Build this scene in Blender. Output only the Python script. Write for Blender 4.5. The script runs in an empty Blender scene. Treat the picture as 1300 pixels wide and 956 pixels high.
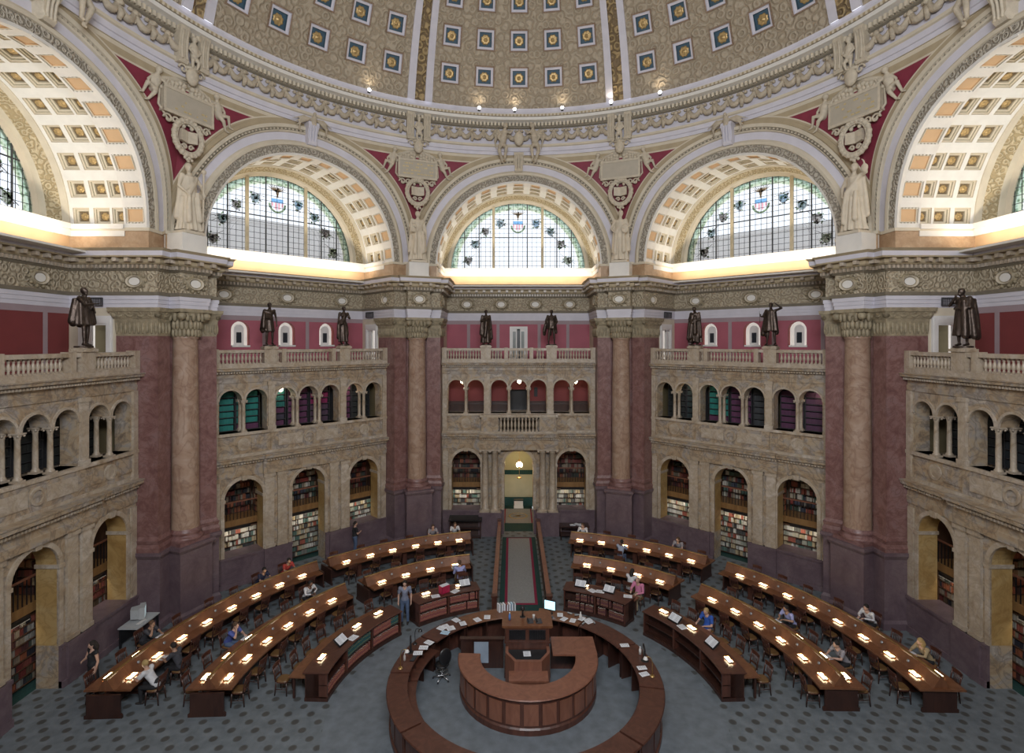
COVE_W = 230.0
WORLD_S = 1.9
EXPO = 0.0
ALC_LO, ALC_HI, LAN_W = 4.0, 8.0, 6.0
LAMP_S = 13.0
GLASS_T = (.70, .73, .77)
BACK_W, SIDE_W = 4700.0, 250.0
import bpy, math, random
from mathutils import Vector, Matrix, geometry

SC = bpy.context.scene
COL = SC.collection
PI = math.pi
R = math.radians
random.seed(7)


# ------------------------------------------------------------------ mesh builder
class MB:
    def __init__(s):
        s.v, s.f, s.m, s.s = [], [], [], []
        s.c = None

    def add(s, vs, fs, m=0, smooth=False):
        b = len(s.v)
        s.v.extend([tuple(p) for p in vs])
        for k, f in enumerate(fs):
            s.f.append(tuple(b + i for i in f))
            s.m.append(m[k] if isinstance(m, list) else m)
            s.s.append(smooth)

    def box(s, x0, x1, y0, y1, z0, z1, m=0, f=None):
        vs = [(x, y, z) for z in (z0, z1) for y in (y0, y1) for x in (x0, x1)]
        if f:
            vs = [f(*p) for p in vs]
        s.add(vs, [(0, 2, 3, 1), (4, 5, 7, 6), (0, 1, 5, 4), (2, 6, 7, 3), (0, 4, 6, 2), (1, 3, 7, 5)], m)

    def obox(s, c, size, mat3=None, m=0, taper=1.0):
        """oriented box: centre, full sizes, 3x3 rotation; taper scales the top"""
        hx, hy, hz = [a / 2 for a in size]
        vs = []
        for z in (-hz, hz):
            t = taper if z > 0 else 1.0
            for y in (-hy, hy):
                for x in (-hx, hx):
                    p = Vector((x * t, y * t, z))
                    if mat3 is not None:
                        p = mat3 @ p
                    vs.append(Vector(c) + p)
        s.add(vs, [(0, 2, 3, 1), (4, 5, 7, 6), (0, 1, 5, 4), (2, 6, 7, 3), (0, 4, 6, 2), (1, 3, 7, 5)], m)

    def prism(s, poly, z0, z1, m=0, caps=True, poly1=None, f=None):
        n = len(poly)
        poly1 = poly1 or poly
        vs = [(x, y, z0) for x, y in poly] + [(x, y, z1) for x, y in poly1]
        if f:
            vs = [f(*p) for p in vs]
        fs = [(i, (i + 1) % n, n + (i + 1) % n, n + i) for i in range(n)]
        s.add(vs, fs, m)
        if caps:
            for pl, z in ((poly, z0), (poly1, z1)):
                tri = geometry.tessellate_polygon([[Vector((x, y, 0)) for x, y in pl]])
                vv = [(x, y, z) for x, y in pl]
                if f:
                    vv = [f(*p) for p in vv]
                s.add(vv, [tuple(t) for t in tri], m)

    def lathe(s, prof, n=16, c=(0, 0, 0), m=0, smooth=True, a0=0.0, a1=2 * PI, wave=None):
        full = abs(a1 - a0 - 2 * PI) < 1e-6
        k = n if full else n + 1
        vs = []
        for (r, z) in prof:
            for i in range(k):
                a = a0 + (a1 - a0) * i / n
                rr = r * (1 + (wave(a, z) if wave else 0))
                vs.append((c[0] + rr * math.cos(a), c[1] + rr * math.sin(a), c[2] + z))
        fs = []
        for j in range(len(prof) - 1):
            for i in range(n):
                i2 = (i + 1) % k
                fs.append((j * k + i, j * k + i2, (j + 1) * k + i2, (j + 1) * k + i))
        mm = m
        if isinstance(m, list):
            mm = [m[q // n] for q in range(len(fs))]
        s.add(vs, fs, mm, smooth)

    def tube(s, pts, r, n=8, m=0, smooth=True, caps=True, flat=1.0):
        pts = [Vector(p) for p in pts]
        rs = r if isinstance(r, (list, tuple)) else [r] * len(pts)
        vs = []
        up = Vector((0, 0, 1))
        prev = None
        for i, p in enumerate(pts):
            t = (pts[min(i + 1, len(pts) - 1)] - pts[max(i - 1, 0)])
            if t.length < 1e-9:
                t = Vector((0, 0, 1))
            t.normalize()
            if prev is None:
                a = up.cross(t)
                if a.length < 1e-3:
                    a = Vector((1, 0, 0)).cross(t)
            else:
                a = prev - t * prev.dot(t)
                if a.length < 1e-6:
                    a = up.cross(t)
            a.normalize()
            prev = a
            b = t.cross(a)
            for k in range(n):
                q = 2 * PI * k / n
                vs.append(p + (a * math.cos(q) + b * math.sin(q) * flat) * rs[i])
        fs = []
        for i in range(len(pts) - 1):
            for k in range(n):
                k2 = (k + 1) % n
                fs.append((i * n + k, i * n + k2, (i + 1) * n + k2, (i + 1) * n + k))
        if caps:
            fs.append(tuple(range(n - 1, -1, -1)))
            fs.append(tuple(range((len(pts) - 1) * n, len(pts) * n)))
        s.add(vs, fs, m, smooth)

    def ball(s, c, r, n=10, k=6, m=0, sc=(1, 1, 1), mat3=None):
        vs, fs = [], []
        for j in range(k + 1):
            a = -PI / 2 + PI * j / k
            for i in range(n):
                b = 2 * PI * i / n
                p = Vector((r * sc[0] * math.cos(a) * math.cos(b), r * sc[1] * math.cos(a) * math.sin(b), r * sc[2] * math.sin(a)))
                if mat3 is not None:
                    p = mat3 @ p
                vs.append(Vector(c) + p)
        for j in range(k):
            for i in range(n):
                i2 = (i + 1) % n
                fs.append((j * n + i, j * n + i2, (j + 1) * n + i2, (j + 1) * n + i))
        s.add(vs, fs, m, True)

    def grid(s, fn, us, vs_, m=0, smooth=False):
        vv = [fn(u, v) for v in vs_ for u in us]
        n = len(us)
        fs = [(j * n + i, j * n + i + 1, (j + 1) * n + i + 1, (j + 1) * n + i) for j in range(len(vs_) - 1) for i in range(n - 1)]
        s.add(vv, fs, m, smooth)

    def wall(s, outer, holes, t0, t1, m=0, mj=None, f=None, back=True):
        """slab in (u,z) with holes, from depth t0 to t1; f(u,t,z)->xyz"""
        f = f or (lambda u, t, z: (u, t, z))
        mj = m if mj is None else mj
        loops = [outer] + holes
        tri = geometry.tessellate_polygon([[Vector((u, z, 0)) for u, z in L] for L in loops])
        flat = [p for L in loops for p in L]
        s.add([f(u, t0, z) for u, z in flat], [tuple(t) for t in tri], m)
        if back:
            s.add([f(u, t1, z) for u, z in flat], [tuple(reversed(t)) for t in tri], m)
        for li, L in enumerate(loops):
            n = len(L)
            s.add([f(u, t0, z) for u, z in L] + [f(u, t1, z) for u, z in L],
                  [(i, (i + 1) % n, n + (i + 1) % n, n + i) for i in range(n)], m if li == 0 else mj)

    def build(s, name, mats, parent=None, rotz=0.0, loc=(0, 0, 0), uv=None):
        me = bpy.data.meshes.new(name)
        me.from_pydata([tuple(p) for p in s.v], [], s.f)
        mats = mats if isinstance(mats, (list, tuple)) else [mats]
        for q in mats:
            me.materials.append(q)
        me.polygons.foreach_set('material_index', s.m)
        me.polygons.foreach_set('use_smooth', s.s)
        if s.c is not None:
            at = me.color_attributes.new('tint', 'FLOAT_COLOR', 'CORNER')
            data = []
            for k, f in enumerate(s.f):
                data.extend(list(s.c[k]) * len(f))
            at.data.foreach_set('color', data)
        me.update()
        o = bpy.data.objects.new(name, me)
        COL.objects.link(o)
        o.location = loc
        o.rotation_euler = (0, 0, rotz)
        if parent is not None:
            o.parent = parent
        return o


def arch_loop(u, z0, zs, r, n=14):
    """opening outline: jambs from z0, semicircle springing at zs"""
    pts = [(u - r, z0), (u + r, z0)]
    pts += [(u + r * math.cos(PI * i / n), zs + r * math.sin(PI * i / n)) for i in range(n + 1)]
    return pts


def rect(u0, u1, z0, z1):
    return [(u0, z0), (u1, z0), (u1, z1), (u0, z1)]


def offset_poly(poly, d):
    """offset a closed CCW polygon outward by d (mitred)"""
    n = len(poly)
    out = []
    for i in range(n):
        p0, p1, p2 = Vector(poly[i - 1]), Vector(poly[i]), Vector(poly[(i + 1) % n])
        e1, e2 = (p1 - p0).normalized(), (p2 - p1).normalized()
        n1, n2 = Vector((e1.y, -e1.x)), Vector((e2.y, -e2.x))
        b = n1 + n2
        k = 1 + n1.dot(n2)
        if k < .3:
            k = .3
        q = p1 + b * (d / k)
        out.append((q.x, q.y))
    return out


# ------------------------------------------------------------------ tags
def tag(o, label=None, cat=None, group=None, kind=None):
    if label:
        o['label'] = label
    if cat:
        o['category'] = cat
    if group:
        o['group'] = group
    if kind:
        o['kind'] = kind
    return o


def empty(name, loc=(0, 0, 0), rotz=0.0, label=None, cat=None, group=None, kind=None):
    o = bpy.data.objects.new(name, None)
    o.empty_display_size = .2
    COL.objects.link(o)
    o.location = loc
    o.rotation_euler = (0, 0, rotz)
    return tag(o, label, cat, group, kind)


KIDS = {}


def copy_tree(o, parent=None, label=None):
    c = o.copy()
    COL.objects.link(c)
    c.parent = parent
    for ch in list(o.children):
        copy_tree(ch, c)
    if label:
        c['label'] = label
    return c


# ------------------------------------------------------------------ materials
def _nodes(name):
    m = bpy.data.materials.new(name)
    m.use_nodes = True
    nt = m.node_tree
    b = nt.nodes['Principled BSDF']
    return m, nt, nt.nodes, nt.links, b


def ramp(nt, stops):
    n = nt.nodes.new('ShaderNodeValToRGB')
    while len(n.color_ramp.elements) < len(stops):
        n.color_ramp.elements.new(.5)
    for e, (p, c) in zip(n.color_ramp.elements, stops):
        e.position = p
        e.color = (*c, 1)
    return n


def coords(nt, kind='Object', scale=(1, 1, 1)):
    tc = nt.nodes.new('ShaderNodeTexCoord')
    mp = nt.nodes.new('ShaderNodeMapping')
    mp.inputs['Scale'].default_value = scale
    nt.links.new(tc.outputs[kind], mp.inputs['Vector'])
    return mp.outputs['Vector']


def plain(name, col, rough=.6, var=.12, scale=6.0, metallic=0.0, bump=0.0, spec=.5, stretch=(1, 1, 1), coat=0.0, bscale=None):
    """one paint/wood/metal: colour gently mottled by noise, optional bump"""
    m, nt, N, L, b = _nodes(name)
    vec = coords(nt, 'Object', stretch)
    no = N.new('ShaderNodeTexNoise')
    no.inputs['Scale'].default_value = scale
    no.inputs['Detail'].default_value = 4
    L.new(vec, no.inputs['Vector'])
    lo = tuple(max(0, c * (1 - var)) for c in col)
    hi = tuple(min(1, c * (1 + var)) for c in col)
    rp = ramp(nt, [(.3, lo), (.7, hi)])
    L.new(no.outputs['Fac'], rp.inputs['Fac'])
    L.new(rp.outputs['Color'], b.inputs['Base Color'])
    b.inputs['Roughness'].default_value = rough
    b.inputs['Metallic'].default_value = metallic
    b.inputs['Specular IOR Level'].default_value = spec
    b.inputs['Coat Weight'].default_value = coat
    if bump:
        n2 = N.new('ShaderNodeTexNoise')
        n2.inputs['Scale'].default_value = bscale or scale * 3
        L.new(vec, n2.inputs['Vector'])
        bp = N.new('ShaderNodeBump')
        bp.inputs['Strength'].default_value = bump
        bp.inputs['Distance'].default_value = .05
        L.new(n2.outputs['Fac'], bp.inputs['Height'])
        L.new(bp.outputs['Normal'], b.inputs['Normal'])
    return m


def marble(name, cols, vein, scale=.9, vscale=1.2, rough=.35, vein_amt=.5, bump=.0):
    m, nt, N, L, b = _nodes(name)
    vec = coords(nt)
    no = N.new('ShaderNodeTexNoise')
    no.inputs['Scale'].default_value = scale
    no.inputs['Detail'].default_value = 8
    no.inputs['Roughness'].default_value = .62
    no.inputs['Distortion'].default_value = 1.2
    L.new(vec, no.inputs['Vector'])
    n = len(cols)
    rp = ramp(nt, [(.30 + .4 * i / (n - 1), c) for i, c in enumerate(cols)])
    L.new(no.outputs['Fac'], rp.inputs['Fac'])
    n2 = N.new('ShaderNodeTexNoise')
    n2.inputs['Scale'].default_value = vscale
    n2.inputs['Detail'].default_value = 6
    n2.inputs['Distortion'].default_value = 2.5
    L.new(vec, n2.inputs['Vector'])
    vr = ramp(nt, [(.44, (0, 0, 0)), (.5, (1, 1, 1)), (.56, (0, 0, 0))])
    L.new(n2.outputs['Fac'], vr.inputs['Fac'])
    mu = N.new('ShaderNodeMath')
    mu.operation = 'MULTIPLY'
    mu.inputs[1].default_value = vein_amt
    L.new(vr.outputs['Color'], mu.inputs[0])
    mx = N.new('ShaderNodeMix')
    mx.data_type = 'RGBA'
    L.new(mu.outputs[0], mx.inputs['Factor'])
    L.new(rp.outputs['Color'], mx.inputs['A'])
    mx.inputs['B'].default_value = (*vein, 1)
    L.new(mx.outputs['Result'], b.inputs['Base Color'])
    b.inputs['Roughness'].default_value = rough
    return m


def carved(name, hi, lo, scale=3.0, strength=.9, dist=.12, kind='Object', stretch=(1, 1, 1), rough=.65, scroll=True):
    """moulded plaster relief: raised scrolls in one paint, ground in another"""
    m, nt, N, L, b = _nodes(name)
    vec = coords(nt, kind, stretch)
    vo = N.new('ShaderNodeTexVoronoi')
    vo.feature = 'F1'
    vo.inputs['Scale'].default_value = scale
    vo.inputs['Randomness'].default_value = .75
    L.new(vec, vo.inputs['Vector'])
    # scrolls: rings curling round scattered centres, broken up by a little noise
    nz = N.new('ShaderNodeTexNoise')
    nz.inputs['Scale'].default_value = scale * 2.2
    nz.inputs['Detail'].default_value = 3
    L.new(vec, nz.inputs['Vector'])
    ma = N.new('ShaderNodeMath')
    ma.operation = 'MULTIPLY_ADD'
    L.new(nz.outputs['Fac'], ma.inputs[0])
    ma.inputs[1].default_value = 5.0
    ms_ = N.new('ShaderNodeMath')
    ms_.operation = 'MULTIPLY'
    L.new(vo.outputs['Distance'], ms_.inputs[0])
    ms_.inputs[1].default_value = 15.0
    L.new(ms_.outputs[0], ma.inputs[2])
    sn = N.new('ShaderNodeMath')
    sn.operation = 'SINE'
    L.new(ma.outputs[0], sn.inputs[0])
    mx = N.new('ShaderNodeMath')
    mx.operation = 'MULTIPLY_ADD'
    L.new(sn.outputs[0], mx.inputs[0])
    mx.inputs[1].default_value = .5
    mx.inputs[2].default_value = .5
    rp = ramp(nt, [(.25, lo), (.6, hi)])
    L.new(mx.outputs[0], rp.inputs['Fac'])
    L.new(rp.outputs['Color'], b.inputs['Base Color'])
    bp = N.new('ShaderNodeBump')
    bp.inputs['Strength'].default_value = strength
    bp.inputs['Distance'].default_value = dist
    L.new(mx.outputs[0], bp.inputs['Height'])
    L.new(bp.outputs['Normal'], b.inputs['Normal'])
    b.inputs['Roughness'].default_value = rough
    return m


def emitter(name, col, strength, base=(.8, .8, .8)):
    m, nt, N, L, b = _nodes(name)
    vec = coords(nt)
    no = N.new('ShaderNodeTexNoise')
    no.inputs['Scale'].default_value = 8
    L.new(vec, no.inputs['Vector'])
    rp = ramp(nt, [(.3, tuple(c * .93 for c in col)), (.7, col)])
    L.new(no.outputs['Fac'], rp.inputs['Fac'])
    b.inputs['Base Color'].default_value = (*base, 1)
    L.new(rp.outputs['Color'], b.inputs['Emission Color'])
    b.inputs['Emission Strength'].default_value = strength
    return m


def tinted(name, rough=.6, grain=0.25):
    """colour from the mesh's own tint attribute (book spines and the like)"""
    m, nt, N, L, b = _nodes(name)
    at = N.new('ShaderNodeAttribute')
    at.attribute_name = 'tint'
    vec = coords(nt)
    no = N.new('ShaderNodeTexNoise')
    no.inputs['Scale'].default_value = 14
    L.new(vec, no.inputs['Vector'])
    mx = N.new('ShaderNodeMix')
    mx.data_type = 'RGBA'
    mx.blend_type = 'MULTIPLY'
    mx.inputs['Factor'].default_value = grain
    L.new(at.outputs['Color'], mx.inputs['A'])
    L.new(no.outputs['Color'], mx.inputs['B'])
    L.new(mx.outputs['Result'], b.inputs['Base Color'])
    b.inputs['Roughness'].default_value = rough
    return m


M = {}
M['facade'] = marble('sienna_marble', [(.17, .13, .095), (.36, .26, .165), (.42, .33, .23), (.33, .295, .265), (.51, .44, .365)], (.15, .12, .10), 1.3, 1.0, .35, .6)
M['facade_light'] = marble('pale_sienna_marble', [(.30, .225, .15), (.42, .34, .25), (.47, .40, .32), (.57, .51, .44)], (.25, .2, .16), 1.5, 1.3, .35, .4)
M['jamb'] = marble('golden_sienna_marble', [(.32, .19, .065), (.43, .28, .11), (.48, .35, .17)], (.24, .14, .05), .8, 1.2, .35, .4)
M['purple'] = marble('plum_marble', [(.105, .07, .085), (.15, .105, .12), (.19, .14, .15)], (.10, .065, .08), 1.0, 1.5, .4, .4)
M['red_marble'] = marble('red_marble', [(.13, .06, .058), (.20, .10, .09), (.25, .14, .13), (.24, .15, .15)], (.12, .05, .045), 1.5, 1.6, .38, .5)
M['column'] = marble('rose_tan_marble', [(.28, .17, .12), (.38, .26, .19), (.44, .33, .26)], (.2, .11, .075), 1.1, .8, .33, .5)
M['capital'] = plain('carved_capital_stone', (.30, .25, .165), .6, .25, 5, bump=.4, bscale=14)
M['cream'] = plain('cream_plaster', (.62, .55, .43), .7, .06, 2, bump=.08, bscale=20)
M['white'] = plain('white_plaster', (.74, .71, .66), .65, .05, 2, bump=.05, bscale=20)
M['lilac'] = plain('lilac_white_plaster', (.62, .60, .66), .65, .05, 2)
M['tan'] = plain('tan_plaster', (.42, .34, .22), .7, .08, 2)
M['peach'] = plain('peach_painted_panel', (.62, .41, .23), .7, .05, 2)
M['brown_tan'] = marble('tan_marble_panel', [(.36, .23, .13), (.46, .31, .19), (.52, .38, .25)], (.3, .18, .1), 1.5, 2, .4, .3)
M['ornate'] = carved('ornate_grey_band', (.50, .45, .37), (.30, .265, .21), 4.2, .9, .05)
M['ornate_gold'] = carved('ornate_gilded_band', (.58, .48, .31), (.40, .31, .17), 4.0, .9, .05)
M['frieze'] = carved('relief_frieze_plaster', (.47, .40, .29), (.34, .28, .195), 3.4, .8, .05)
M['garland'] = plain('garland_plaster', (.48, .41, .31), .7, .15, 5, bump=.8, bscale=9)
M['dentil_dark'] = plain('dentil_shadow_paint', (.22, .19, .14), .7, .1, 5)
M['pendentive_red'] = plain('crimson_ground_paint', (.22, .025, .05), .6, .1, 3)
M['relief'] = plain('ivory_relief_plaster', (.56, .49, .38), .65, .1, 6, bump=.3, bscale=18)
M['gold'] = plain('gilding', (.50, .345, .15), .4, .25, 12, metallic=.45)
M['blue'] = plain('coffer_blue_paint', (.05, .10, .14), .6, .15, 6)
M['dark_coffer'] = plain('dark_umber_paint', (.17, .125, .07), .6, .15, 6)
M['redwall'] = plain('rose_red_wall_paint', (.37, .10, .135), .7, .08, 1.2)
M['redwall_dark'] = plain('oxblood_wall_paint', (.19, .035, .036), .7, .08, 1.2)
M['mauve'] = plain('mauve_grey_stripe_paint', (.33, .25, .27), .7, .05, 2)
M['niche'] = plain('brick_red_niche_paint', (.26, .05, .04), .7, .05, 2)
M['white_wood'] = plain('white_painted_wood', (.72, .70, .68), .5, .04, 3)
M['glass_dark'] = plain('dark_window_glass', (.03, .035, .045), .12, .1, 4)
M['bronze'] = plain('dark_bronze', (.075, .055, .045), .42, .35, 5, metallic=.75, bump=.25, bscale=12)
M['statue'] = plain('ivory_statue_plaster', (.62, .54, .42), .6, .1, 4, bump=.2, bscale=14)
M['black'] = plain('black_lacquer', (.012, .012, .014), .35, .2, 6)
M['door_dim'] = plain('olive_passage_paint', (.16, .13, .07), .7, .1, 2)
M['grille'] = plain('grille_metal', (.05, .05, .055), .5, .2, 30)


def wood(name, dark, mid, rough=.35, scale=2.5, coat=.2):
    m, nt, N, L, b = _nodes(name)
    vec = coords(nt, 'Object', (1, 1, .25))
    wv = N.new('ShaderNodeTexNoise')
    wv.inputs['Scale'].default_value = scale
    wv.inputs['Detail'].default_value = 6
    wv.inputs['Distortion'].default_value = 2.5
    L.new(vec, wv.inputs['Vector'])
    rp = ramp(nt, [(.3, dark), (.7, mid)])
    L.new(wv.outputs['Fac'], rp.inputs['Fac'])
    L.new(rp.outputs['Color'], b.inputs['Base Color'])
    b.inputs['Roughness'].default_value = rough
    b.inputs['Coat Weight'].default_value = coat
    b.inputs['Coat Roughness'].default_value = .25
    return m


M['mahogany'] = wood('mahogany', (.06, .021, .014), (.105, .04, .026), .38)
M['mahogany_top'] = wood('mahogany_desktop', (.13, .048, .022), (.20, .085, .04), .32)
M['mahogany_red'] = wood('red_mahogany', (.17, .066, .04), (.25, .105, .065), .4)
M['mahogany_dark'] = wood('dark_mahogany', (.03, .012, .009), (.055, .022, .015), .4)
M['oak'] = wood('golden_oak', (.22, .11, .035), (.32, .17, .06), .45)
M['leather'] = plain('tan_leather_seat', (.15, .08, .03), .5, .2, 7)
M['brass'] = plain('aged_brass', (.55, .38, .16), .35, .15, 10, metallic=.9)

# ------------------------------------------------------------------ camera and the photo's geometry
CAM = Vector((-.4, -16.9, 11.4))
FPX, CX, CY = 687.0, 650.0, 433.5


def at(x, y, z):
    """point of the horizontal plane z under photo pixel (x, y)"""
    D = FPX * (CAM.z - z) / (y - CY)
    return Vector((CAM.x + (x - CX) * D / FPX, CAM.y + D, z))


cam_d = bpy.data.cameras.new('camera')
cam = bpy.data.objects.new('camera', cam_d)
COL.objects.link(cam)
cam.location = CAM
cam.rotation_euler = (PI / 2, 0, 0)
cam_d.sensor_width = 36
cam_d.lens = FPX / 1300 * 36
cam_d.shift_y = -(478 - CY) / 1300
cam_d.clip_start = .05
SC.camera = cam
# ================================================================== LIGHT
def area(name, loc, target, sx, sy, watts, col):
    l = bpy.data.lights.new(name, 'AREA')
    l.shape = 'RECTANGLE'
    l.size, l.size_y = sx, sy
    l.energy = watts
    l.color = col
    o = bpy.data.objects.new(name, l)
    COL.objects.link(o)
    o.location = loc
    d = Vector(target) - Vector(loc)
    o.rotation_euler = d.to_track_quat('-Z', 'Y').to_euler()
    return o


def bay_pt(ang, u, d, z):
    a = R(ang)
    return Vector((u * math.cos(a) + d * math.sin(a), -u * math.sin(a) + d * math.cos(a), z))


# ================================================================== ARCHITECTURE
DF = 15.3          # facade plane of every bay (distance from the room's axis)
DA = 15.1          # plane of the great arches
DR = 18.0          # back wall of the statue gallery
DW = 19.35         # stained glass
ZS = 15.95         # springing of the arches
RV = 5.05          # vault radius
RR = 4.83          # radius of the front rib
CX22 = math.tan(R(22.5))

M['floor'] = None


def floor_material():
    m, nt, N, L, b = _nodes('blue_grey_patterned_floor')
    tc = N.new('ShaderNodeTexCoord')
    mp = N.new('ShaderNodeMapping')
    mp.inputs['Rotation'].default_value = (0, 0, PI / 4)
    L.new(tc.outputs['Object'], mp.inputs['Vector'])
    vo = N.new('ShaderNodeTexVoronoi')
    vo.voronoi_dimensions = '2D'
    vo.inputs['Scale'].default_value = 2.05
    vo.inputs['Randomness'].default_value = 0.0
    L.new(mp.outputs['Vector'], vo.inputs['Vector'])
    rp = ramp(nt, [(.16, (.075, .076, .074)), (.22, (.10, .106, .108)), (.27, (.155, .18, .20))])
    L.new(vo.outputs['Distance'], rp.inputs['Fac'])
    no = N.new('ShaderNodeTexNoise')
    no.inputs['Scale'].default_value = 3
    no.inputs['Detail'].default_value = 5
    L.new(tc.outputs['Object'], no.inputs['Vector'])
    r2 = ramp(nt, [(.3, (.75, .75, .75)), (.7, (1.1, 1.1, 1.1))])
    L.new(no.outputs['Fac'], r2.inputs['Fac'])
    ln = N.new('ShaderNodeVectorMath')
    ln.operation = 'LENGTH'
    L.new(tc.outputs['Object'], ln.inputs[0])
    gt = N.new('ShaderNodeMath')
    gt.operation = 'GREATER_THAN'
    gt.inputs[1].default_value = 6.05
    L.new(ln.outputs['Value'], gt.inputs[0])
    mx = N.new('ShaderNodeMix')
    mx.data_type = 'RGBA'
    L.new(gt.outputs[0], mx.inputs['Factor'])
    mx.inputs['A'].default_value = (.16, .185, .21, 1)
    L.new(rp.outputs['Color'], mx.inputs['B'])
    mu = N.new('ShaderNodeMix')
    mu.data_type = 'RGBA'
    mu.blend_type = 'MULTIPLY'
    mu.inputs['Factor'].default_value = 1
    L.new(mx.outputs['Result'], mu.inputs['A'])
    L.new(r2.outputs['Color'], mu.inputs['B'])
    L.new(mu.outputs['Result'], b.inputs['Base Color'])
    b.inputs['Roughness'].default_value = .6
    return m


M['floor'] = floor_material()
M['coffer_brown'] = plain('coffer_moulding_brown', (.27, .19, .13), .7, .25, 14, bump=.5, bscale=30)
M['dome'] = carved('dome_relief_plaster', (.44, .37, .275), (.355, .29, .205), 2.3, .9, .06)
M['dome_rib_gold'] = carved('gilded_rib_ornament', (.44, .32, .16), (.20, .14, .075), 2.2, 1.0, .1)
M['vault'] = plain('ivory_vault_plaster', (.76, .74, .69), .65, .04, 3)
M['vault_trim'] = plain('grey_gold_moulding', (.47, .43, .32), .6, .15, 10, bump=.4, bscale=25)


def glass_material():
    """stained glass: clear panes in the middle, a green leaf border along the arch"""
    m, nt, N, L, b = _nodes('stained_glass')
    tc = N.new('ShaderNodeTexCoord')
    sp = N.new('ShaderNodeVectorMath')
    sp.operation = 'LENGTH'
    mp = N.new('ShaderNodeMapping')
    mp.inputs['Scale'].default_value = (1, 0, 1)
    L.new(tc.outputs['Object'], mp.inputs['Vector'])
    L.new(mp.outputs['Vector'], sp.inputs[0])
    border = ramp(nt, [(.0, GLASS_T), (.895, GLASS_T), (.9, (.6, .62, .55)), (.92, (.42, .47, .36)), (.96, (.36, .44, .38)), (1, (.12, .16, .14))])
    dv = N.new('ShaderNodeMath')
    dv.operation = 'DIVIDE'
    dv.inputs[1].default_value = 4.5
    L.new(sp.outputs['Value'], dv.inputs[0])
    L.new(dv.outputs[0], border.inputs['Fac'])
    vo = N.new('ShaderNodeTexVoronoi')
    vo.inputs['Scale'].default_value = 6.5
    L.new(tc.outputs['Object'], vo.inputs['Vector'])
    leaf = ramp(nt, [(0, (.2, .18, .14)), (.3, (.5, .6, .48)), (.6, (1, 1, .95))])
    L.new(vo.outputs['Distance'], leaf.inputs['Fac'])
    gt = N.new('ShaderNodeMath')
    gt.operation = 'GREATER_THAN'
    gt.inputs[1].default_value = .897
    L.new(dv.outputs[0], gt.inputs[0])
    mu = N.new('ShaderNodeMix')
    mu.data_type = 'RGBA'
    mu.blend_type = 'MULTIPLY'
    L.new(gt.outputs[0], mu.inputs['Factor'])
    L.new(border.outputs['Color'], mu.inputs['A'])
    L.new(leaf.outputs['Color'], mu.inputs['B'])
    tr = N.new('ShaderNodeBsdfTransparent')
    tl = N.new('ShaderNodeBsdfTranslucent')
    L.new(mu.outputs['Result'], tr.inputs['Color'])
    L.new(mu.outputs['Result'], tl.inputs['Color'])
    ms = N.new('ShaderNodeMixShader')
    ms.inputs[0].default_value = .25
    L.new(tr.outputs[0], ms.inputs[1])
    L.new(tl.outputs[0], ms.inputs[2])
    out = [n for n in N if n.type == 'OUTPUT_MATERIAL'][0]
    L.new(ms.outputs[0], out.inputs['Surface'])
    return m


GLASS_K = GLASS_T[1]


def stain(name, col, var=.35):
    """one colour of stained glass: light comes through it"""
    col = tuple(c ** .4 for c in col)
    m, nt, N, L, b = _nodes(name)
    vec = coords(nt)
    no = N.new('ShaderNodeTexNoise')
    no.inputs['Scale'].default_value = 9
    L.new(vec, no.inputs['Vector'])
    rp = ramp(nt, [(.35, tuple(c * (1 - var) for c in col)), (.65, col)])
    L.new(no.outputs['Fac'], rp.inputs['Fac'])
    tr = N.new('ShaderNodeBsdfTransparent')
    L.new(rp.outputs['Color'], tr.inputs['Color'])
    out = [n for n in N if n.type == 'OUTPUT_MATERIAL'][0]
    L.new(tr.outputs[0], out.inputs['Surface'])
    return m


M['glass'] = glass_material()
M['st_brown'] = stain('amber_brown_glass', (.30, .20, .11))
M['st_blue'] = stain('blue_glass', (.22, .5, .85), .15)
M['st_red'] = stain('red_glass', (.9, .16, .18), .2)
M['st_white'] = stain('milk_glass', (.95, .85, .85), .1)
M['st_green'] = stain('green_glass', (.36, .46, .26), .5)
M['st_teal'] = stain('teal_glass', (.26, .46, .52), .4)
M['st_grey'] = stain('smoke_glass', (.3, .27, .24), .4)
M['came'] = plain('lead_came', (.05, .055, .06), .5, .1, 8)
M['mullion'] = plain('stone_mullion', (.55, .47, .32), .6, .1, 5)


def surf(u, z, proj=0.0):
    """the curved wall of arches and pendentives, bay frame"""
    th = math.atan2(u, DA)
    t = min(1, max(0, (z - ZS) / (22.5 - ZS)))
    w = t * t * (3 - 2 * t)
    rad = DA / math.cos(th) * (1 - w) + 15.22 * w - proj
    return (rad * math.sin(th), rad * math.cos(th), z)


def arc_pt(r, a, proj=0.0):
    return surf(-r * math.cos(a), ZS + r * math.sin(a), proj)


# ---------------------------------------------------------------- floor
mb = MB()
mb.lathe([(0.001, 0), (6.05, 0), (12, 0), (19.2, 0)], 96, (0, 0, 0), 0, False)
mb.lathe([(19.2, 0), (19.2, -.3), (0.001, -.3)], 96, (0, 0, 0), 0, False)
fl = mb.build('floor', M['floor'])
tag(fl, 'blue grey patterned reading room floor', 'floor', kind='structure')


# ---------------------------------------------------------------- bay pieces
def extr(mb, poly, u0, u1, m=0):
    """profile in (d,z) run along the bay from u0 to u1"""
    n = len(poly)
    mb.add([(u0, d, z) for d, z in poly] + [(u1, d, z) for d, z in poly],
           [(i, (i + 1) % n, n + (i + 1) % n, n + i) for i in range(n)] + [tuple(range(n - 1, -1, -1)), tuple(range(n, 2 * n))], m)


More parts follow.
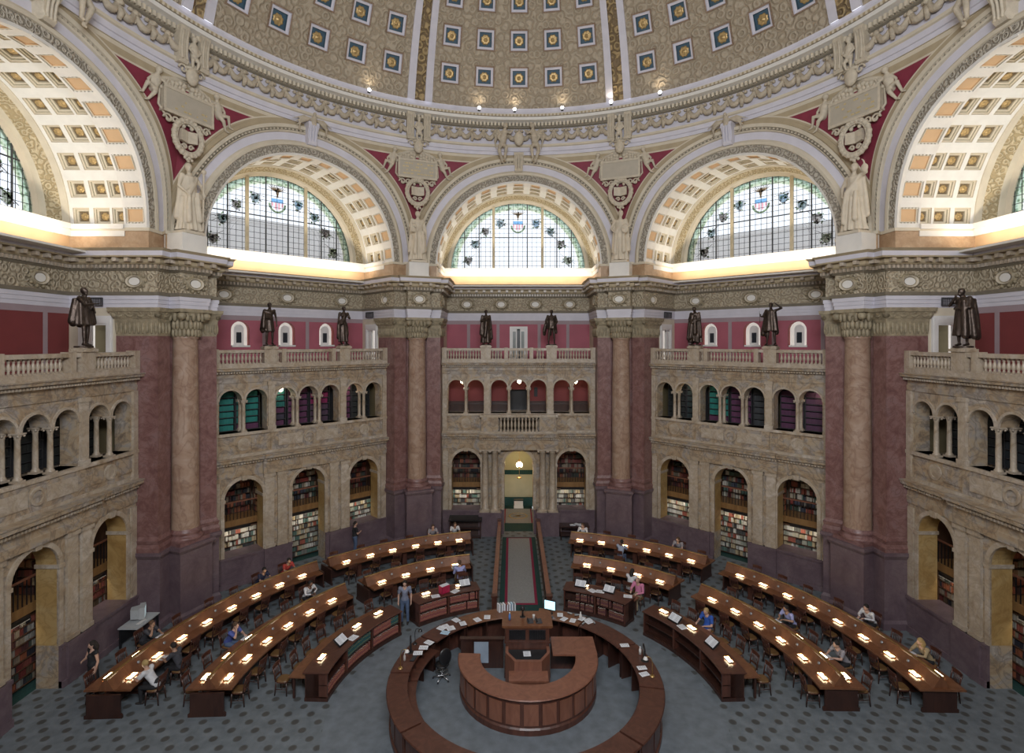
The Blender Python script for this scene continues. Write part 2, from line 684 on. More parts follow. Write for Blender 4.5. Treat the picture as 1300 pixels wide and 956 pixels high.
def cornice_prof(d, z0, z1, out, kind='full'):
    h = z1 - z0
    return [(d + .1, z0), (d - .05, z0), (d - .07, z0 + .3 * h), (d - .03, z0 + .33 * h), (d - .03, z0 + .62 * h), (d - out * .4, z0 + .66 * h),
            (d - out * .45, z0 + .76 * h), (d - out * .85, z0 + .8 * h), (d - out * .88, z0 + .92 * h), (d - out, z0 + .96 * h), (d - out, z1), (d + .1, z1)]


def ring_trim(mb, u, zs, r, w, t, d, m, a0=0.0, a1=PI, n=16):
    """flat archivolt moulding standing t proud of plane d"""
    for k in range(n):
        p = []
        for a in (a0 + (a1 - a0) * k / n, a0 + (a1 - a0) * (k + 1) / n):
            for rr in (r, r + w):
                p.append((u + rr * math.cos(a), zs + rr * math.sin(a)))
        q = [p[0], p[1], p[3], p[2]]
        mb.add([(x, d - t, z) for x, z in q] + [(x, d, z) for x, z in q],
               [(0, 1, 2, 3), (0, 3, 7, 4), (1, 5, 6, 2)], m)


def colonnette_mb(h, r):
    mb = MB()
    mb.prism([(-r * 1.6, -r * 1.6), (r * 1.6, -r * 1.6), (r * 1.6, r * 1.6), (-r * 1.6, r * 1.6)], 0, .07)
    mb.lathe([(r * 1.5, .07), (r * 1.5, .11), (r * 1.15, .14), (r, .18), (r * .98, h * .5), (r * .88, h - .2), (r * 1.1, h - .18), (r * .95, h - .15),
              (r * 1.5, h - .06), (r * 1.5, h - .05)], 14)
    for sx in (-1, 1):
        for sy in (-1, 1):
            mb.ball((sx * r * 1.3, sy * r * 1.3, h - .09), r * .42, 8, 5)
    mb.prism([(-r * 1.75, -r * 1.75), (r * 1.75, -r * 1.75), (r * 1.75, r * 1.75), (-r * 1.75, r * 1.75)], h - .05, h)
    return mb


def baluster_mb(h=.5):
    mb = MB()
    s = .055
    mb.box(-s, s, -s, s, 0, .05)
    mb.box(-s, s, -s, s, h - .05, h)
    mb.lathe([(.035, .05), (.05, .08), (.028, .11), (.06, .17), (.07, .22), (.045, .33), (.03, .38), (.05, .41), (.035, .45)], 10)
    return mb


PROTO = {}


def proto_mesh(key, fn, mats):
    if key not in PROTO:
        o = fn().build(key, mats)
        PROTO[key] = o.data
        bpy.data.objects.remove(o)
    return PROTO[key]


def inst(name, mesh, parent, loc, rotz=0.0, sc=(1, 1, 1)):
    o = bpy.data.objects.new(name, mesh)
    COL.objects.link(o)
    o.parent = parent
    o.location = loc
    o.rotation_euler = (0, 0, rotz)
    o.scale = sc
    return o


UPPER = [-3.72, -2.57, -1.16, 0, 1.16, 2.57, 3.72]
HB = 4.55


def facade(side, ang, centre, text):
    mats = [M['facade'], M['jamb'], M['purple'], M['facade_light']]
    mb = MB()
    # lower storey slab
    lo = [arch_loop(u, 1.4, 4.06, .86) for u in (-3.13, 3.13)]
    if centre:
        door = arch_loop(0, 0.0, 4.06, .86)
    else:
        door = arch_loop(0, 0.0, 4.06, .86)
    outer = [(-HB, 0), (-.86, 0)] + door[2:][::-1] + [(-.86, 0)]
    outer = [(-HB, 0), (-.86, 0)] + [(0 - .86 * math.cos(PI * i / 14), 4.06 + .86 * math.sin(PI * i / 14)) for i in range(15)] + [(.86, 0), (HB, 0), (HB, 6.0), (-HB, 6.0)]
    mb.wall(outer, lo, DF, DF + .72, 0, 1)
    # golden lining of the middle arch
    lin = [(-.853, 1.42), (-.853, 4.06)] + [(-.853 * math.cos(PI * i / 14), 4.06 + .853 * math.sin(PI * i / 14)) for i in range(1, 14)] + [(.853, 4.06), (.853, 1.42)]
    k = len(lin)
    mb.add([(u, DF + .03, z) for u, z in lin] + [(u, DF + .715, z) for u, z in lin], [(i, i + 1, k + i + 1, k + i) for i in range(k - 1)], 1)
    # upper storey slab
    up = [rect(-1.13, 1.13, 6.14, 6.72)] if centre else []
    for grp in ((-3.72, -2.57), (-1.16, 0, 1.16), (2.57, 3.72)):
        L = [(grp[0] - .49, 7.13), (grp[-1] + .49, 7.13)]
        for u in reversed(grp):
            L += [(u + .49 * math.cos(PI * i / 12), 8.63 + .49 * math.sin(PI * i / 12)) for i in range(13)]
        up.append(L)
    mb.wall(rect(-HB, HB, 6.0, 10.14), up, DF, DF + .6, 0, 0)
    # lower arch mouldings, imposts, keystones
    for u in (-3.13, 0, 3.13):
        ring_trim(mb, u, 4.06, .86, .16, .06, DF, 3)
        mb.add([(u - .11, DF - .13, 4.88), (u + .11, DF - .13, 4.88), (u + .15, DF - .16, 5.1), (u - .15, DF - .16, 5.1),
                (u - .11, DF, 4.88), (u + .11, DF, 4.88), (u + .15, DF, 5.1), (u - .15, DF, 5.1)],
               [(0, 1, 2, 3), (0, 4, 5, 1), (1, 5, 6, 2), (0, 3, 7, 4)], 3)
        for s in (-1, 1):
            x0, x1 = sorted((u + s * .82, u + s * 1.06))
            mb.box(x0, x1, DF - .08, DF + .75, 3.95, 4.08, 3)
            zb = 1.4 if u else 0.0
            x0, x1 = sorted((u + s * .86, u + s * 1.02))
            mb.box(x0, x1, DF - .05, DF, max(zb, 1.4), 3.95, 3)
    # dado
    for (a, b) in ((-HB, -.88), (.88, HB)):
        mb.box(a, b, DF - .1, DF, 0, 1.28, 2)
        mb.box(a, b, DF - .16, DF, 0, .22, 2)
        mb.box(a, b, DF - .15, DF, 1.28, 1.4, 2)
        for u in (-3.13, 3.13):
            if a < u < b:
                mb.box(u - .859, u + .859, DF - .17, DF + .80, 1.33, 1.43, 2)
    for s in (-1, 1):
        x0, x1 = sorted((s * .88, s * .92))
        mb.box(x0, x1, DF, DF + .72, 0, 1.4, 2)
    # pilasters below
    if not centre:
        for s in (-1, 1):
            for u in (1.36, 1.98):
                x = s * u
                mb.box(x - .22, x + .22, DF - .09, DF, 1.4, 4.85, 3)
                mb.box(x - .26, x + .26, DF - .12, DF, 1.4, 1.55, 3)
                mb.box(x - .27, x + .27, DF - .14, DF, 4.85, 5.05, 3)
            mb.box(*sorted((s * 1.08, s * 2.26)), DF - .18, DF - .05, 0, 1.4, 2)
    for s in (-1, 1):
        mb.box(*sorted((s * 4.2, s * 4.5)), DF - .07, DF, 1.4, 4.9, 3)
    # lower entablature
    extr(mb, cornice_prof(DF, 5.05, 5.98, .36), -HB, HB, 0)
    pj = .5 if centre else .14
    extr(mb, cornice_prof(DF - pj, 5.04, 6.01, .36), -2.3, 2.3, 0)
    mb.box(-2.29, 2.29, DF - pj + .02, DF, 5.07, 5.9, 0)
    k = 0
    x = -HB + .05
    while x < HB - .1:
        mb.box(x, x + .06, DF - .22 - (pj if abs(x) < 2.28 else 0), DF - .03, 5.66, 5.74, 3)
        x += .13
    # parapet between storeys
    mb.box(-HB, HB, DF - .1, DF + .02, 5.9, 6.12, 3)
    mb.box(-HB, HB, DF - .12, DF + .62, 7.0, 7.13, 3)
    for u in (-3.15, 3.15):
        ring_trim(mb, u, 6.56, .2, .09, .05, DF, 3, 0, 2 * PI, 18)
        mb.lathe([(.001, 0), (.2, 0)], 16, (0, 0, 0), 3)
        mb.v[-32:] = [(u + p[0], DF - .02, 6.56 + p[1]) for p in mb.v[-32:]]
        for s in (-1, 1):
            mb.box(*sorted((u + s * .36, u + s * 1.2)), DF - .035, DF, 6.3, 6.82, 0)
    if centre:
        # balcony over the doorway
        mb.box(-2.25, 2.25, DF - .55, DF + .02, 5.92, 6.12, 3)
        for s in (-1, 1):
            mb.box(*sorted((s * 1.2, s * 2.2)), DF - .5, DF - .2, 6.11, 6.96, 0)
        mb.box(-2.28, 2.28, DF - .55, DF - .14, 6.95, 7.1, 3)
    else:
        mb.box(-1.9, 1.9, DF - .07, DF, 6.12, 7.0, 0)
        ring_trim(mb, 0, 6.56, .2, .09, .05, DF - .07, 3, 0, 2 * PI, 18)
        for s in (-1, 1):
            mb.box(*sorted((s * .36, s * 1.55)), DF - .105, DF - .07, 6.3, 6.82, 3)
    # upper arches
    for u in UPPER:
        ring_trim(mb, u, 8.63, .49, .085, .06, DF, 3, 0, PI, 12)
    for s in (-1, 1):
        mb.box(*sorted((s * 1.72, s * 2.04)), DF - .1, DF, 7.13, 9.3, 3)
        mb.box(*sorted((s * 1.68, s * 2.08)), DF - .13, DF, 9.3, 9.46, 3)
        mb.box(*sorted((s * 1.68, s * 2.08)), DF - .13, DF, 7.13, 7.3, 3)
        mb.box(*sorted((s * 4.28, s * 4.53)), DF - .1, DF, 6.12, 9.46, 3)
    # upper entablature
    extr(mb, cornice_prof(DF, 9.46, 10.16, .38), -HB, HB, 0)
    x = -HB + .05
    while x < HB - .1:
        mb.box(x, x + .055, DF - .24, DF - .03, 9.9, 9.98, 3)
        x += .12
    # gallery floors behind
    mb.box(-HB - .3, HB + .3, DF + .55, DR + .3, 6.75, 7.0, 0)
    mb.box(-HB - .3, HB + .3, DF + .55, DR + .3, 9.9, 10.14, 0)
    # plinth and rail of the balustrade
    mb.box(-HB, HB, DF - .16, DF + .2, 10.14, 10.36, 3)
    mb.box(-HB, HB, DF - .14, DF + .17, 10.86, 11.0, 3)
    w = mb.build('wall_' + side, mats, rotz=-R(ang))
    tag(w, text + ' two storey veined marble arcade', 'wall', kind='structure')
    # pedestals of the balustrade
    peds = [-4.4, -1.95, 1.95, 4.4, 1.3, -1.3] if not centre else [-4.4, -1.95, 1.95, 4.4, -.75, .75]
    for u in peds:
        big = abs(abs(u) - 1.95) < .01
        p = MB()
        hw = .3 if big else (.14 if abs(u) > 4 else .11)
        p.box(-hw, hw, -.17, .2, 0, .74)
        if big:
            p.box(-hw - .04, hw + .04, -.24, .27, .74, .84)
            p.box(-hw + .02, hw - .02, -.2, .23, .84, .88)
        q = p.build('balustrade_pedestal', M['facade_light'], w, loc=(u, DF, 10.3))
    # balusters
    bm = proto_mesh('baluster', baluster_mb, [M['facade_light']])
    x = -4.2
    while x < 4.22:
        if all(abs(x - u) > (.37 if abs(abs(u) - 1.95) < .01 else .2) for u in peds):
            inst('baluster', bm, w, (x, DF + .015, 10.36))
        x += .166
    if centre:
        for k in range(11):
            inst('baluster', bm, w, (-1.05 + .21 * k, DF - .35, 6.12), 0, (1.2, 1.2, 1.66))
    # colonnettes between the upper arches
    cm = proto_mesh('colonnette', lambda: colonnette_mb(1.5, .085), [M['facade_light']])
    for u in (-3.145, -.58, .58, 3.145):
        inst('colonnette', cm, w, (u, DF + .02, 7.13))
        inst('colonnette', cm, w, (u, DF + .5, 7.13))
    if centre:
        c2 = proto_mesh('doorway_column', lambda: colonnette_mb(3.66, .2), [M['facade_light']])
        for s in (-1, 1):
            pb = MB()
            pb.box(-.66, .66, -.32, .32, 0, 1.28)
            pb.box(-.7, .7, -.36, .36, 1.28, 1.4)
            pb.build('column_pedestal', M['purple'], w, loc=(s * 1.7, DF - .3, 0))
            for u in (1.41, 1.98):
                inst('doorway_column', c2, w, (s * u, DF - .28, 1.4))
    return w


def gallery_back(side, ang, centre, doors):
    """rear wall of the statue gallery, with its entablature and light cove"""
    mats = [M['redwall'], M['mauve'], M['cream'], M['white'], M['niche'], M['redwall_dark'], M['lilac']]
    mb = MB()
    niches = [] if centre else [(-2.4, .45), (0, .45), (2.3, .45)]
    if abs(ang) > 80:
        niches = []
    holes = [arch_loop(u, 11.12, 12.0, r, 10) for u, r in niches]
    if centre:
        holes = [rect(-.45, .5, 10.2, 12.22)]
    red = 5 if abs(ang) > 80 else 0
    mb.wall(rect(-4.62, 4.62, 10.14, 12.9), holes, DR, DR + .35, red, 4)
    stripes = [-3.62, -1.2, 1.15, 3.5] if not centre else [-3.2, -1.3, 1.35, 3.2]
    for u in stripes:
        mb.box(u - .1, u + .1, DR - .012, DR, 10.14, 12.6, 1)
    mb.box(-4.62, 4.62, DR - .014, DR, 12.5, 12.74, 1)
    # ground storey back walls
    if centre:
        mb.wall([(-4.62, 0)] + [(-1.0 * math.cos(PI * i / 12), 3.9 + 1.0 * math.sin(PI * i / 12)) for i in range(13)][:0] + [(-1.0, 0), (-1.0, 3.9)] + [(-math.cos(PI * i / 12), 3.9 + math.sin(PI * i / 12)) for i in range(1, 12)] + [(1.0, 3.9), (1.0, 0), (4.62, 0), (4.62, 10.14), (-4.62, 10.14)], [], DR + .3, DR + .5, 2)
    else:
        mb.box(-4.62, 4.62, DR + .3, DR + .5, -.0, 10.14, 2)
    # side walls of the gallery
    for s in (-1, 1):
        x0, x1 = sorted((s * 4.6, s * 4.85))
        if s in doors:
            def f(u, t, z, s=s):
                return (s * (4.6 + t), u, z)
            mb.wall(rect(16.1, DR, 10.14, 12.8), [rect(16.5, 17.36, 10.2, 12.05)], 0, .3, 2, 3, f=f)
        else:
            mb.box(x0, x1, 16.05, DR, 10.14, 12.8, 2)
        mb.box(x0, x1, 16.0, DR + .5, 0, 10.14, 2)
    w = mb.build('wall_gallery_' + side, mats, rotz=-R(ang))
    tag(w, 'red painted wall behind the %s statue balustrade' % side, 'wall', kind='structure')
    # niche windows
    for u, r in niches:
        fr = MB()
        fr.wall(arch_loop(0, 0, .84, .24, 10), [rect(-.13, .13, .13, .68)], 0, .06)
        fr.box(-.42, .46, -.3, .05, -.09, 0)
        fo = fr.build('niche_window', M['white_wood'], w, loc=(u + .02, DR + .26, 11.2))
        pn = MB()
        pn.box(-.14, .14, .03, .045, .12, .69)
        pn.build('pane', M['glass_dark'], fo)
    if centre:
        d = empty('door_1', kind='structure')
        d.rotation_euler.z = -R(ang)
        d.location = (0, DR, 10.14)
        tag(d, 'white double door in the red wall above the entrance', 'door')
        fr = MB()
        fr.wall(rect(-.55, .6, 0, 2.22), [rect(-.42, .46, 0, 2.06)], -.05, .12)
        fr.build('door_frame', M['white_wood'], d)
        for s, (a, b) in ((-1, (-.42, -.08)), (1, (.12, .46))):
            lf = MB()
            lf.wall(rect(a, b, 0, 2.06), [rect(a + .07, b - .07, .25, 1.9)], .0, .05)
            lo = lf.build('door_leaf', M['white_wood'], d)
            gl = MB()
            gl.box(a + .06, b - .06, .02, .03, .24, 1.91)
            gl.build('pane', M['grey_glass'], lo)
        bk = MB()
        bk.box(-.6, .6, .36, .4, 0, 2.2)
        bk.build('dark_passage', M['black'], d)
    for i, s in enumerate(doors):
        DOORN[0] += 1
        d = empty('door_%d' % DOORN[0], kind='structure')
        d.rotation_euler.z = -R(ang)
        tag(d, 'white framed gallery doorway at the end of the %s red wall' % side, 'door')

        def f(u, t, z, s=s):
            return (s * (4.6 + t), u, z)
        fr = MB()
        fr.wall(rect(16.25, 17.6, 10.14, 12.42), [rect(16.5, 17.36, 10.14, 12.05)], -.06, .02, f=f)
        fr.wall(rect(16.32, 17.53, 10.14, 12.33), [rect(16.44, 17.42, 10.14, 12.12)], -.09, -.05, f=f)
        fr.build('door_frame', M['white_wood'], d)
        lf = MB()
        lf.box(17.1, 17.36, 0, .05, 10.2, 12.05, 0, f=lambda x, y, z, s=s: (s * (4.63 + y), x, z))
        lf.build('door_leaf', M['white_wood'], d)
        bk = MB()
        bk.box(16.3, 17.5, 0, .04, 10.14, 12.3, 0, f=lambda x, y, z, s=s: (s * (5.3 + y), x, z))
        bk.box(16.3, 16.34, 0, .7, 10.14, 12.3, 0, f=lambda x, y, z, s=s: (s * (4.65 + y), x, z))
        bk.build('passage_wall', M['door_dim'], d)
    # entablature of the bay
    tr = MB()
    ent_profile(tr, [(-4.6, 16.0), (-4.6, DR), (4.6, DR), (4.6, 16.0)])
    # cove above: peach wall, white sill moulding, sloping sill to the glass
    tr.box(-5.1, 5.1, DR + .2, DR + .3, 14.9, 15.62, 8)
    tr.box(-5.1, 5.1, DR + .1, DR + .3, 15.62, 15.9, 3)
    tr.box(-5.1, 5.1, DR + .02, DR + .3, 15.9, 16.12, 3)
    tr.box(-5.1, 5.1, DR + .2, DW + .3, 16.0, 16.16, 3)
    tr.box(-5.1, 5.1, 16.9, DR + .4, 14.84, 14.92, 3)
    for s in (-1, 1):
        tr.box(*sorted((s * 4.86, s * 5.2)), 15.95, DR + .3, 14.9, 15.62, 8)
        tr.box(*sorted((s * 4.8, s * 5.2)), 15.95, DR + .3, 15.62, 15.9, 3)
        tr.box(*sorted((s * 4.72, s * 5.2)), 15.95, DR + .3, 15.9, 16.1, 3)
    TRIMN[0] += 1
    to = tr.build('trim_%d' % TRIMN[0], ENT_MATS, rotz=-R(ang))
    tag(to, 'carved entablature and cove above the %s red wall' % side, 'trim', kind='structure')
    # oval cartouches on the frieze
    om = proto_mesh('frieze_cartouche', cartouche_mb, [M['relief'], M['capital'], M['white']])
    for u in ((-3.3, -1.1, 1.1, 3.3) if centre else (-3.2, 0, 3.2)):
        inst('frieze_cartouche', om, to, (u, DR - .04, 13.78))
    return w


def cartouche_mb():
    mb = MB()
    n = 18
    for (r0, r1, y0, y1, m) in ((.40, .30, 0, -.10, 1), (.30, .24, -.10, -.06, 0), (.24, .2, -.06, -.03, 1)):
        vs = [(r0 * 1.15 * math.cos(2 * PI * i / n), y0, r0 * .82 * math.sin(2 * PI * i / n)) for i in range(n)]
        vs += [(r1 * 1.15 * math.cos(2 * PI * i / n), y1, r1 * .82 * math.sin(2 * PI * i / n)) for i in range(n)]
        mb.add(vs, [(i, (i + 1) % n, n + (i + 1) % n, n + i) for i in range(n)], m, True)
    vs = [(.2 * 1.15 * math.cos(2 * PI * i / n), -.05, .2 * .82 * math.sin(2 * PI * i / n)) for i in range(n)]
    mb.add(vs, [tuple(range(n))], 2)
    for k in range(10):
        a = 2 * PI * k / 10
        mb.ball((.40 * 1.15 * math.cos(a), -.03, .40 * .84 * math.sin(a)), .07, 6, 4, 1)
    return mb


# entablature: runs a stack of mouldings along an open polyline (inner side = room)
ENT = [  # z0, z1, projection at bottom, at top, material
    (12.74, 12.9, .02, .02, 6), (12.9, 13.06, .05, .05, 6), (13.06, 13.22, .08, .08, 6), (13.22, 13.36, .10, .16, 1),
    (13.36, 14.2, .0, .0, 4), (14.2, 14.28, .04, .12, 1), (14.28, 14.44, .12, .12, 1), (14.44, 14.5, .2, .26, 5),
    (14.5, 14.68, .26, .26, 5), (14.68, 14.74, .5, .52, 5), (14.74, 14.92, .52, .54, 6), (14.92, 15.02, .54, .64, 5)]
ENT_MATS = [M['cream'], M['dentil_dark'], M['capital'], M['white'], M['frieze'], M['tan'], M['lilac'], M['facade_light'], M['peach']]


def off_line(pts, d):
    """offset an open polyline to its left by d (room side)"""
    out = []
    n = len(pts)
    for i in range(n):
        p = Vector(pts[i])
        es = []
        if i > 0:
            es.append((p - Vector(pts[i - 1])).normalized())
        if i < n - 1:
            es.append((Vector(pts[i + 1]) - p).normalized())
        ns = [Vector((e.y, -e.x)) for e in es]
        b = sum(ns, Vector((0, 0)))
        k = 1 if len(ns) == 1 else max(.3, 1 + ns[0].dot(ns[1]))
        q = p + b * (d / k)
        out.append((q.x, q.y))
    return out


def ent_profile(mb, line, dent=True):
    """line runs left to right as seen from the room"""
    prev = None
    top = None
    for (z0, z1, a, b, m) in ENT:
        l0, l1 = off_line(line, a), off_line(line, b)
        n = len(line)
        mb.add([(x, y, z0) for x, y in l0] + [(x, y, z1) for x, y in l1], [(i, i + 1, n + i + 1, n + i) for i in range(n - 1)], m)
        if prev is not None and abs(prev[1] - a) > 1e-4:
            lp = off_line(line, prev[1])
            mb.add([(x, y, z0) for x, y in lp] + [(x, y, z0) for x, y in l0], [(i, i + 1, n + i + 1, n + i) for i in range(n - 1)], m)
        prev = (z1, b)
    lt = off_line(line, ENT[-1][3])
    lb = off_line(line, -.3)
    n = len(line)
    mb.add([(x, y, 15.02) for x, y in lt] + [(x, y, 15.02) for x, y in lb], [(i, i + 1, n + i + 1, n + i) for i in range(n - 1)], 5)
    lb2 = off_line(line, -.2)
    l0 = off_line(line, .02)
    mb.add([(x, y, 12.74) for x, y in l0] + [(x, y, 12.74) for x, y in lb2], [(i, i + 1, n + i + 1, n + i) for i in range(n - 1)], 6)
    # dentils and modillions
    for (d0, d1, z0, z1, w, st, m) in ((.1, .2, 14.29, 14.43, .085, .165, 7), (.24, .46, 14.52, 14.67, .16, .46, 7)):
        base = off_line(line, d0)
        for i in range(len(line) - 1):
            a, b = Vector(base[i]), Vector(base[i + 1])
            e = b - a
            ln = e.length
            if ln < .2:
                continue
            e.normalize()
            nn = Vector((e.y, -e.x))
            k = max(1, int(ln / st))
            for j in range(k):
                c = a + e * (ln * (j + .5) / k)
                p = [c - e * w / 2, c + e * w / 2]
                q = [x + nn * (d1 - d0) for x in p]
                mb.add([(v.x, v.y, z) for z in (z0, z1) for v in (p[0], p[1], q[1], q[0])],
                       [(0, 1, 2, 3), (4, 5, 6, 7), (0, 1, 5, 4), (1, 2, 6, 5), (2, 3, 7, 6), (3, 0, 4, 7)], m)


DOORN = [1]
TRIMN = [0]
M['grey_glass'] = plain('grey_door_glass', (.25, .27, .26), .2, .1, 3)


def half_disc_clip(u, r):
    return math.sqrt(max(0, r * r - u * u))


def window(num, side, ang):
    w = empty('window_%d' % num, kind='structure')
    w.rotation_euler.z = -R(ang)
    th = -R(ang)
    w.location = (DW * math.sin(R(ang)), DW * math.cos(R(ang)), 16.16)
    tag(w, 'semicircular stained glass window in the %s arch' % side, 'window')
    mb = MB()
    n = 40
    r = 4.52
    mb.add([(r * math.cos(PI * i / n), 0, r * math.sin(PI * i / n)) for i in range(n + 1)] + [(0, 0, 0)], [(i, i + 1, n + 1) for i in range(n)])
    mb.build('pane', M['glass'], w)
    # stone mullions
    g = MB()
    for u in (-1.63, 1.63):
        g.box(u - .085, u + .085, -.12, .02, 0, half_disc_clip(u, r))
    g.build('mullion', M['mullion'], w)
    g = MB()
    for u in (-3.57, -2.6, -.62, .62, 2.6, 3.57):
        g.box(u - .035, u + .035, -.05, -.01, 0, half_disc_clip(u, r))
    for z in (2.2,):
        h = half_disc_clip(z, r)
        g.box(-h, h, -.04, -.01, z - .02, z + .02)
    k = -4.34
    while k < 4.4:
        g.box(k - .011, k + .011, -.03, -.012, 0, half_disc_clip(k, r))
        k += .31
    k = .31
    while k < 4.4:
        h = half_disc_clip(k, r)
        g.box(-h, h, -.03, -.012, k - .011, k + .011)
        k += .31
    g.build('glazing_bars', M['came'], w)
    # eagle over a striped shield
    e = MB()
    e.ball((0, -.07, 3.62), .11, 8, 6, 0, (.8, .2, 1.5))
    e.ball((.02, -.07, 3.85), .06, 8, 5, 0, (1, .3, 1))
    for s in (-1, 1):
        for q in range(6):
            a = R(35 + 13 * q)
            p0 = Vector((s * .06, -.07, 3.66))
            ln = .62 - .05 * q
            tip = p0 + Vector((s * math.cos(a) * ln, 0, math.sin(a) * ln * .85))
            mid = p0 + Vector((s * math.cos(a) * ln * .5, 0, math.sin(a) * ln * .36))
            e.tube([p0, mid, tip], [.05, .07, .015], 5, 0, flat=.3)
    e.tube([(0, -.07, 3.55), (0, -.07, 3.36)], [.08, .13], 6, 0, flat=.3)
    e.build('eagle_emblem', M['st_brown'], w)
    sh = MB()
    sh.box(-.33, .33, -.06, -.045, 3.06, 3.28, 0)
    for q in range(7):
        x0 = -.33 + .66 * q / 7
        xm = x0 + .33 / 7
        dz = .40 * math.sqrt(max(0.05, 1 - (xm / .34) ** 2))
        sh.add([(x0, -.06, 3.06), (x0 + .66 / 7, -.06, 3.06), (x0 + .66 / 7, -.06, 3.06 - dz), (x0, -.06, 3.06 - dz)], [(0, 1, 2, 3)], 1 if q % 2 == 0 else 2)
    sh.build('shield_emblem', [M['st_blue'], M['st_red'], M['st_white']], w)
    wr = MB()
    for q in range(15):
        a = PI + PI * q / 14
        wr.ball((.43 * math.cos(a), -.05, 2.95 + .42 * math.sin(a)), .075, 6, 4, 0, (1, .15, .8))
    wr.build('laurel_emblem', M['st_green'], w)
    cols = ['st_teal', 'st_grey', 'st_teal', 'st_grey', 'st_blue', 'st_teal', 'st_grey', 'st_green']
    i = 0
    rw = random.Random(num)
    for s in (-1, 1):
        for (x, z) in ((1.2, 3.1), (2.16, 2.56), (2.87, 1.72), (3.32, .62)):
            se = MB()
            c = Vector((s * x, -.05, z))
            for q in range(13):
                a, rr = rw.uniform(0, 6.28), rw.uniform(.2, .36)
                se.ball(c + Vector((rr * math.cos(a), .01, rr * math.sin(a))), rw.uniform(.03, .075), 6, 4, rw.choice((0, 0, 3)), (1, .15, .8))
            sp = [(-.25, .26), (.25, .26), (.25, -.02), (.16, -.2), (0, -.3), (-.16, -.2), (-.25, -.02)]
            se.add([c + Vector((px, -.015, pz)) for px, pz in sp], [tuple(range(7))], 3)
            se.add([c + Vector((px * .84, -.03, pz * .84)) for px, pz in sp], [tuple(range(7))], 1)
            for q in range(5):
                se.ball(c + Vector((rw.uniform(-.13, .13), -.04, rw.uniform(-.15, .15))), rw.uniform(.04, .08), 6, 4, rw.choice((0, 2, 3)), (1, .15, 1))
            se.tube([c + Vector((-s * .5, -.02, .16 + .3 * (x > 2))), c + Vector((s * .5, -.02, .42 - .6 * (x > 2)))], .03, 5, 3, flat=.4)
            se.build('seal_emblem', [M['st_green'], M[cols[i]], M['st_white'], M['st_grey']], w)
            i += 1
    return w


def nest(mb, fn, c, half, steps):
    """square recess: steps = [(fraction, offset, material of the ring that ends here)]"""
    prev = None
    for (fr, off, m) in steps:
        q = [fn(c[0] + sx * half[0] * fr, c[1] + sy * half[1] * fr, off) for sx, sy in ((-1, -1), (1, -1), (1, 1), (-1, 1))]
        if prev is not None:
            mb.add(prev + q, [(i, (i + 1) % 4, 4 + (i + 1) % 4, 4 + i) for i in range(4)], m)
        prev = q
    mb.add(prev, [(0, 1, 2, 3)], steps[-1][2] if len(steps[-1]) < 4 else steps[-1][3])


def rosette(mb, o, ex, ey, n, r, m, petals=8, sub=3):
    """little gilt flower: o centre, ex/ey in plane, n towards the viewer"""
    k = petals * sub
    rings = [(1.0, 0.0), (.92, .16), (.62, .2), (.45, .1), (.3, .28), (.0001, .36)]
    vs = []
    for (q, h) in rings:
        for i in range(k):
            a = 2 * PI * i / k
            lob = 1 - .16 * abs(math.sin(a * petals / 2 + PI / 2)) ** 6 if q > .5 else 1
            vs.append(o + (ex * math.cos(a) + ey * math.sin(a)) * (r * q * lob) + n * (h * r))
    fs = [(j * k + i, j * k + (i + 1) % k, (j + 1) * k + (i + 1) % k, (j + 1) * k + i) for j in range(len(rings) - 1) for i in range(k)]
    mb.add(vs, fs, m, True)


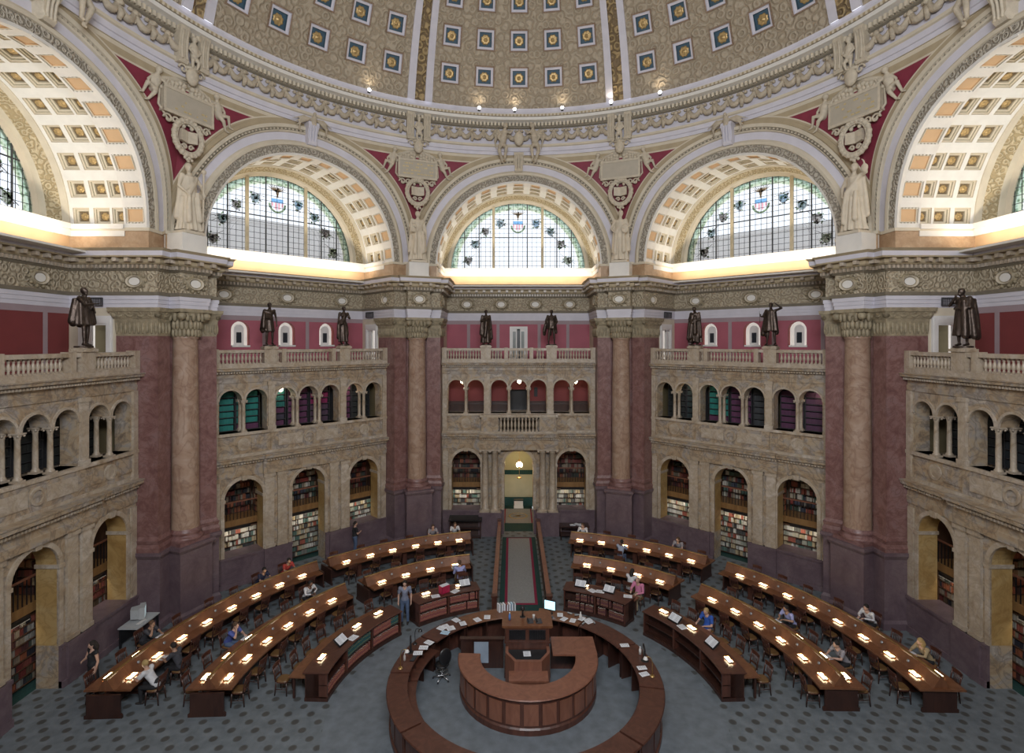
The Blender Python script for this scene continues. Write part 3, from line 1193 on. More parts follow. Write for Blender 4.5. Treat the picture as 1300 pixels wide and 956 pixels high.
def vault(side, ang):
    mats = [M['vault'], M['vault_trim'], M['dark_coffer'], M['gold'], M['peach'], M['ornate_gold'], M['cream'], M['white']]
    mb = MB()
    NR = 15
    da = PI / NR

    def cyl(r):
        return lambda a, d, off: (-(r + off) * math.cos(a), d, ZS + (r + off) * math.sin(a))
    f = cyl(RV)
    fr = cyl(RR)
    cols = [(16.28, .30), (17.0, .33), (17.83, .33)]
    ds = sorted([15.9, 18.32] + [c - h for c, h in cols] + [c + h for c, h in cols])
    ha = .30 * da * 1.04
    for i in range(NR):
        ac = da * (i + .5)
        asq = [da * i, ac - ha, ac + ha, da * (i + 1)]
        for q in range(3):
            for j in range(len(ds) - 1):
                inside = q == 1 and any(abs(ds[j] - (c - h)) < 1e-6 for c, h in cols)
                if inside:
                    continue
                a0, a1 = asq[q], asq[q + 1]
                mb.add([f(a0, ds[j], 0), f(a1, ds[j], 0), f(a1, ds[j + 1], 0), f(a0, ds[j + 1], 0)], [(0, 1, 2, 3)], 0)
        for c, h in cols:
            nest(mb, f, (ac, c), (ha, h), [(1, 0, 0), (.98, .05, 6), (.84, .06, 6), (.80, .11, 1), (.62, .12, 6), (.58, .16, 1), (.48, .18, 2), (.4, .18, 2)])
            ctr = Vector(f(ac, c, .18))
            n = Vector((math.cos(ac), 0, -math.sin(ac)))
            rosette(mb, ctr, Vector((math.sin(ac), 0, math.cos(ac))), Vector((0, 1, 0)), n, .16, 3)
        # front rib with peach panels
        rc, rh = 15.5, .40
        for q in range(3):
            dd = [15.085, rc - rh, rc + rh, 15.98]
            for j in range(3):
                if q == 1 and j == 1:
                    continue
                a0, a1 = asq[q], asq[q + 1]
                mb.add([fr(a0, dd[j], 0), fr(a1, dd[j], 0), fr(a1, dd[j + 1], 0), fr(a0, dd[j + 1], 0)], [(0, 1, 2, 3)], 7)
        nest(mb, fr, (ac, rc), (ha, rh), [(1, 0, 7), (.99, .07, 7), (.90, .07, 1), (.85, .0, 6), (.76, .02, 6), (.74, .06, 4)])
        for sgn in (-1, 1):
            for t in range(6):
                dq = rc - rh + .06 + (2 * rh - .12) * t / 5
                p = [fr(ac + sgn * (ha * .98), dq - .04, .0), fr(ac + sgn * (ha * .98), dq + .04, .0), fr(ac + sgn * ha * .86, dq + .04, .02), fr(ac + sgn * ha * .86, dq - .04, .02)]
                mb.add(p, [(0, 1, 2, 3)], 0)
        # step from rib to vault
        for (a0, a1) in ((asq[0], asq[1]), (asq[1], asq[2]), (asq[2], asq[3])):
            mb.add([fr(a0, 15.98, 0), fr(a1, 15.98, 0), f(a1, 15.98, .1), f(a0, 15.98, .1)], [(0, 1, 2, 3)], 0)
    # splayed rings round the glass
    n = 60
    rings = [(RV, 18.3, 6), (4.98, 18.3, 6), (4.94, 18.55, 6), (4.9, 18.6, 5), (4.72, 18.98, 5), (4.70, 19.0, 6), (4.66, 19.22, 6), (4.48, 19.3, 6), (4.48, 19.45, 6)]
    for k in range(len(rings) - 1):
        for i in range(n):
            a0, a1 = PI * i / n, PI * (i + 1) / n
            z2 = ZS + .2 * min(1, max(0, (k) / 6))
            z3 = ZS + .2 * min(1, max(0, (k + 1) / 6))
            pts = []
            for (rr, d, _), a, zz in ((rings[k], a0, z2), (rings[k], a1, z2), (rings[k + 1], a1, z3), (rings[k + 1], a0, z3)):
                pts.append((-rr * math.cos(a), d, zz + rr * math.sin(a)))
            mb.add(pts, [(0, 1, 2, 3)], rings[k + 1][2], True)
    o = mb.build('ceiling_vault_' + side, mats, rotz=-R(ang))
    tag(o, 'coffered ivory barrel vault over the %s window' % side, 'ceiling', kind='structure')
    return o


def arch_wall(side, ang):
    """archivolt mouldings and the wall up to the dome ring"""
    mats = [M['ornate'], M['cream'], M['lilac'], M['dentil_dark'], M['tan'], M['relief'], M['pendentive_red'], M['white']]
    mb = MB()
    bands = [(RR - .006, -.14, 7), (RR - .006, 0.06, 7), (4.93, .10, 7), (4.95, .10, 0), (5.28, .10, 0), (5.30, .16, 1), (5.42, .18, 1), (5.52, .10, 1), (5.56, .02, 1), (5.58, .02, 2), (5.92, .02, 2),
             (5.94, .12, 1), (6.00, .16, 1), (6.02, .06, 3), (6.12, .06, 3), (6.14, .14, 1), (6.30, .16, 1), (6.32, .04, 4), (6.5, .04, 4), (6.52, -.03, 4)]
    n = 72
    for i in range(n):
        a0, a1 = PI * i / n, PI * (i + 1) / n
        um = -6.3 * math.cos((a0 + a1) / 2)
        for k in range(len(bands) - 1):
            (r0, p0, _), (r1, p1, m) = bands[k], bands[k + 1]
            pts = [(r0, a0, p0), (r0, a1, p0), (r1, a1, p1), (r1, a0, p1)]
            # stay on this bay's side of the corner
            if max(abs(r * math.cos(a)) for r, a, p in pts) > DA * CX22 + .05:
                pts = [(min(r, (DA * CX22 + .03) / max(1e-6, abs(math.cos(a)))), a, p) for r, a, p in pts]
            mb.add([arc_pt(r, a, p) for r, a, p in pts], [(0, 1, 2, 3)], m)
    # egg-and-dart beads in the dark groove
    k = 96
    for i in range(k):
        a = PI * (i + .5) / k
        u = 6.07 * math.cos(a)
        if abs(u) > 6.18:
            continue
        q = [arc_pt(6.03, a - .007, .05), arc_pt(6.03, a + .007, .05), arc_pt(6.11, a + .007, .05), arc_pt(6.11, a - .007, .05)]
        w = [arc_pt(6.03, a - .007, .13), arc_pt(6.03, a + .007, .13), arc_pt(6.11, a + .007, .13), arc_pt(6.11, a - .007, .13)]
        mb.add(q + w, [(4, 5, 6, 7), (0, 1, 5, 4), (1, 2, 6, 5), (2, 3, 7, 6), (3, 0, 4, 7)], 5)
    # spandrels: tan frame, crimson ground
    NU, umax = 60, DA * CX22

    def zl(u, r):
        return ZS + math.sqrt(max(0, r * r - u * u))
    for s in (-1, 1):
        for (ra, rb_, m, pj) in ((6.46, 6.60, 4, .0), (6.60, 6.66, 1, 0.0), (6.66, None, 6, 0.0)):
            for i in range(NU):
                u0, u1 = umax * i / NU, umax * (i + 1) / NU
                if rb_:
                    q = [(u0, min(zl(u0, ra), 22.52)), (u1, min(zl(u1, ra), 22.52)), (u1, min(zl(u1, rb_), 22.52)), (u0, min(zl(u0, rb_), 22.52))]
                    mb.add([surf(s * u, z, pj) for u, z in q], [(0, 1, 2, 3)], m)
                    continue
                lo0, lo1 = min(zl(u0, ra), 22.52), min(zl(u1, ra), 22.52)
                NZ = 10
                for (b0, b1, mm) in ((None, 21.92, 6), (21.92, 22.0, 1), (22.0, 22.26, 4), (22.26, 22.52, 1)):
                    for k in range(NZ if b0 is None else 1):
                        nz = NZ if b0 is None else 1
                        a0 = lo0 if b0 is None else max(b0, lo0)
                        a1 = lo1 if b0 is None else max(b0, lo1)
                        c0, c1 = max(b1, a0), max(b1, a1)
                        if c0 - a0 < 1e-5 and c1 - a1 < 1e-5:
                            continue
                        q = [(u0, a0 + (c0 - a0) * k / nz), (u1, a1 + (c1 - a1) * k / nz), (u1, a1 + (c1 - a1) * (k + 1) / nz), (u0, a0 + (c0 - a0) * (k + 1) / nz)]
                        mb.add([surf(s * u, z, 0) for u, z in q], [(0, 1, 2, 3)], mm)
    o = mb.build('wall_arch_' + side, mats, rotz=-R(ang))
    tag(o, 'great moulded arch round the %s window with its spandrels' % side, 'arch', kind='structure')
    return o


# ---------------------------------------------------------------- piers
def pier_local(u, d):
    a = R(22.5)
    return (u * math.cos(a) - d * math.sin(a), u * math.sin(a) + d * math.cos(a))


def mirror(h):
    return h + [(-x, y) for x, y in reversed(h)]


def pier(name, ang, text):
    root = empty('pillar_' + name, kind='structure')
    th = -R(ang)
    root.rotation_euler.z = th
    tag(root, text, 'pillar')
    half = [pier_local(*p) for p in ((4.56, 16.1), (4.56, 14.45), (5.32, 14.45), (5.32, 14.72), (5.46, 14.72))]
    half = half + [(-.5, 15.62)]
    poly = mirror(half)      # open towards the back
    back = [(.9, 17.0), (-.9, 17.0)]
    sh = MB()
    cl = poly + back

    simple = mirror([pier_local(*p) for p in ((4.56, 16.1), (4.56, 14.45), (5.32, 14.45))] + [(-.5, 15.55)]) + back

    def run(mbx, z0, z1, o0, o1, m, pl=None):
        pl = pl or (cl if o0 == o1 == 0 else simple)
        mbx.prism(offset_poly(pl, o0), z0, z1, m, poly1=offset_poly(pl, o1))
    # CCW check
    def ccw(p):
        return sum((p[i - 1][0] * p[i][1] - p[i][0] * p[i - 1][1]) for i in range(len(p))) > 0
    if not ccw(cl):
        cl = cl[::-1]
    if not ccw(simple):
        simple = simple[::-1]
    run(sh, 3.6, 11.62, 0, 0, 0)
    # sunk panel edges: thin fillets down each pilaster
    sh.build('pilaster_shaft', M['red_marble'], root)
    pd = MB()
    pedh = [pier_local(*p) for p in ((4.5, 16.1), (4.5, 14.33), (5.15, 14.33))] + [(-.72, 14.62)]
    ped = mirror(pedh) + back
    if not ccw(ped):
        ped = ped[::-1]
    pd.prism(offset_poly(ped, .07), 0, .25, 0, poly1=offset_poly(ped, .07))
    pd.prism(offset_poly(ped, .07), .25, .36, 0, poly1=offset_poly(ped, .0))
    pd.prism(ped, .36, 2.78, 0)
    pd.prism(offset_poly(ped, .02), 2.78, 2.92, 0, poly1=offset_poly(ped, .1))
    pd.prism(offset_poly(ped, .1), 2.92, 3.04, 0)
    pd.build('pedestal', M['purple'], root)
    bs = MB()
    run(bs, 3.04, 3.2, .1, .1, 0)
    run(bs, 3.2, 3.34, .12, .06, 0)
    run(bs, 3.34, 3.5, .05, .09, 0)
    run(bs, 3.5, 3.64, .06, .0, 0)
    bs.prism([(-.66, 14.68), (.66, 14.68), (.66, 15.7), (-.66, 15.7)], 3.04, 3.18, 0)
    bs.lathe([(.66, .0), (.69, .06), (.66, .14), (.58, .17), (.56, .24), (.6, .28), (.61, .33), (.56, .4), (.53, .46)], 32, (0, 15.3, 3.16))
    bs.build('moulded_base', M['red_marble'], root)
    c = MB()
    c.lathe([(.53, 3.6), (.515, 4.2), (.51, 6.5), (.495, 9), (.46, 11.45), (.47, 11.5), (.5, 11.53), (.5, 11.6), (.46, 11.63)], 40, (0, 15.3, 0))
    c.build('engaged_column', M['column'], root)
    cp = MB()
    run(cp, 11.62, 12.3, .0, .04, 0)
    run(cp, 12.3, 12.58, .06, .16, 0)
    run(cp, 12.58, 12.74, .2, .22, 0)
    cp.lathe([(.48, 11.62), (.5, 11.9), (.52, 12.2), (.6, 12.45), (.72, 12.6)], 32, (0, 15.3, 0), wave=lambda a, z: .06 * math.sin(a * 12) * (1 if z < 12.3 else .2))
    for tier, (zz, rr, rad, nn, ph) in enumerate(((11.66, .52, .10, 11, 0), (11.98, .56, .11, 11, .5), (12.3, .66, .10, 9, 0))):
        for k in range(nn):
            a = PI + PI * (k + ph) / nn
            cp.ball((rr * math.cos(a), 15.3 + rr * math.sin(a), zz + .1), rad, 7, 5, 0, (.85, .8, 1.9))
    for sx in (-1, 1):
        cp.ball((sx * .55, 14.76, 12.45), .17, 10, 7, 0)
        cp.ball((sx * .14, 14.7, 12.5), .1, 8, 6, 0)
    cp.prism([(-.72, 14.62), (.72, 14.62), (.72, 15.7), (-.72, 15.7)], 12.6, 12.74, 0)
    # leafy flutes and a row of scrolls standing off the pilaster capitals
    pl0 = offset_poly(simple, .03)
    for i in range(len(pl0)):
        a, b = Vector(pl0[i]), Vector(pl0[(i + 1) % len(pl0)])
        ln = (b - a).length
        if ln < .25 or max(a.y, b.y) > 16.7:
            continue
        k = max(2, int(ln / .17))
        for j in range(k):
            p = a + (b - a) * ((j + .5) / k)
            cp.ball((p.x, p.y, 11.93), .065, 6, 5, 0, (1, 1, 3.6))
        k = max(1, int(ln / .42))
        for j in range(k):
            p = a + (b - a) * ((j + .5) / k)
            e = (b - a).normalized()
            nn = Vector((e.y, -e.x)) * .06
            for sg in (-1, 1):
                pts = [(p.x + nn.x + e.x * sg * (.19 - .17 * q / 9) * math.cos(q * .7) , p.y + nn.y + e.y * sg * (.19 - .17 * q / 9) * math.cos(q * .7), 12.43 + (.14 - .12 * q / 9) * math.sin(q * .7)) for q in range(10)]
                cp.tube(pts, .035, 5)
            cp.ball((p.x + nn.x, p.y + nn.y, 12.55), .08, 7, 5)
        for p in (a, b):
            cp.ball((p.x, p.y, 12.45), .13, 9, 6)
    cp.build('carved_capital', M['capital'], root)
    # entablature over the pier, breaking forward over the column
    en = MB()
    line = [pier_local(*p) for p in ((4.56, 16.1), (4.56, 14.45), (5.30, 14.45))] + [(-.62, 14.76)]
    full = line + [(-x, y) for x, y in reversed(line)]
    ent_profile(en, full)
    eo = en.build('entablature', ENT_MATS, root)
    om = proto_mesh('frieze_cartouche', cartouche_mb, [M['relief'], M['capital'], M['white']])
    inst('frieze_cartouche', om, eo, (0, 14.72, 13.78))
    for s in (-1, 1):
        p = pier_local(4.56, 15.35)
        q = inst('frieze_cartouche', om, eo, (s * p[0], p[1], 13.78), rotz=s * R(-67.5), sc=(.95, 1, .95))
    # block above that carries the arches and the statue
    bl = MB()
    h2 = [pier_local(*p) for p in ((4.84, 18.3), (4.84, 15.0), (5.72, 15.0))] + [(-.6, 15.62)]
    p2 = mirror(h2)
    if not ccw(p2):
        p2 = p2[::-1]
    bl.prism(p2, 15.0, 15.84, 0)
    bl.prism(offset_poly(p2, .05), 15.84, 15.97, 1)
    bl.build('arch_springer_block', [M['brown_tan'], M['cream']], root)
    sp = MB()
    sp.box(-.56, .56, 14.72, 15.8, 15.02, 15.86)
    sp.box(-.6, .6, 14.68, 15.8, 15.0, 15.12)
    sp.build('statue_pedestal', M['white'], root)
    return root


BAYS = [('north', 0, True, 'Central', ()), ('northwest', -45, False, 'Left diagonal', (1,)), ('northeast', 45, False, 'Right diagonal', (-1,)),
        ('west', -90, False, 'Far left', (1,)), ('east', 90, False, 'Far right', (-1,))]
WALLS = {}
for i, (side, ang, cen, text, doors) in enumerate(BAYS):
    WALLS[side] = facade(side, ang, cen, text)
    gallery_back(side, ang, cen, doors)
    window(i + 1, side, ang)
    vault(side, ang)
    arch_wall(side, ang)
for nm, ang, tx in (('north_northwest', -22.5, 'clustered red marble pier with rose column left of the central bay'),
                    ('north_northeast', 22.5, 'clustered red marble pier with rose column right of the central bay'),
                    ('west_northwest', -67.5, 'large clustered red marble pier towards the left edge'),
                    ('east_northeast', 67.5, 'large clustered red marble pier towards the right edge'),
                    ('west_southwest', -112.5, 'clustered pier beyond the left edge of the view'),
                    ('east_southeast', 112.5, 'clustered pier beyond the right edge of the view')):
    pier(nm, ang, tx)

# plain walls of the two bays behind the viewer's shoulders
for nm, ang in (('southwest', -135), ('southeast', 135)):
    mb = MB()
    mb.box(-6.4, 6.4, DF, DF + .4, 0, 23.5, 0)
    o = mb.build('wall_' + nm, M['facade'], rotz=-R(ang))
    tag(o, 'marble wall of the bay behind the viewer, %s' % nm, 'wall', kind='structure')
mb = MB()
mb.box(-9, 9, 18.2, 18.6, 0, 23.5, 0)
o = mb.build('wall_south', M['facade'], rotz=PI)
tag(o, 'marble wall of the gallery behind the viewer', 'wall', kind='structure')
# courtyard walls outside the diagonal windows
for nm, ang, zt in (('courtyard_northwest', -45, 18.9), ('courtyard_northeast', 45, 18.4), ('courtyard_north', 0, 16.3)):
    mb = MB()
    mb.box(-9, 9, 24, 24.4, 8, zt, 0)
    mb.box(-9, 9, 23.9, 24.1, zt, zt + .25, 0)
    o = mb.build('wall_' + nm, M['white'], rotz=-R(ang))
    tag(o, 'pale outer wall seen through the %s window glass' % nm.split('_')[1], 'wall', kind='structure')

# ---------------------------------------------------------------- dome ring
AZ = R(179.99)
mats = [M['lilac'], M['frieze'], M['dentil_dark'], M['white'], M['cream'], M['tan']]
mb = MB()
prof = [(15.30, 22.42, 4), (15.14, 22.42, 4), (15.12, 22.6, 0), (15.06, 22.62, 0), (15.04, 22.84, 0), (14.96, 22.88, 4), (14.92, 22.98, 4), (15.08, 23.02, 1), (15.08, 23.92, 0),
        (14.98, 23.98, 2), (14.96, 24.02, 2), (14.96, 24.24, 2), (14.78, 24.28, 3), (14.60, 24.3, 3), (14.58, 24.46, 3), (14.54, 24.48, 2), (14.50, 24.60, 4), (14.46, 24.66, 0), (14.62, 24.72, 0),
        (14.66, 25.0, 0)]
na = 216
mb.lathe([(r, z) for r, z, _ in prof], na, (0, 0, 0), [p[2] for p in prof[1:]], False, PI / 2 - AZ, PI / 2 + AZ)


def on_ring(az, r, z):
    return Vector((r * math.sin(az), r * math.cos(az), z))


def ring_block(mb, az, w, r0, r1, z0, z1, m):
    h = w / 2 / r1
    vs = [on_ring(az + s * h, r, z) for z in (z0, z1) for r in (r0, r1) for s in (-1, 1)]
    mb.add(vs, [(0, 1, 3, 2), (4, 5, 7, 6), (0, 1, 5, 4), (2, 3, 7, 6), (0, 2, 6, 4), (1, 3, 7, 5)], m)


n = 440
for i in range(n):
    az = -AZ + 2 * AZ * (i + .5) / n
    ring_block(mb, az, .12, 14.97, 14.82, 24.04, 24.24, 4)
for i in range(n):
    az = -AZ + 2 * AZ * (i + .5) / n
    ring_block(mb, az, .09, 14.56, 14.50, 24.48, 24.58, 5)
ringo = mb.build('trim_dome_ring', mats)
tag(ringo, 'circular garlanded entablature under the dome', 'trim', kind='structure')
# garland swags with little winged heads between
mb = MB()
NS = 136
for i in range(NS):
    a0 = -AZ + 2 * AZ * i / NS
    a1 = -AZ + 2 * AZ * (i + 1) / NS
    if any(abs(math.degrees((a0 + a1) / 2) - q) < 2.6 for q in (-112.5, -67.5, -22.5, 22.5, 67.5, 112.5)):
        continue
    pts, rs = [], []
    for k in range(9):
        t = k / 8
        pts.append(on_ring(a0 + (a1 - a0) * t, 14.98 - .07 * math.sin(PI * t), 23.72 - .42 * math.sin(PI * t)))
        rs.append(.07 + .07 * math.sin(PI * t) * (1 + .25 * (k % 2)))
    mb.tube(pts, rs, 8, 0)
    mb.ball(on_ring(a0, 14.95, 23.72), .13, 8, 6)
    mb.ball(on_ring(a0, 14.98, 23.5), .10, 7, 5, 0, (1, 1, 1.8))
    for s in (-1, 1):
        mb.ball(on_ring(a0 + s * .012, 14.98, 23.78), .10, 7, 5, 0, (1, 1, .8))
    if i % 2 == 0:   # putto under the fold
        mb.tube([on_ring(a0, 14.93, 23.1), on_ring(a0 + .004, 14.88, 23.35), on_ring(a0 - .003, 14.9, 23.58)], [.07, .13, .09], 7)
        mb.ball(on_ring(a0 + .001, 14.86, 23.72), .1, 8, 6)
mb.build('garland_swags', M['garland'], ringo)

# ---------------------------------------------------------------- dome
DZ, DRAD = 21.2, 15.1


def dome_pt(th, e, off=0.0):
    r = DRAD + off
    return (r * math.cos(e) * math.sin(th), r * math.cos(e) * math.cos(th), DZ + r * math.sin(e))


mats = [M['dome'], M['dome_rib_gold'], M['lilac'], M['dentil_dark'], M['blue'], M['gold'], M['cream'], M['coffer_brown']]
mb = MB()
rows = [R(20.6 + 7.05 * k) for k in range(6)]
ha, hb = R(2.3), R(2.15)
E0, E1 = R(14.4), R(64)
RW = R(2.75)
for seg in range(-3, 5):
    tc = R(45 * seg)
    lo, hi = tc - R(22.5) + RW, tc + R(22.5) - RW
    cols = [tc + R(8.0 * k) for k in range(-2, 3)]
    ts = sorted([lo, hi] + [c - ha for c in cols] + [c + ha for c in cols])
    es = sorted([E0, E0 + R(2), E1] + [r - hb for r in rows] + [r + hb for r in rows])
    for i in range(len(ts) - 1):
        for j in range(len(es) - 1):
            if any(abs(ts[i] - (c - ha)) < 1e-6 for c in cols) and any(abs(es[j] - (r - hb)) < 1e-6 for r in rows):
                continue
            mb.add([dome_pt(ts[i], es[j]), dome_pt(ts[i + 1], es[j]), dome_pt(ts[i + 1], es[j + 1]), dome_pt(ts[i], es[j + 1])], [(0, 1, 2, 3)], 0, False)
    for c in cols:
        for r in rows:
            nest(mb, lambda a, b, o: dome_pt(a, b, o), (c, r), (ha, hb),
                 [(1, 0, 0), (.98, -.05, 7), (.86, -.03, 7), (.83, .05, 2), (.64, .07, 2), (.62, .2, 4), (.55, .2, 4)])
            if abs(seg) > 2 or seg == 4:
                continue
            p = Vector(dome_pt(c, r, .2))
            nrm = (Vector((0, 0, DZ)) - p).normalized()
            ex = Vector((math.cos(c), -math.sin(c), 0))
            ey = nrm.cross(ex)
            rosette(mb, p, ex, ey, nrm, .28, 5)
for k in range(-4, 4):
    tc = R(22.5 + 45 * k)
    NE = 22
    prof = [(-RW, .0, 2), (-RW, -.1, 2), (-R(1.15), -.12, 2), (-R(1.1), -.03, 1), (R(1.1), -.03, 1), (R(1.15), -.12, 2), (RW, -.1, 2), (RW, .0, 2)]
    for j in range(NE):
        e0, e1 = E0 + (E1 - E0) * j / NE, E0 + (E1 - E0) * (j + 1) / NE
        for q in range(len(prof) - 1):
            (a, oa, _), (b, ob, m) = prof[q], prof[q + 1]
            if q == 3:
                m = 1
            if q == 4:
                m = 2
            mb.add([dome_pt(tc + a, e0, oa), dome_pt(tc + b, e0, ob), dome_pt(tc + b, e1, ob), dome_pt(tc + a, e1, oa)], [(0, 1, 2, 3)], m)
NC = 48
for j in range(6):
    for i in range(NC):
        p = [(2 * PI * (i + a) / NC, E1 + (PI / 2 - E1) * min(1, (j + b) / 6)) for a, b in ((0, 0), (1, 0), (1, 1), (0, 1))]
        mb.add([dome_pt(a, b) for a, b in p], [(0, 1, 2, 3)], 6)
dome = mb.build('ceiling_dome', mats)
tag(dome, 'coffered dome with gilt rosettes on blue', 'ceiling', kind='structure')
# ================================================================== BOOK ALCOVES, LANTERNS, ENTRANCE PASSAGE
M['books'] = tinted('book_cloth')
M['shelf_wood'] = wood('dark_walnut_shelf', (.06, .03, .018), (.10, .05, .03), .5)
M['deck'] = wood('oak_deck', (.20, .10, .035), (.28, .155, .06), .4)
M['green_carpet'] = plain('deep_green_carpet', (.012, .05, .045), .9, .2, 12)
M['grey_carpet'] = plain('warm_grey_carpet', (.26, .26, .255), .9, .1, 12)
M['red_carpet'] = plain('crimson_carpet_stripe', (.22, .012, .045), .9, .1, 12)
M['globe'] = emitter('lantern_glass', (1.0, .88, .66), 14.0)
M['tube_light'] = emitter('shelf_light_glass', (1.0, .93, .8), 6.0)
M['olive'] = plain('olive_yellow_wall', (.44, .41, .27), .7, .06, 2)
M['orange'] = plain('orange_lit_vault', (.55, .33, .10), .6, .15, 4)  # warm lamplight on the vault is put into this orange

PAL_MIX = [(.30, .06, .05), (.08, .10, .07), (.45, .38, .28), (.55, .50, .42), (.06, .07, .10), (.24, .15, .09), (.35, .10, .06), (.10, .17, .14), (.6, .57, .5), (.05, .04, .04), (.18, .05, .05)]
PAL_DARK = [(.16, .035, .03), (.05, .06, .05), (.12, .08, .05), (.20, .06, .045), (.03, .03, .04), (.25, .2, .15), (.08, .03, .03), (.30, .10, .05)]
PAL_LIGHT = [(.6, .57, .5), (.5, .46, .36), (.35, .36, .3), (.12, .2, .17), (.4, .12, .08), (.7, .68, .62), (.2, .2, .18), (.5, .4, .25), (.08, .08, .08)]
rb = random.Random(11)


class BK:
    """shelves of books collected into one mass"""
    def __init__(s):
        s.mb = MB()
        s.mb.c = []

    def box(s, f, a0, a1, d0, d1, z0, z1, col):
        s.mb.box(a0, a1, d0, d1, z0, z1, 0, f=f)
        s.mb.c.extend([(*col, 1)] * 6)


def fill(bk, f, a0, a1, z0, z1, n, d0, depth, pal, wmin=.03, wmax=.065, gap=.07):
    """n shelves of books between a0..a1; spine plane d0, books run back by depth"""
    h = (z1 - z0) / n
    for k in range(n):
        zz = z0 + k * h
        x = a0 + .012
        run = None
        left = 0
        while x < a1 - .03:
            if left <= 0:
                run = rb.choice(pal)
                left = rb.randint(1, 6)
                hh = h * rb.uniform(.62, .86)
            left -= 1
            w = min(rb.uniform(wmin, wmax), a1 - x - .012)
            if rb.random() > gap:
                v = rb.uniform(.75, 1.2)
                bk.box(f, x, x + w * .93, d0 + rb.uniform(0, .03), d0 + depth, zz + .027, zz + .027 + hh * rb.uniform(.94, 1.04), tuple(min(1, c * v) for c in run))
            x += w


BAYWORD = {'north': 'central bay', 'northwest': 'left diagonal bay', 'northeast': 'right diagonal bay', 'west': 'bay at the left edge', 'east': 'bay at the right edge'}


def bookcase(ang, f, a0, a1, z0, z1, n, d0, depth, label):
    """carcass and its boards; f maps (along, depth, z) to the bay frame"""
    c = f((a0 + a1) / 2, d0 + depth / 2, z0)
    root = empty('bookcase', bay_pt0(ang, c), -R(ang), label, 'bookcase', 'bookcases in the alcoves')

    def g(a, d, z):
        p = f(a, d, z)
        return (p[0] - c[0], p[1] - c[1], p[2] - c[2])
    mb = MB()
    mb.box(a0 - .04, a1 + .04, d0 + depth, d0 + depth + .03, z0, z1, 0, f=g)
    mb.box(a0 - .04, a0, d0 - .01, d0 + depth, z0, z1, 0, f=g)
    mb.box(a1, a1 + .04, d0 - .01, d0 + depth, z0, z1, 0, f=g)
    mb.box(a0 - .06, a1 + .06, d0 - .03, d0 + depth + .03, z1, z1 + .06, 0, f=g)
    mb.build('carcass', M['shelf_wood'], root)
    for k in range(n):
        sb = MB()
        zz = z0 + (z1 - z0) * k / n
        sb.box(a0, a1, d0 - .01, d0 + depth, zz, zz + .022, 0, f=g)
        sb.build('shelf', M['shelf_wood'], root)
    return root


def bay_pt0(ang, p):
    a = R(ang)
    return (p[0] * math.cos(a) + p[1] * math.sin(a), -p[0] * math.sin(a) + p[1] * math.cos(a), p[2])


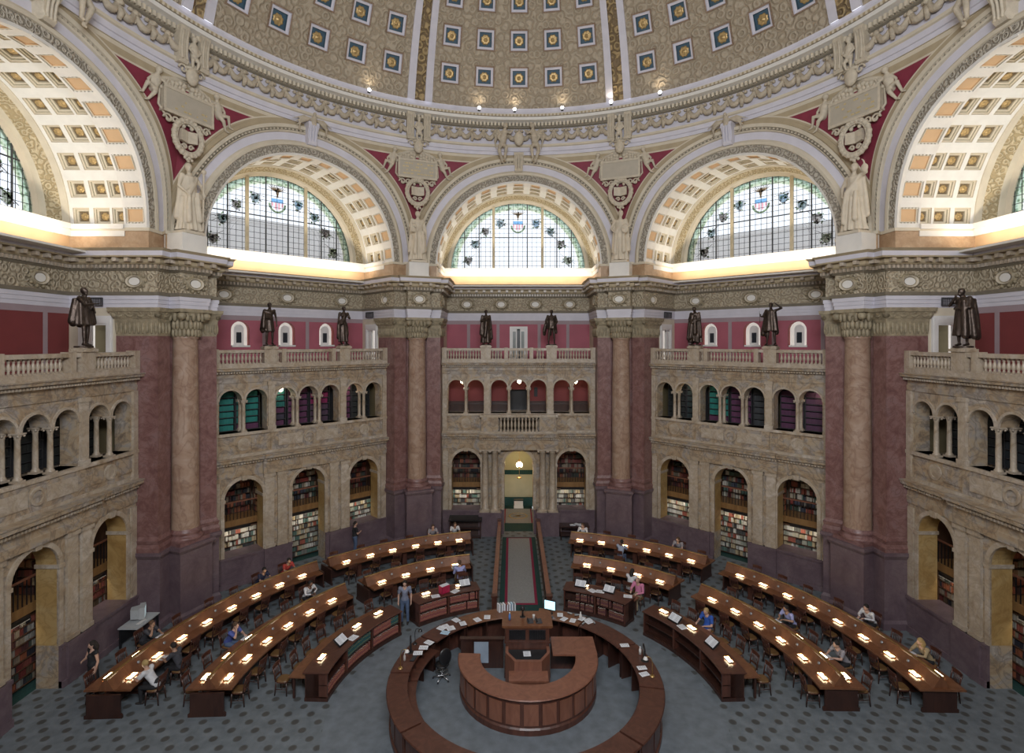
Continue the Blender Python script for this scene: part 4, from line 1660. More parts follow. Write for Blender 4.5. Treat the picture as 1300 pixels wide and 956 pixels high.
def alcove(side, ang, centre):
    f0 = lambda a, d, z: (a, d, z)
    where = BAYWORD[side]
    bk = BK()
    spans = [(-4.45, -2.15, 'left'), (-1.35, 1.35, 'middle'), (2.15, 4.45, 'right')]
    # floor, deck, ceiling of the alcove
    st = MB()
    if centre:
        for a, b in ((-4.58, -1.3), (1.3, 4.58)):
            st.box(a, b, 16.2, DR + .3, 2.5, 2.8, 0)
        for s in (-1, 1):
            st.box(*sorted((s * 1.02, s * 1.3)), 16.03, DR + .3, 0, 6.7, 2)
    else:
        st.box(-4.58, 4.58, 16.2, DR + .3, 2.5, 2.8, 0)
    st.box(-4.58, 4.58, 16.02, DR + .3, 0.0, .012, 1)
    o = st.build('trim_alcove_' + side, [M['deck'], M['green_carpet'], M['orange']], rotz=-R(ang))
    tag(o, 'oak mezzanine deck inside the book alcove of the ' + where, 'deck', kind='structure')
    si = MB()
    for s in (-1, 1):
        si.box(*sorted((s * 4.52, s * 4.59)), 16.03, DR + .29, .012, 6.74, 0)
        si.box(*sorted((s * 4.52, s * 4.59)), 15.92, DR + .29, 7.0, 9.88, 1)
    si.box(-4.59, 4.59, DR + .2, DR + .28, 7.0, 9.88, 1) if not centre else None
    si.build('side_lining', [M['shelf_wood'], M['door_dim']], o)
    # railing on the deck
    rl = MB()
    for a, b, nm in spans:
        if centre and nm == 'middle':
            continue
        rl.box(a, b, 16.23, 16.28, 3.62, 3.68, 0)
        x = a + .05
        while x < b:
            rl.box(x - .012, x + .012, 16.24, 16.27, 2.8, 3.63, 1)
            x += .16
    ro = rl.build('deck_railing', [M['mahogany_red'], M['black']], o)
    for a, b, nm in spans:
        if centre and nm == 'middle':
            continue
        bookcase(ang, f0, a, b, 2.8, 6.4, 12, 17.3, .28, 'dark bookcase on the deck behind the %s arch, %s' % (nm, where))
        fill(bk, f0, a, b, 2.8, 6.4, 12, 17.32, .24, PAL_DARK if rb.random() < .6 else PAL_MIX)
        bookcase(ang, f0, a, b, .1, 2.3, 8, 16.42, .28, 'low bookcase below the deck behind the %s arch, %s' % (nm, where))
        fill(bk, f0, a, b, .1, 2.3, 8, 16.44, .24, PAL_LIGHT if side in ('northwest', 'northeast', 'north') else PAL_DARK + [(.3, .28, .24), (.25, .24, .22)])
    # cross cases between the arches
    for s, nm in ((-1, 'left'), (1, 'right')):
        for t in (-1, 1):
            if centre and t * s < 0:
                continue

            def g(a, d, z, s=s, t=t):
                return (s * 1.75 + t * (.3 - d), a, z)
            lab = 'cross bookcase on the deck, %s of the %s divider, %s' % ('left' if t < 0 else 'right', nm, where)
            bookcase(ang, g, 16.4, 17.2, 2.8, 6.4, 12, .0, .26, lab)
            fill(bk, g, 16.42, 17.18, 2.8, 6.4, 12, .01, .22, [(.34, .10, .05), (.22, .06, .04), (.4, .2, .1), (.1, .05, .04), (.45, .35, .22)])
            lab = 'low cross bookcase, %s of the %s divider, %s' % ('left' if t < 0 else 'right', nm, where)
            if not (abs(s) == 1 and t * s < 0 and False):
                bookcase(ang, g, 16.08, 16.36, .1, 2.3, 8, .0, .26, lab)
                fill(bk, g, 16.1, 16.34, .1, 2.3, 8, .01, .22, PAL_LIGHT)
    b = bk.mb.build('shelved_books', M['books'], rotz=-R(ang))
    tag(b, 'dense rows of books in the alcoves of the ' + where, 'books', 'books in the alcoves', kind='stuff')
    # strip lights under the deck, and added fill strips under the gallery floor
    for a, bb, nm in spans:
        if centre and nm == 'middle':
            continue
        u = (a + bb) / 2
        for z, d, wv in ((2.4, 16.18, ALC_LO), (6.5, 16.2, ALC_HI)):
            t = empty('shelf_light', bay_pt0(ang, (u, d, z)), -R(ang), 'strip light %s, %s arch of the %s' % ('below the deck' if z < 3 else 'added at the alcove ceiling', nm, where), 'strip light', 'alcove strip lights')
            tb = MB()
            tb.tube([(-.7, 0, 0), (.7, 0, 0)], .02, 8)
            tb.build('tube', M['tube_light'], t)
            hb_ = MB()
            hb_.box(-.75, .75, -.06, .04, .02, .09 if z < 3 else .19)
            hb_.box(-.75, .75, -.06, -.045, -.05, .03)
            hb_.build('housing', M['black'], t)
            area('alcove_light', bay_pt0(ang, (u, d - .1, z - .08)), bay_pt0(ang, (u, d + .7, z - .9)), 1.6, .12, wv, (1, .88, .68))


def upper_gallery(side, ang, centre):
    where = BAYWORD[side]
    f0 = lambda a, d, z: (a, d, z)
    if centre:
        mb = MB()
        mb.wall(rect(-4.6, 4.6, 7.0, 9.9), [rect(-.55, .55, 7.0, 8.35)], 17.5, 17.6, 0, 1)
        mb.box(-.7, .7, 17.95, 18.0, 7.0, 8.6, 1)
        for a, b in ((-4.4, -2.0), (-1.75, -.7), (.7, 1.75), (2.0, 4.4)):
            mb.box(a, b, 17.1, 17.48, 7.0, 7.45, 2)
            mb.box(a, b, 17.4, 17.48, 7.45, 7.62, 2)
        mb.box(1.0, 1.22, 17.46, 17.5, 7.9, 8.5, 1)
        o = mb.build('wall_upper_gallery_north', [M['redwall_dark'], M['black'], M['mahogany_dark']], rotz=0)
        tag(o, 'oxblood rear wall of the upper gallery over the entrance', 'wall', kind='structure')
        return
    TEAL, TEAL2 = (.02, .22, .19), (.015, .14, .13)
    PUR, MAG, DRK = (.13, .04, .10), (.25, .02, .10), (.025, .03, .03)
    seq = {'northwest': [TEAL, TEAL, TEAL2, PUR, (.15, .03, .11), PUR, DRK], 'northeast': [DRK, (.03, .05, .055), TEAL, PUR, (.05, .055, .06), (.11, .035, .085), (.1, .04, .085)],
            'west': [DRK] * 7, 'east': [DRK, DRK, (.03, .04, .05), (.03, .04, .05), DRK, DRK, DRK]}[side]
    names = ['first', 'second', 'third', 'fourth', 'fifth', 'sixth', 'seventh']
    xs = [-3.66, -2.52, -1.2, 0, 1.2, 2.52, 3.66]
    wd = {TEAL: 'teal', TEAL2: 'dull teal', PUR: 'purple', DRK: 'dark'}
    for i, u in enumerate(xs):
        c = (u, 16.75, 7.0)
        root = empty('shelving_rack', bay_pt0(ang, c), -R(ang),
                     'rack of %s volumes in the %s upper arch, %s' % (wd.get(seq[i], 'dim coloured'), names[i], where), 'rack', 'upper gallery racks')
        fr = MB()
        for s in (-1, 1):
            fr.box(*sorted((s * .53, s * .555)), -.2, .2, 0, 2.25)
        fr.box(-.555, .555, .18, .2, 0, 2.25)
        fr.build('rack_frame', M['grille'], root)
        for k in range(7):
            sh = MB()
            sh.box(-.53, .53, -.2, .18, .05 + k * .32, .075 + k * .32)
            sh.build('shelf', M['grille'], root)
        bk = BK()
        for k in range(6):
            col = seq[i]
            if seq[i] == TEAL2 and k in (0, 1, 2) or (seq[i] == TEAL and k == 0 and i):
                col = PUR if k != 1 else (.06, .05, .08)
            if i == 4 and side == 'northwest':
                col = MAG if k in (3, 4) else (.09, .05, .085)
            x = -.52
            while x < .44:
                w = rb.uniform(.05, .08)
                v = rb.uniform(.9, 1.1)
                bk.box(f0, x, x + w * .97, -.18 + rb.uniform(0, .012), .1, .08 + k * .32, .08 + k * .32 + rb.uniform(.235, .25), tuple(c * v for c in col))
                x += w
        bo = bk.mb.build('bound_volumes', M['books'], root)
        bo['kind'] = 'stuff'


for side, ang, cen, text, doors in BAYS:
    alcove(side, ang, cen)
    upper_gallery(side, ang, cen)


# ---------------------------------------------------------------- hanging lanterns in the upper gallery
def lantern_parts(root, drop=.7, r=.12):
    rod = MB()
    rod.tube([(0, 0, r + .08), (0, 0, drop)], .012, 6)
    rod.lathe([(.001, drop), (.07, drop - .01), (.05, drop - .05), (.012, drop - .07)], 12)
    rod.build('chain_rod', M['brass'], root)
    cp = MB()
    cp.lathe([(.012, r + .12), (.05, r + .09), (.09, r * .75), (.07, r * .7)], 14)
    cp.lathe([(.02, -r - .06), (.05, -r * .85), (.03, -r * .8)], 12)
    cp.build('brass_cap', M['brass'], root)
    g = MB()
    g.ball((0, 0, 0), r, 14, 10, 0, (1, 1, 1.12))
    g.build('glass_globe', M['globe'], root)


def point(loc, watts, col=(1, .85, .6), r=.1):
    l = bpy.data.lights.new('lamp_light', 'POINT')
    l.energy = watts
    l.color = col
    l.shadow_soft_size = r
    o = bpy.data.objects.new('lamp_light', l)
    COL.objects.link(o)
    o.location = loc
    return o


LAN = [('north', 0, -3.45, 'globe lantern behind the first pair of upper arches, central bay'), ('north', 0, .05, 'globe lantern in the middle upper arch over the entrance'),
       ('north', 0, 3.5, 'globe lantern behind the last pair of upper arches, central bay'), ('northwest', -45, 2.62, 'bright globe lantern in the sixth upper arch of the left diagonal bay'),
       ('northwest', -45, -1.0, 'globe lantern in the third upper arch of the left diagonal bay'), ('northeast', 45, -2.5, 'bright globe lantern in the second upper arch of the right diagonal bay'),
       ('northeast', 45, 3.9, 'globe lantern in the last upper arch of the right diagonal bay')]
for i, (side, ang, u, lab) in enumerate(LAN):
    p = bay_pt0(ang, (u, 16.35, 8.95))
    t = empty('hanging_lantern', p, 0, lab, 'lantern', 'gallery lanterns')
    lantern_parts(t, .95)
    point((p[0] * .995, p[1] * .995, p[2] - .25), LAN_W * (.4 if i in (4, 6) else 1), (1, .82, .56))

# ---------------------------------------------------------------- entrance passage behind the doorway
mb = MB()
n = 14
vt = [(-1.0, 0), (-1.0, 3.9)] + [(-math.cos(PI * i / n), 3.9 + math.sin(PI * i / n)) for i in range(1, n)] + [(1.0, 3.9), (1.0, 0)]
mb.add([(x, 16.0, z) for x, z in vt] + [(x, 18.4, z) for x, z in vt], [(i, i + 1, len(vt) + i + 1, len(vt) + i) for i in range(len(vt) - 1)], 0)
mb.box(-2.5, -2.3, 18.4, 21, 0, 5, 1)
mb.box(2.3, 2.5, 18.4, 21, 0, 5, 1)
mb.box(-2.5, 2.5, 18.4, 21, 5, 5.1, 0)
mb.box(-2.5, 2.5, 20.6, 20.8, 0, 5, 1)
mb.box(-2.4, 2.4, 20.5, 20.62, 0, .62, 2)
mb.box(-2.4, 2.4, 20.54, 20.62, 2.2, 2.5, 2)
o = mb.build('wall_entrance_passage', [M['orange'], M['olive'], M['green_carpet']])
tag(o, 'vaulted passage tinted by orange lamplight with olive walls beyond the doorway', 'wall', kind='structure')
mb = MB()
mb.box(-1.0, 1.0, 15.6, 21, .0, .02, 0)
mb.box(-.98, .98, 17.0, 19.9, .02, .026, 1)
for s in (-1, 1):
    mb.box(*sorted((s * .82, s * .9)), 17.0, 19.9, .026, .03, 2)
o = mb.build('floor_passage', [M['green_carpet'], M['grey_carpet'], M['red_carpet']])
tag(o, 'green and grey carpet of the entrance passage', 'carpet', kind='structure')
mb = MB()
mb.lathe([(.62, .028), (.62, .034), (.52, .034), (.52, .028)], 32, (0, 18.4, 0), 0, False)
for k in range(16):
    a = 2 * PI * k / 16
    ln = .48 if k % 4 == 0 else (.38 if k % 2 == 0 else .28)
    mb.add([(.035 * math.cos(a + 1.57), 18.4 + .05 * math.sin(a + 1.57), .037), (.05 * math.cos(a - 1.57), 18.4 + .05 * math.sin(a - 1.57), .037), (ln * math.cos(a), 18.4 + ln * math.sin(a), .037)], [(0, 1, 2)], 0)
o = mb.build('compass_emblem', M['brass'])
tag(o, 'round brass compass emblem set in the passage floor', 'emblem')
t = empty('display_case', (.05, 20.2, .02), 0, 'small pale display case at the end of the entrance passage', 'display case')
mb = MB()
mb.box(-.3, .3, -.2, .2, .06, .5)
mb.box(-.33, .33, -.23, .23, 0, .06)
mb.build('case_body', M['white'], t)
mb = MB()
mb.box(-.32, .32, -.22, .22, .5, .56)
mb.build('lid', M['glass_dark'], t)
t = empty('hanging_lantern', (0.05, 16.4, 3.92), 0, 'ornate brass lantern glowing inside the entrance doorway arch', 'lantern')
lantern_parts(t, .9, .12)
for k in range(4):
    a = PI / 4 + PI / 2 * k
    g = MB()
    g.ball((.15 * math.cos(a), .15 * math.sin(a), -.12), .085, 10, 7, 0, (1, 1, 1.3))
    g.build('glass_globe', M['globe'], t)
    ar = MB()
    ar.tube([(0, 0, .16), (.12 * math.cos(a), .12 * math.sin(a), .14), (.15 * math.cos(a), .15 * math.sin(a), -.02)], .012, 6)
    ar.build('arm', M['brass'], t)
fn = MB()
fn.tube([(0, 0, -.16), (0, 0, -.9)], .012, 6)
fn.lathe([(.001, -.98), (.05, -.96), (.16, -.92), (.17, -.9), (.03, -.88)], 16)
fn.build('finial', M['brass'], t)
point((0.05, 16.9, 3.3), 26, (1, .66, .3))
point((0.0, 19.4, 3.4), 26, (1, .85, .5))
# ================================================================== FIGURES: STATUES AND RELIEFS
def fuse(mb, voxel, name):
    """one continuous skin over overlapping limbs"""
    me = bpy.data.meshes.new(name)
    me.from_pydata([tuple(p) for p in mb.v], [], mb.f)
    me.update()
    o = bpy.data.objects.new(name, me)
    COL.objects.link(o)
    r = o.modifiers.new('r', 'REMESH')
    r.mode = 'VOXEL'
    r.voxel_size = voxel
    r.use_smooth_shade = True
    s = o.modifiers.new('s', 'SMOOTH')
    s.factor = .5
    s.iterations = 2
    dg = bpy.context.evaluated_depsgraph_get()
    out = bpy.data.meshes.new_from_object(o.evaluated_get(dg), preserve_all_data_layers=False, depsgraph=dg)
    out.name = name
    bpy.data.objects.remove(o)
    bpy.data.meshes.remove(me)
    for p in out.polygons:
        p.use_smooth = True
    return out


def capsule(mb, pts, rs, n=10, flat=1.0):
    """tapering limb with rounded ends"""
    pts = [Vector(p) for p in pts]
    mb.tube(pts, rs, n, 0, flat=flat)
    mb.ball(pts[0], rs[0], n, 6)
    mb.ball(pts[-1], rs[-1], n, 6)


def head(mb, c, fwd, s=1.0, hair=False, beard=False, up=Vector((0, 0, 1))):
    """skull, jaw, nose, brow, mouth and ears; c = centre, fwd = facing"""
    f = Vector(fwd).normalized()
    r = f.cross(up).normalized()
    u = r.cross(f).normalized()
    m3 = Matrix((r, f, u)).transposed()
    c = Vector(c)

    def P(x, y, z):
        return c + m3 @ Vector((x * s, y * s, z * s))
    mb.ball(c, .092 * s, 14, 10, 0, (.82, 1.0, 1.16), m3)
    mb.ball(P(0, .028, -.062), .062 * s, 12, 8, 0, (.86, .95, .9), m3)
    mb.tube([P(0, .088, .018), P(0, .110, -.018), P(0, .098, -.026)], [.009 * s, .015 * s, .008 * s], 7)
    mb.tube([P(-.05, .078, .026), P(0, .091, .03), P(.05, .078, .026)], .010 * s, 6)
    mb.tube([P(-.026, .084, -.056), P(0, .094, -.055), P(.026, .084, -.056)], .008 * s, 6)
    for sx in (-1, 1):
        mb.ball(P(sx * .032, .080, .008), .012 * s, 7, 5)
        mb.ball(P(sx * .078, -.004, -.005), .026 * s, 8, 6, 0, (.35, .7, 1.1), m3)
    if hair:
        mb.ball(P(0, -.02, .03), .098 * s, 12, 9, 0, (.9, 1, 1.02), m3)
        mb.ball(P(0, -.075, -.005), .055 * s, 9, 7)
    if beard:
        mb.ball(P(0, .06, -.09), .05 * s, 9, 7, 0, (.9, .7, 1.2), m3)


def hand(mb, wrist, dirv, palm_n, s=1.0, curl=.5):
    """palm, four unequal bent fingers and a thumb leaving the side of the palm"""
    d = Vector(dirv).normalized()
    n = Vector(palm_n)
    n = (n - d * n.dot(d)).normalized()
    t = d.cross(n)
    w = Vector(wrist)
    mb.tube([w, w + d * .045 * s, w + d * .085 * s], [.026 * s, .037 * s, .034 * s], 8, 0, flat=.55)
    for k, (off, ln) in enumerate(((-.030, .066), (-.010, .078), (.010, .073), (.029, .056))):
        b = w + d * .078 * s + t * off * s
        p1 = b + (d * math.cos(curl * .6) + n * math.sin(curl * .6)) * ln * .5 * s
        p2 = p1 + (d * math.cos(curl * 1.6) + n * math.sin(curl * 1.6)) * ln * .5 * s
        mb.tube([b, p1, p2], [.0105 * s, .0095 * s, .008 * s], 6)
        mb.ball(p2, .008 * s, 6, 4)
    b = w + d * .028 * s - t * .03 * s
    p1 = b + (d * .6 - t * .7 + n * .3).normalized() * .038 * s
    p2 = p1 + (d * .9 - t * .15 + n * .4).normalized() * .03 * s
    mb.tube([b, p1, p2], [.013 * s, .0115 * s, .009 * s], 6)
    mb.ball(p2, .009 * s, 6, 4)


def body(mb, J, s=1.0, dress=False, curl=.5, beard=False, hairdo=False, feet=True, slim=1.0):
    """one figure from its joints: pelvis, chest, neck, head, face, and L/R limbs"""
    g = lambda k: Vector(J[k])
    capsule(mb, [g('pelvis'), (g('pelvis') + g('chest')) / 2, g('chest'), g('neck') + Vector((0, 0, -.05 * s))],
            [.15 * s * slim, .128 * s * slim, .155 * s * slim, .085 * s], 14, .72)
    capsule(mb, [g('neck') - Vector((0, 0, .04 * s)), (g('neck') + g('head')) / 2], [.06 * s, .05 * s], 9)
    head(mb, g('head'), J['face'], s, hairdo, beard)
    for L in 'LR':
        sh, el, wr = g('sh' + L), g('el' + L), g('wr' + L)
        capsule(mb, [g('chest') + (sh - g('chest')) * .4, sh], [.08 * s, .066 * s], 9)
        capsule(mb, [sh, (sh + el) / 2, el], [.06 * s, .05 * s, .04 * s], 9)
        capsule(mb, [el, el + (wr - el) * .35, wr], [.04 * s, .041 * s, .026 * s], 9)
        hand(mb, wr, (wr - el) if 'hd' + L not in J else J['hd' + L], J.get('pn' + L, (0, 0, -1)), s, J.get('curl', curl))
        if not dress:
            hp, kn, an = g('hp' + L), g('kn' + L), g('an' + L)
            capsule(mb, [hp, hp + (kn - hp) * .4, kn], [.093 * s, .08 * s, .056 * s], 10)
            capsule(mb, [kn, kn + (an - kn) * .3, an], [.055 * s, .056 * s, .036 * s], 9)
        if feet:
            an = g('an' + L)
            ft = Vector(J.get('ft' + L, (0, 1, 0))).normalized()
            capsule(mb, [an + Vector((0, 0, -.03 * s)) - ft * .04 * s, an + ft * .09 * s + Vector((0, 0, -.052 * s)), an + ft * .155 * s + Vector((0, 0, -.058 * s))], [.042 * s, .036 * s, .024 * s], 8)


def stand_pose(**kw):
    J = dict(pelvis=(0, 0, .94), chest=(0, 0, 1.30), neck=(0, 0, 1.48), head=(0, .02, 1.63), face=(0, 1, 0),
             shL=(-.19, 0, 1.42), elL=(-.25, -.02, 1.13), wrL=(-.25, .08, .88), shR=(.19, 0, 1.42), elR=(.25, -.02, 1.13), wrR=(.25, .08, .88),
             hpL=(-.09, 0, .92), knL=(-.11, .03, .50), anL=(-.12, 0, .08), hpR=(.09, 0, .92), knR=(.11, .03, .50), anR=(.12, 0, .08), pnL=(1, 0, 0), pnR=(-1, 0, 0))
    J.update(kw)
    return J


def robe(mb, z0, z1, r0, r1, folds=11, depth=.09, c=(0, 0), seed=0, flat=.8, hem=.0):
    """falling drapery with vertical folds"""
    rg = random.Random(seed)
    ph = [rg.uniform(0, 6.28) for _ in range(3)]
    n, k = 44, 12
    vs = []
    for j in range(k + 1):
        t = j / k
        z = z0 + (z1 - z0) * t
        r = r0 + (r1 - r0) * (t ** .8)
        amp = depth * (1 - t * .75)
        for i in range(n):
            a = 2 * PI * i / n
            w = 1 + amp * math.sin(folds * a + ph[0] + t * 1.3) + amp * .5 * math.sin((folds - 4) * a + ph[1])
            vs.append((c[0] + r * w * math.cos(a), c[1] + r * w * flat * math.sin(a), z + hem * math.sin(3 * a + ph[2]) * (1 - t)))
    fs = [(j * n + i, j * n + (i + 1) % n, (j + 1) * n + (i + 1) % n, (j + 1) * n + i) for j in range(k) for i in range(n)]
    fs.append(tuple(range(n - 1, -1, -1)))
    fs.append(tuple(range(k * n, (k + 1) * n)))
    mb.add(vs, fs, 0, True)


def cloak(mb, pts, r, seed=0):
    """hanging cloth: a row of tapering folds"""
    rg = random.Random(seed)
    for a, b in pts:
        a, b = Vector(a), Vector(b)
        m = (a + b) / 2 + Vector((rg.uniform(-.02, .02), rg.uniform(-.02, .02), 0))
        mb.tube([a, m, b], [r * .8, r, r * 1.15], 8)
        mb.ball(b, r * 1.15, 8, 5)


def statue(name, label, cat, group, loc, rotz, scale, build_fn, mat, plinth=None, voxel=.022):
    t = empty(name, loc, rotz, label, cat, group)
    mb = MB()
    build_fn(mb)
    me = fuse(mb, voxel, name + '_figure')
    me.materials.append(mat)
    o = bpy.data.objects.new('figure', me)
    COL.objects.link(o)
    o.parent = t
    h = plinth or .06
    o.location = (0, 0, h)
    o.scale = (scale,) * 3
    p = MB()
    p.prism([(.30 * math.cos(2 * PI * i / 20), .27 * math.sin(2 * PI * i / 20)) for i in range(20)] if not plinth else [(-.45, -.38), (.45, -.38), (.45, .38), (-.45, .38)], 0, h, 0)
    p.build('plinth', mat, t)
    return t


def facing(ang):
    """rotation that turns a figure built facing +Y towards the room's axis"""
    return PI - R(ang)


BZ = 11.184
# ---- bronze figures on the balustrades


def f_gesture(mb):      # cape and doublet, right arm held out, breeches
    body(mb, stand_pose(shR=(.19, .02, 1.42), elR=(.27, .27, 1.2), wrR=(.26, .56, 1.24), hdR=(.1, 1, .0), pnR=(0, 0, 1), elL=(-.30, .05, 1.16), wrL=(-.16, .2, 1.02), knR=(.12, .1, .5), anR=(.14, .12, .08)), beard=True, hairdo=True)
    robe(mb, .62, 1.36, .30, .20, 9, .08, (0, -.05), 1)
    cloak(mb, [((-.2, -.1, 1.4), (-.34, -.18, .66)), ((-.08, -.15, 1.42), (-.14, -.24, .64)), ((.08, -.15, 1.42), (.1, -.24, .66)), ((-.24, -.02, 1.38), (-.38, -.02, .7)), ((.2, -.1, 1.4), (.26, -.16, .72))], .085, 1)


def f_toga(mb):         # long open robe, book at his side
    body(mb, stand_pose(elR=(.27, .06, 1.16), wrR=(.16, .24, 1.14), hdR=(-.6, .8, 0), elL=(-.28, -.03, 1.12), wrL=(-.28, .04, .86)), beard=True, hairdo=True)
    robe(mb, .55, 1.40, .27, .19, 8, .1, (.05, -.03), 2)
    cloak(mb, [((.2, -.02, 1.42), (.30, -.02, .62)), ((.15, -.12, 1.42), (.22, -.16, .56)), ((0, -.15, 1.42), (0, -.2, .58)), ((.24, .08, 1.3), (.28, .1, .72))], .08, 2)
    mb.obox((.18, .3, 1.18), (.2, .06, .26), Matrix.Rotation(.4, 3, 'X'))


def f_draped(mb):       # antique figure, weight on one leg, cloth from the shoulder
    body(mb, stand_pose(elL=(-.27, .08, 1.18), wrL=(-.12, .22, 1.2), hdL=(.6, .6, .2), knL=(-.13, .12, .5), anL=(-.14, .0, .08)), hairdo=True)
    robe(mb, .12, .98, .23, .17, 9, .14, (.02, 0), 3)
    cloak(mb, [((-.18, .02, 1.44), (.16, .12, .96)), ((-.12, .06, 1.42), (.2, .06, 1.0)), ((.2, -.05, 1.4), (.24, -.08, .3))], .06, 3)


def f_robed(mb):        # standing with a full mantle, arm folded across
    body(mb, stand_pose(elR=(.29, .04, 1.16), wrR=(.05, .22, 1.22), hdR=(-1, .3, .1), pnR=(0, -1, 0)), beard=True, hairdo=True)
    robe(mb, .06, 1.38, .27, .2, 10, .12, (0, -.01), 4)
    cloak(mb, [((-.2, 0, 1.42), (-.28, .04, .3)), ((.2, 0, 1.42), (.26, .02, .5)), ((.02, .14, 1.3), (.1, .2, .4))], .075, 4)


def f_coat(mb):         # frock coat open at the front, legs apart, one hand behind
    body(mb, stand_pose(elL=(-.30, -.04, 1.14), wrL=(-.2, .14, .98), elR=(.31, -.03, 1.16), wrR=(.24, .16, 1.02), knL=(-.13, .03, .5), anL=(-.15, 0, .08), knR=(.13, .03, .5), anR=(.15, .03, .08)), hairdo=True)
    robe(mb, .78, 1.4, .24, .2, 8, .06, (0, -.04), 5)
    cloak(mb, [((.2, -.06, 1.3), (.36, -.1, .5)), ((.24, 0, 1.2), (.38, .0, .62)), ((-.18, -.08, 1.3), (-.24, -.14, .6)), ((0, -.12, 1.3), (.05, -.2, .5))], .075, 5)


def f_bowed(mb):        # elderly man wrapped to the ankles, head bent
    body(mb, stand_pose(head=(0, .09, 1.6), face=(0, 1, -.45), elL=(-.28, .06, 1.14), wrL=(-.08, .22, 1.08), hdL=(1, .3, 0), elR=(.27, .08, 1.14), wrR=(.1, .24, 1.0), hdR=(-1, .2, 0)), beard=True, hairdo=True)
    robe(mb, .1, 1.42, .31, .22, 9, .14, (0, -.03), 6, .85, .03)
    cloak(mb, [((.2, .02, 1.44), (.30, .08, .25)), ((-.2, .02, 1.44), (-.28, .06, .4)), ((.08, .15, 1.35), (.12, .24, .3)), ((-.06, .14, 1.3), (-.1, .22, .5))], .075, 6)


def f_salute(mb):       # one hand raised to shade the eyes, staff in the other
    body(mb, stand_pose(elL=(-.46, .1, 1.5), wrL=(-.2, .14, 1.72), hdL=(1, .1, -.05), pnL=(0, 0, -1), elR=(.32, .02, 1.18), wrR=(.36, .16, 1.18), hdR=(0, .6, .8), curl=1.3, knL=(-.14, .03, .5), anL=(-.17, 0, .08), anR=(.15, .03, .08)), beard=True, hairdo=True)
    robe(mb, .56, 1.42, .29, .2, 9, .1, (0, -.02), 7)
    cloak(mb, [((.2, -.06, 1.42), (.36, -.1, .44)), ((.12, -.14, 1.42), (.24, -.2, .4)), ((-.1, -.14, 1.42), (-.16, -.18, .5))], .09, 7)
    mb.tube([(.36, .22, .9), (.4, .24, 1.78)], .016, 6)
    mb.ball((.4, .24, 1.78), .03, 6, 5)


def f_pensive(mb):      # heavy cloak, hand at chin
    body(mb, stand_pose(head=(0, .05, 1.62), face=(.5, 1, -.1), elR=(.25, .2, 1.2), wrR=(.08, .2, 1.44), hdR=(-.3, .1, 1), pnR=(0, -1, 0), curl=1.2, elL=(-.28, .1, 1.14), wrL=(.0, .22, 1.1), hdL=(1, .2, 0)), beard=True)
    robe(mb, .3, 1.42, .30, .21, 9, .12, (-.02, -.03), 8)
    cloak(mb, [((-.2, 0, 1.42), (-.33, 0, .28)), ((-.12, .12, 1.36), (-.22, .2, .3)), ((-.2, -.12, 1.4), (-.28, -.16, .26)), ((0, -.16, 1.4), (0, -.22, .3)), ((.2, -.1, 1.4), (.22, -.14, .5))], .085, 8)


BRONZES = [('west', -90, 1.95, f_gesture, 0, 'bronze man with one arm held out, on the balustrade at the left edge'),
           ('northwest', -45, -1.95, f_toga, 0, 'bronze man carrying a book, left statue over the left diagonal bay'),
           ('northwest', -45, 1.95, f_draped, 0, 'slender bronze figure draped at the hips, right statue over the left diagonal bay'),
           ('north', 0, -1.95, f_robed, .3, 'robed bronze figure with a folded arm, left statue of the central balustrade'),
           ('north', 0, 1.95, f_coat, 0, 'bronze man in an open coat, right statue of the central balustrade'),
           ('northeast', 45, -1.95, f_bowed, 0, 'stooped bronze figure wrapped in a mantle, left statue over the right diagonal bay'),
           ('northeast', 45, 1.95, f_salute, 0, 'bronze man shading his eyes with a staff, over the right diagonal bay'),
           ('east', 90, -1.95, f_pensive, .2, 'cloaked bronze figure, hand at chin, on the balustrade at the right edge')]
for side, ang, u, fn, tw, lab in BRONZES:
    p = bay_pt0(ang, (u, DF + .015, BZ))
    statue('bronze_statue', lab, 'statue', 'bronze statues on the balustrades', p, facing(ang) + tw, 1.17, fn, M['bronze'])


# ---- plaster women above the piers
def g_base(mb, pose, seed, extra=None):
    body(mb, stand_pose(**pose), dress=True, hairdo=True, slim=.95)
    robe(mb, .02, 1.0, .29, .17, 11, .16, (0, 0), seed, .85)
    robe(mb, .9, 1.42, .2, .16, 8, .06, (0, 0), seed + 1, .8)
    cloak(mb, [((-.18, .04, 1.42), (.1, .15, 1.0)), ((-.2, -.06, 1.4), (-.28, -.1, .4)), ((.2, -.06, 1.4), (.27, -.1, .35)), ((-.14, .14, 1.02), (-.16, .2, .3)), ((.1, .16, 1.0), (.14, .2, .25))], .06, seed)
    if extra:
        extra(mb)


def e_staff(mb):
    mb.tube([(-.3, .12, .05), (-.33, .12, 1.62)], .03, 8)
    mb.ball((-.33, .12, 1.62), .07, 9, 7)
    mb.ball((-.33, .12, 1.02), .06, 8, 6)


def e_book(mb):
    mb.obox((.22, .26, 1.1), (.22, .08, .3), Matrix.Rotation(.5, 3, 'Z'))


def e_lute(mb):
    mb.ball((-.2, .24, 1.08), .14, 10, 7, 0, (1, .5, 1.2))
    mb.tube([(-.2, .26, 1.1), (-.44, .28, 1.2)], .03, 7)


def e_mask(mb):
    mb.ball((-.34, .1, 1.55), .1, 10, 7, 0, (1, .5, 1.1))


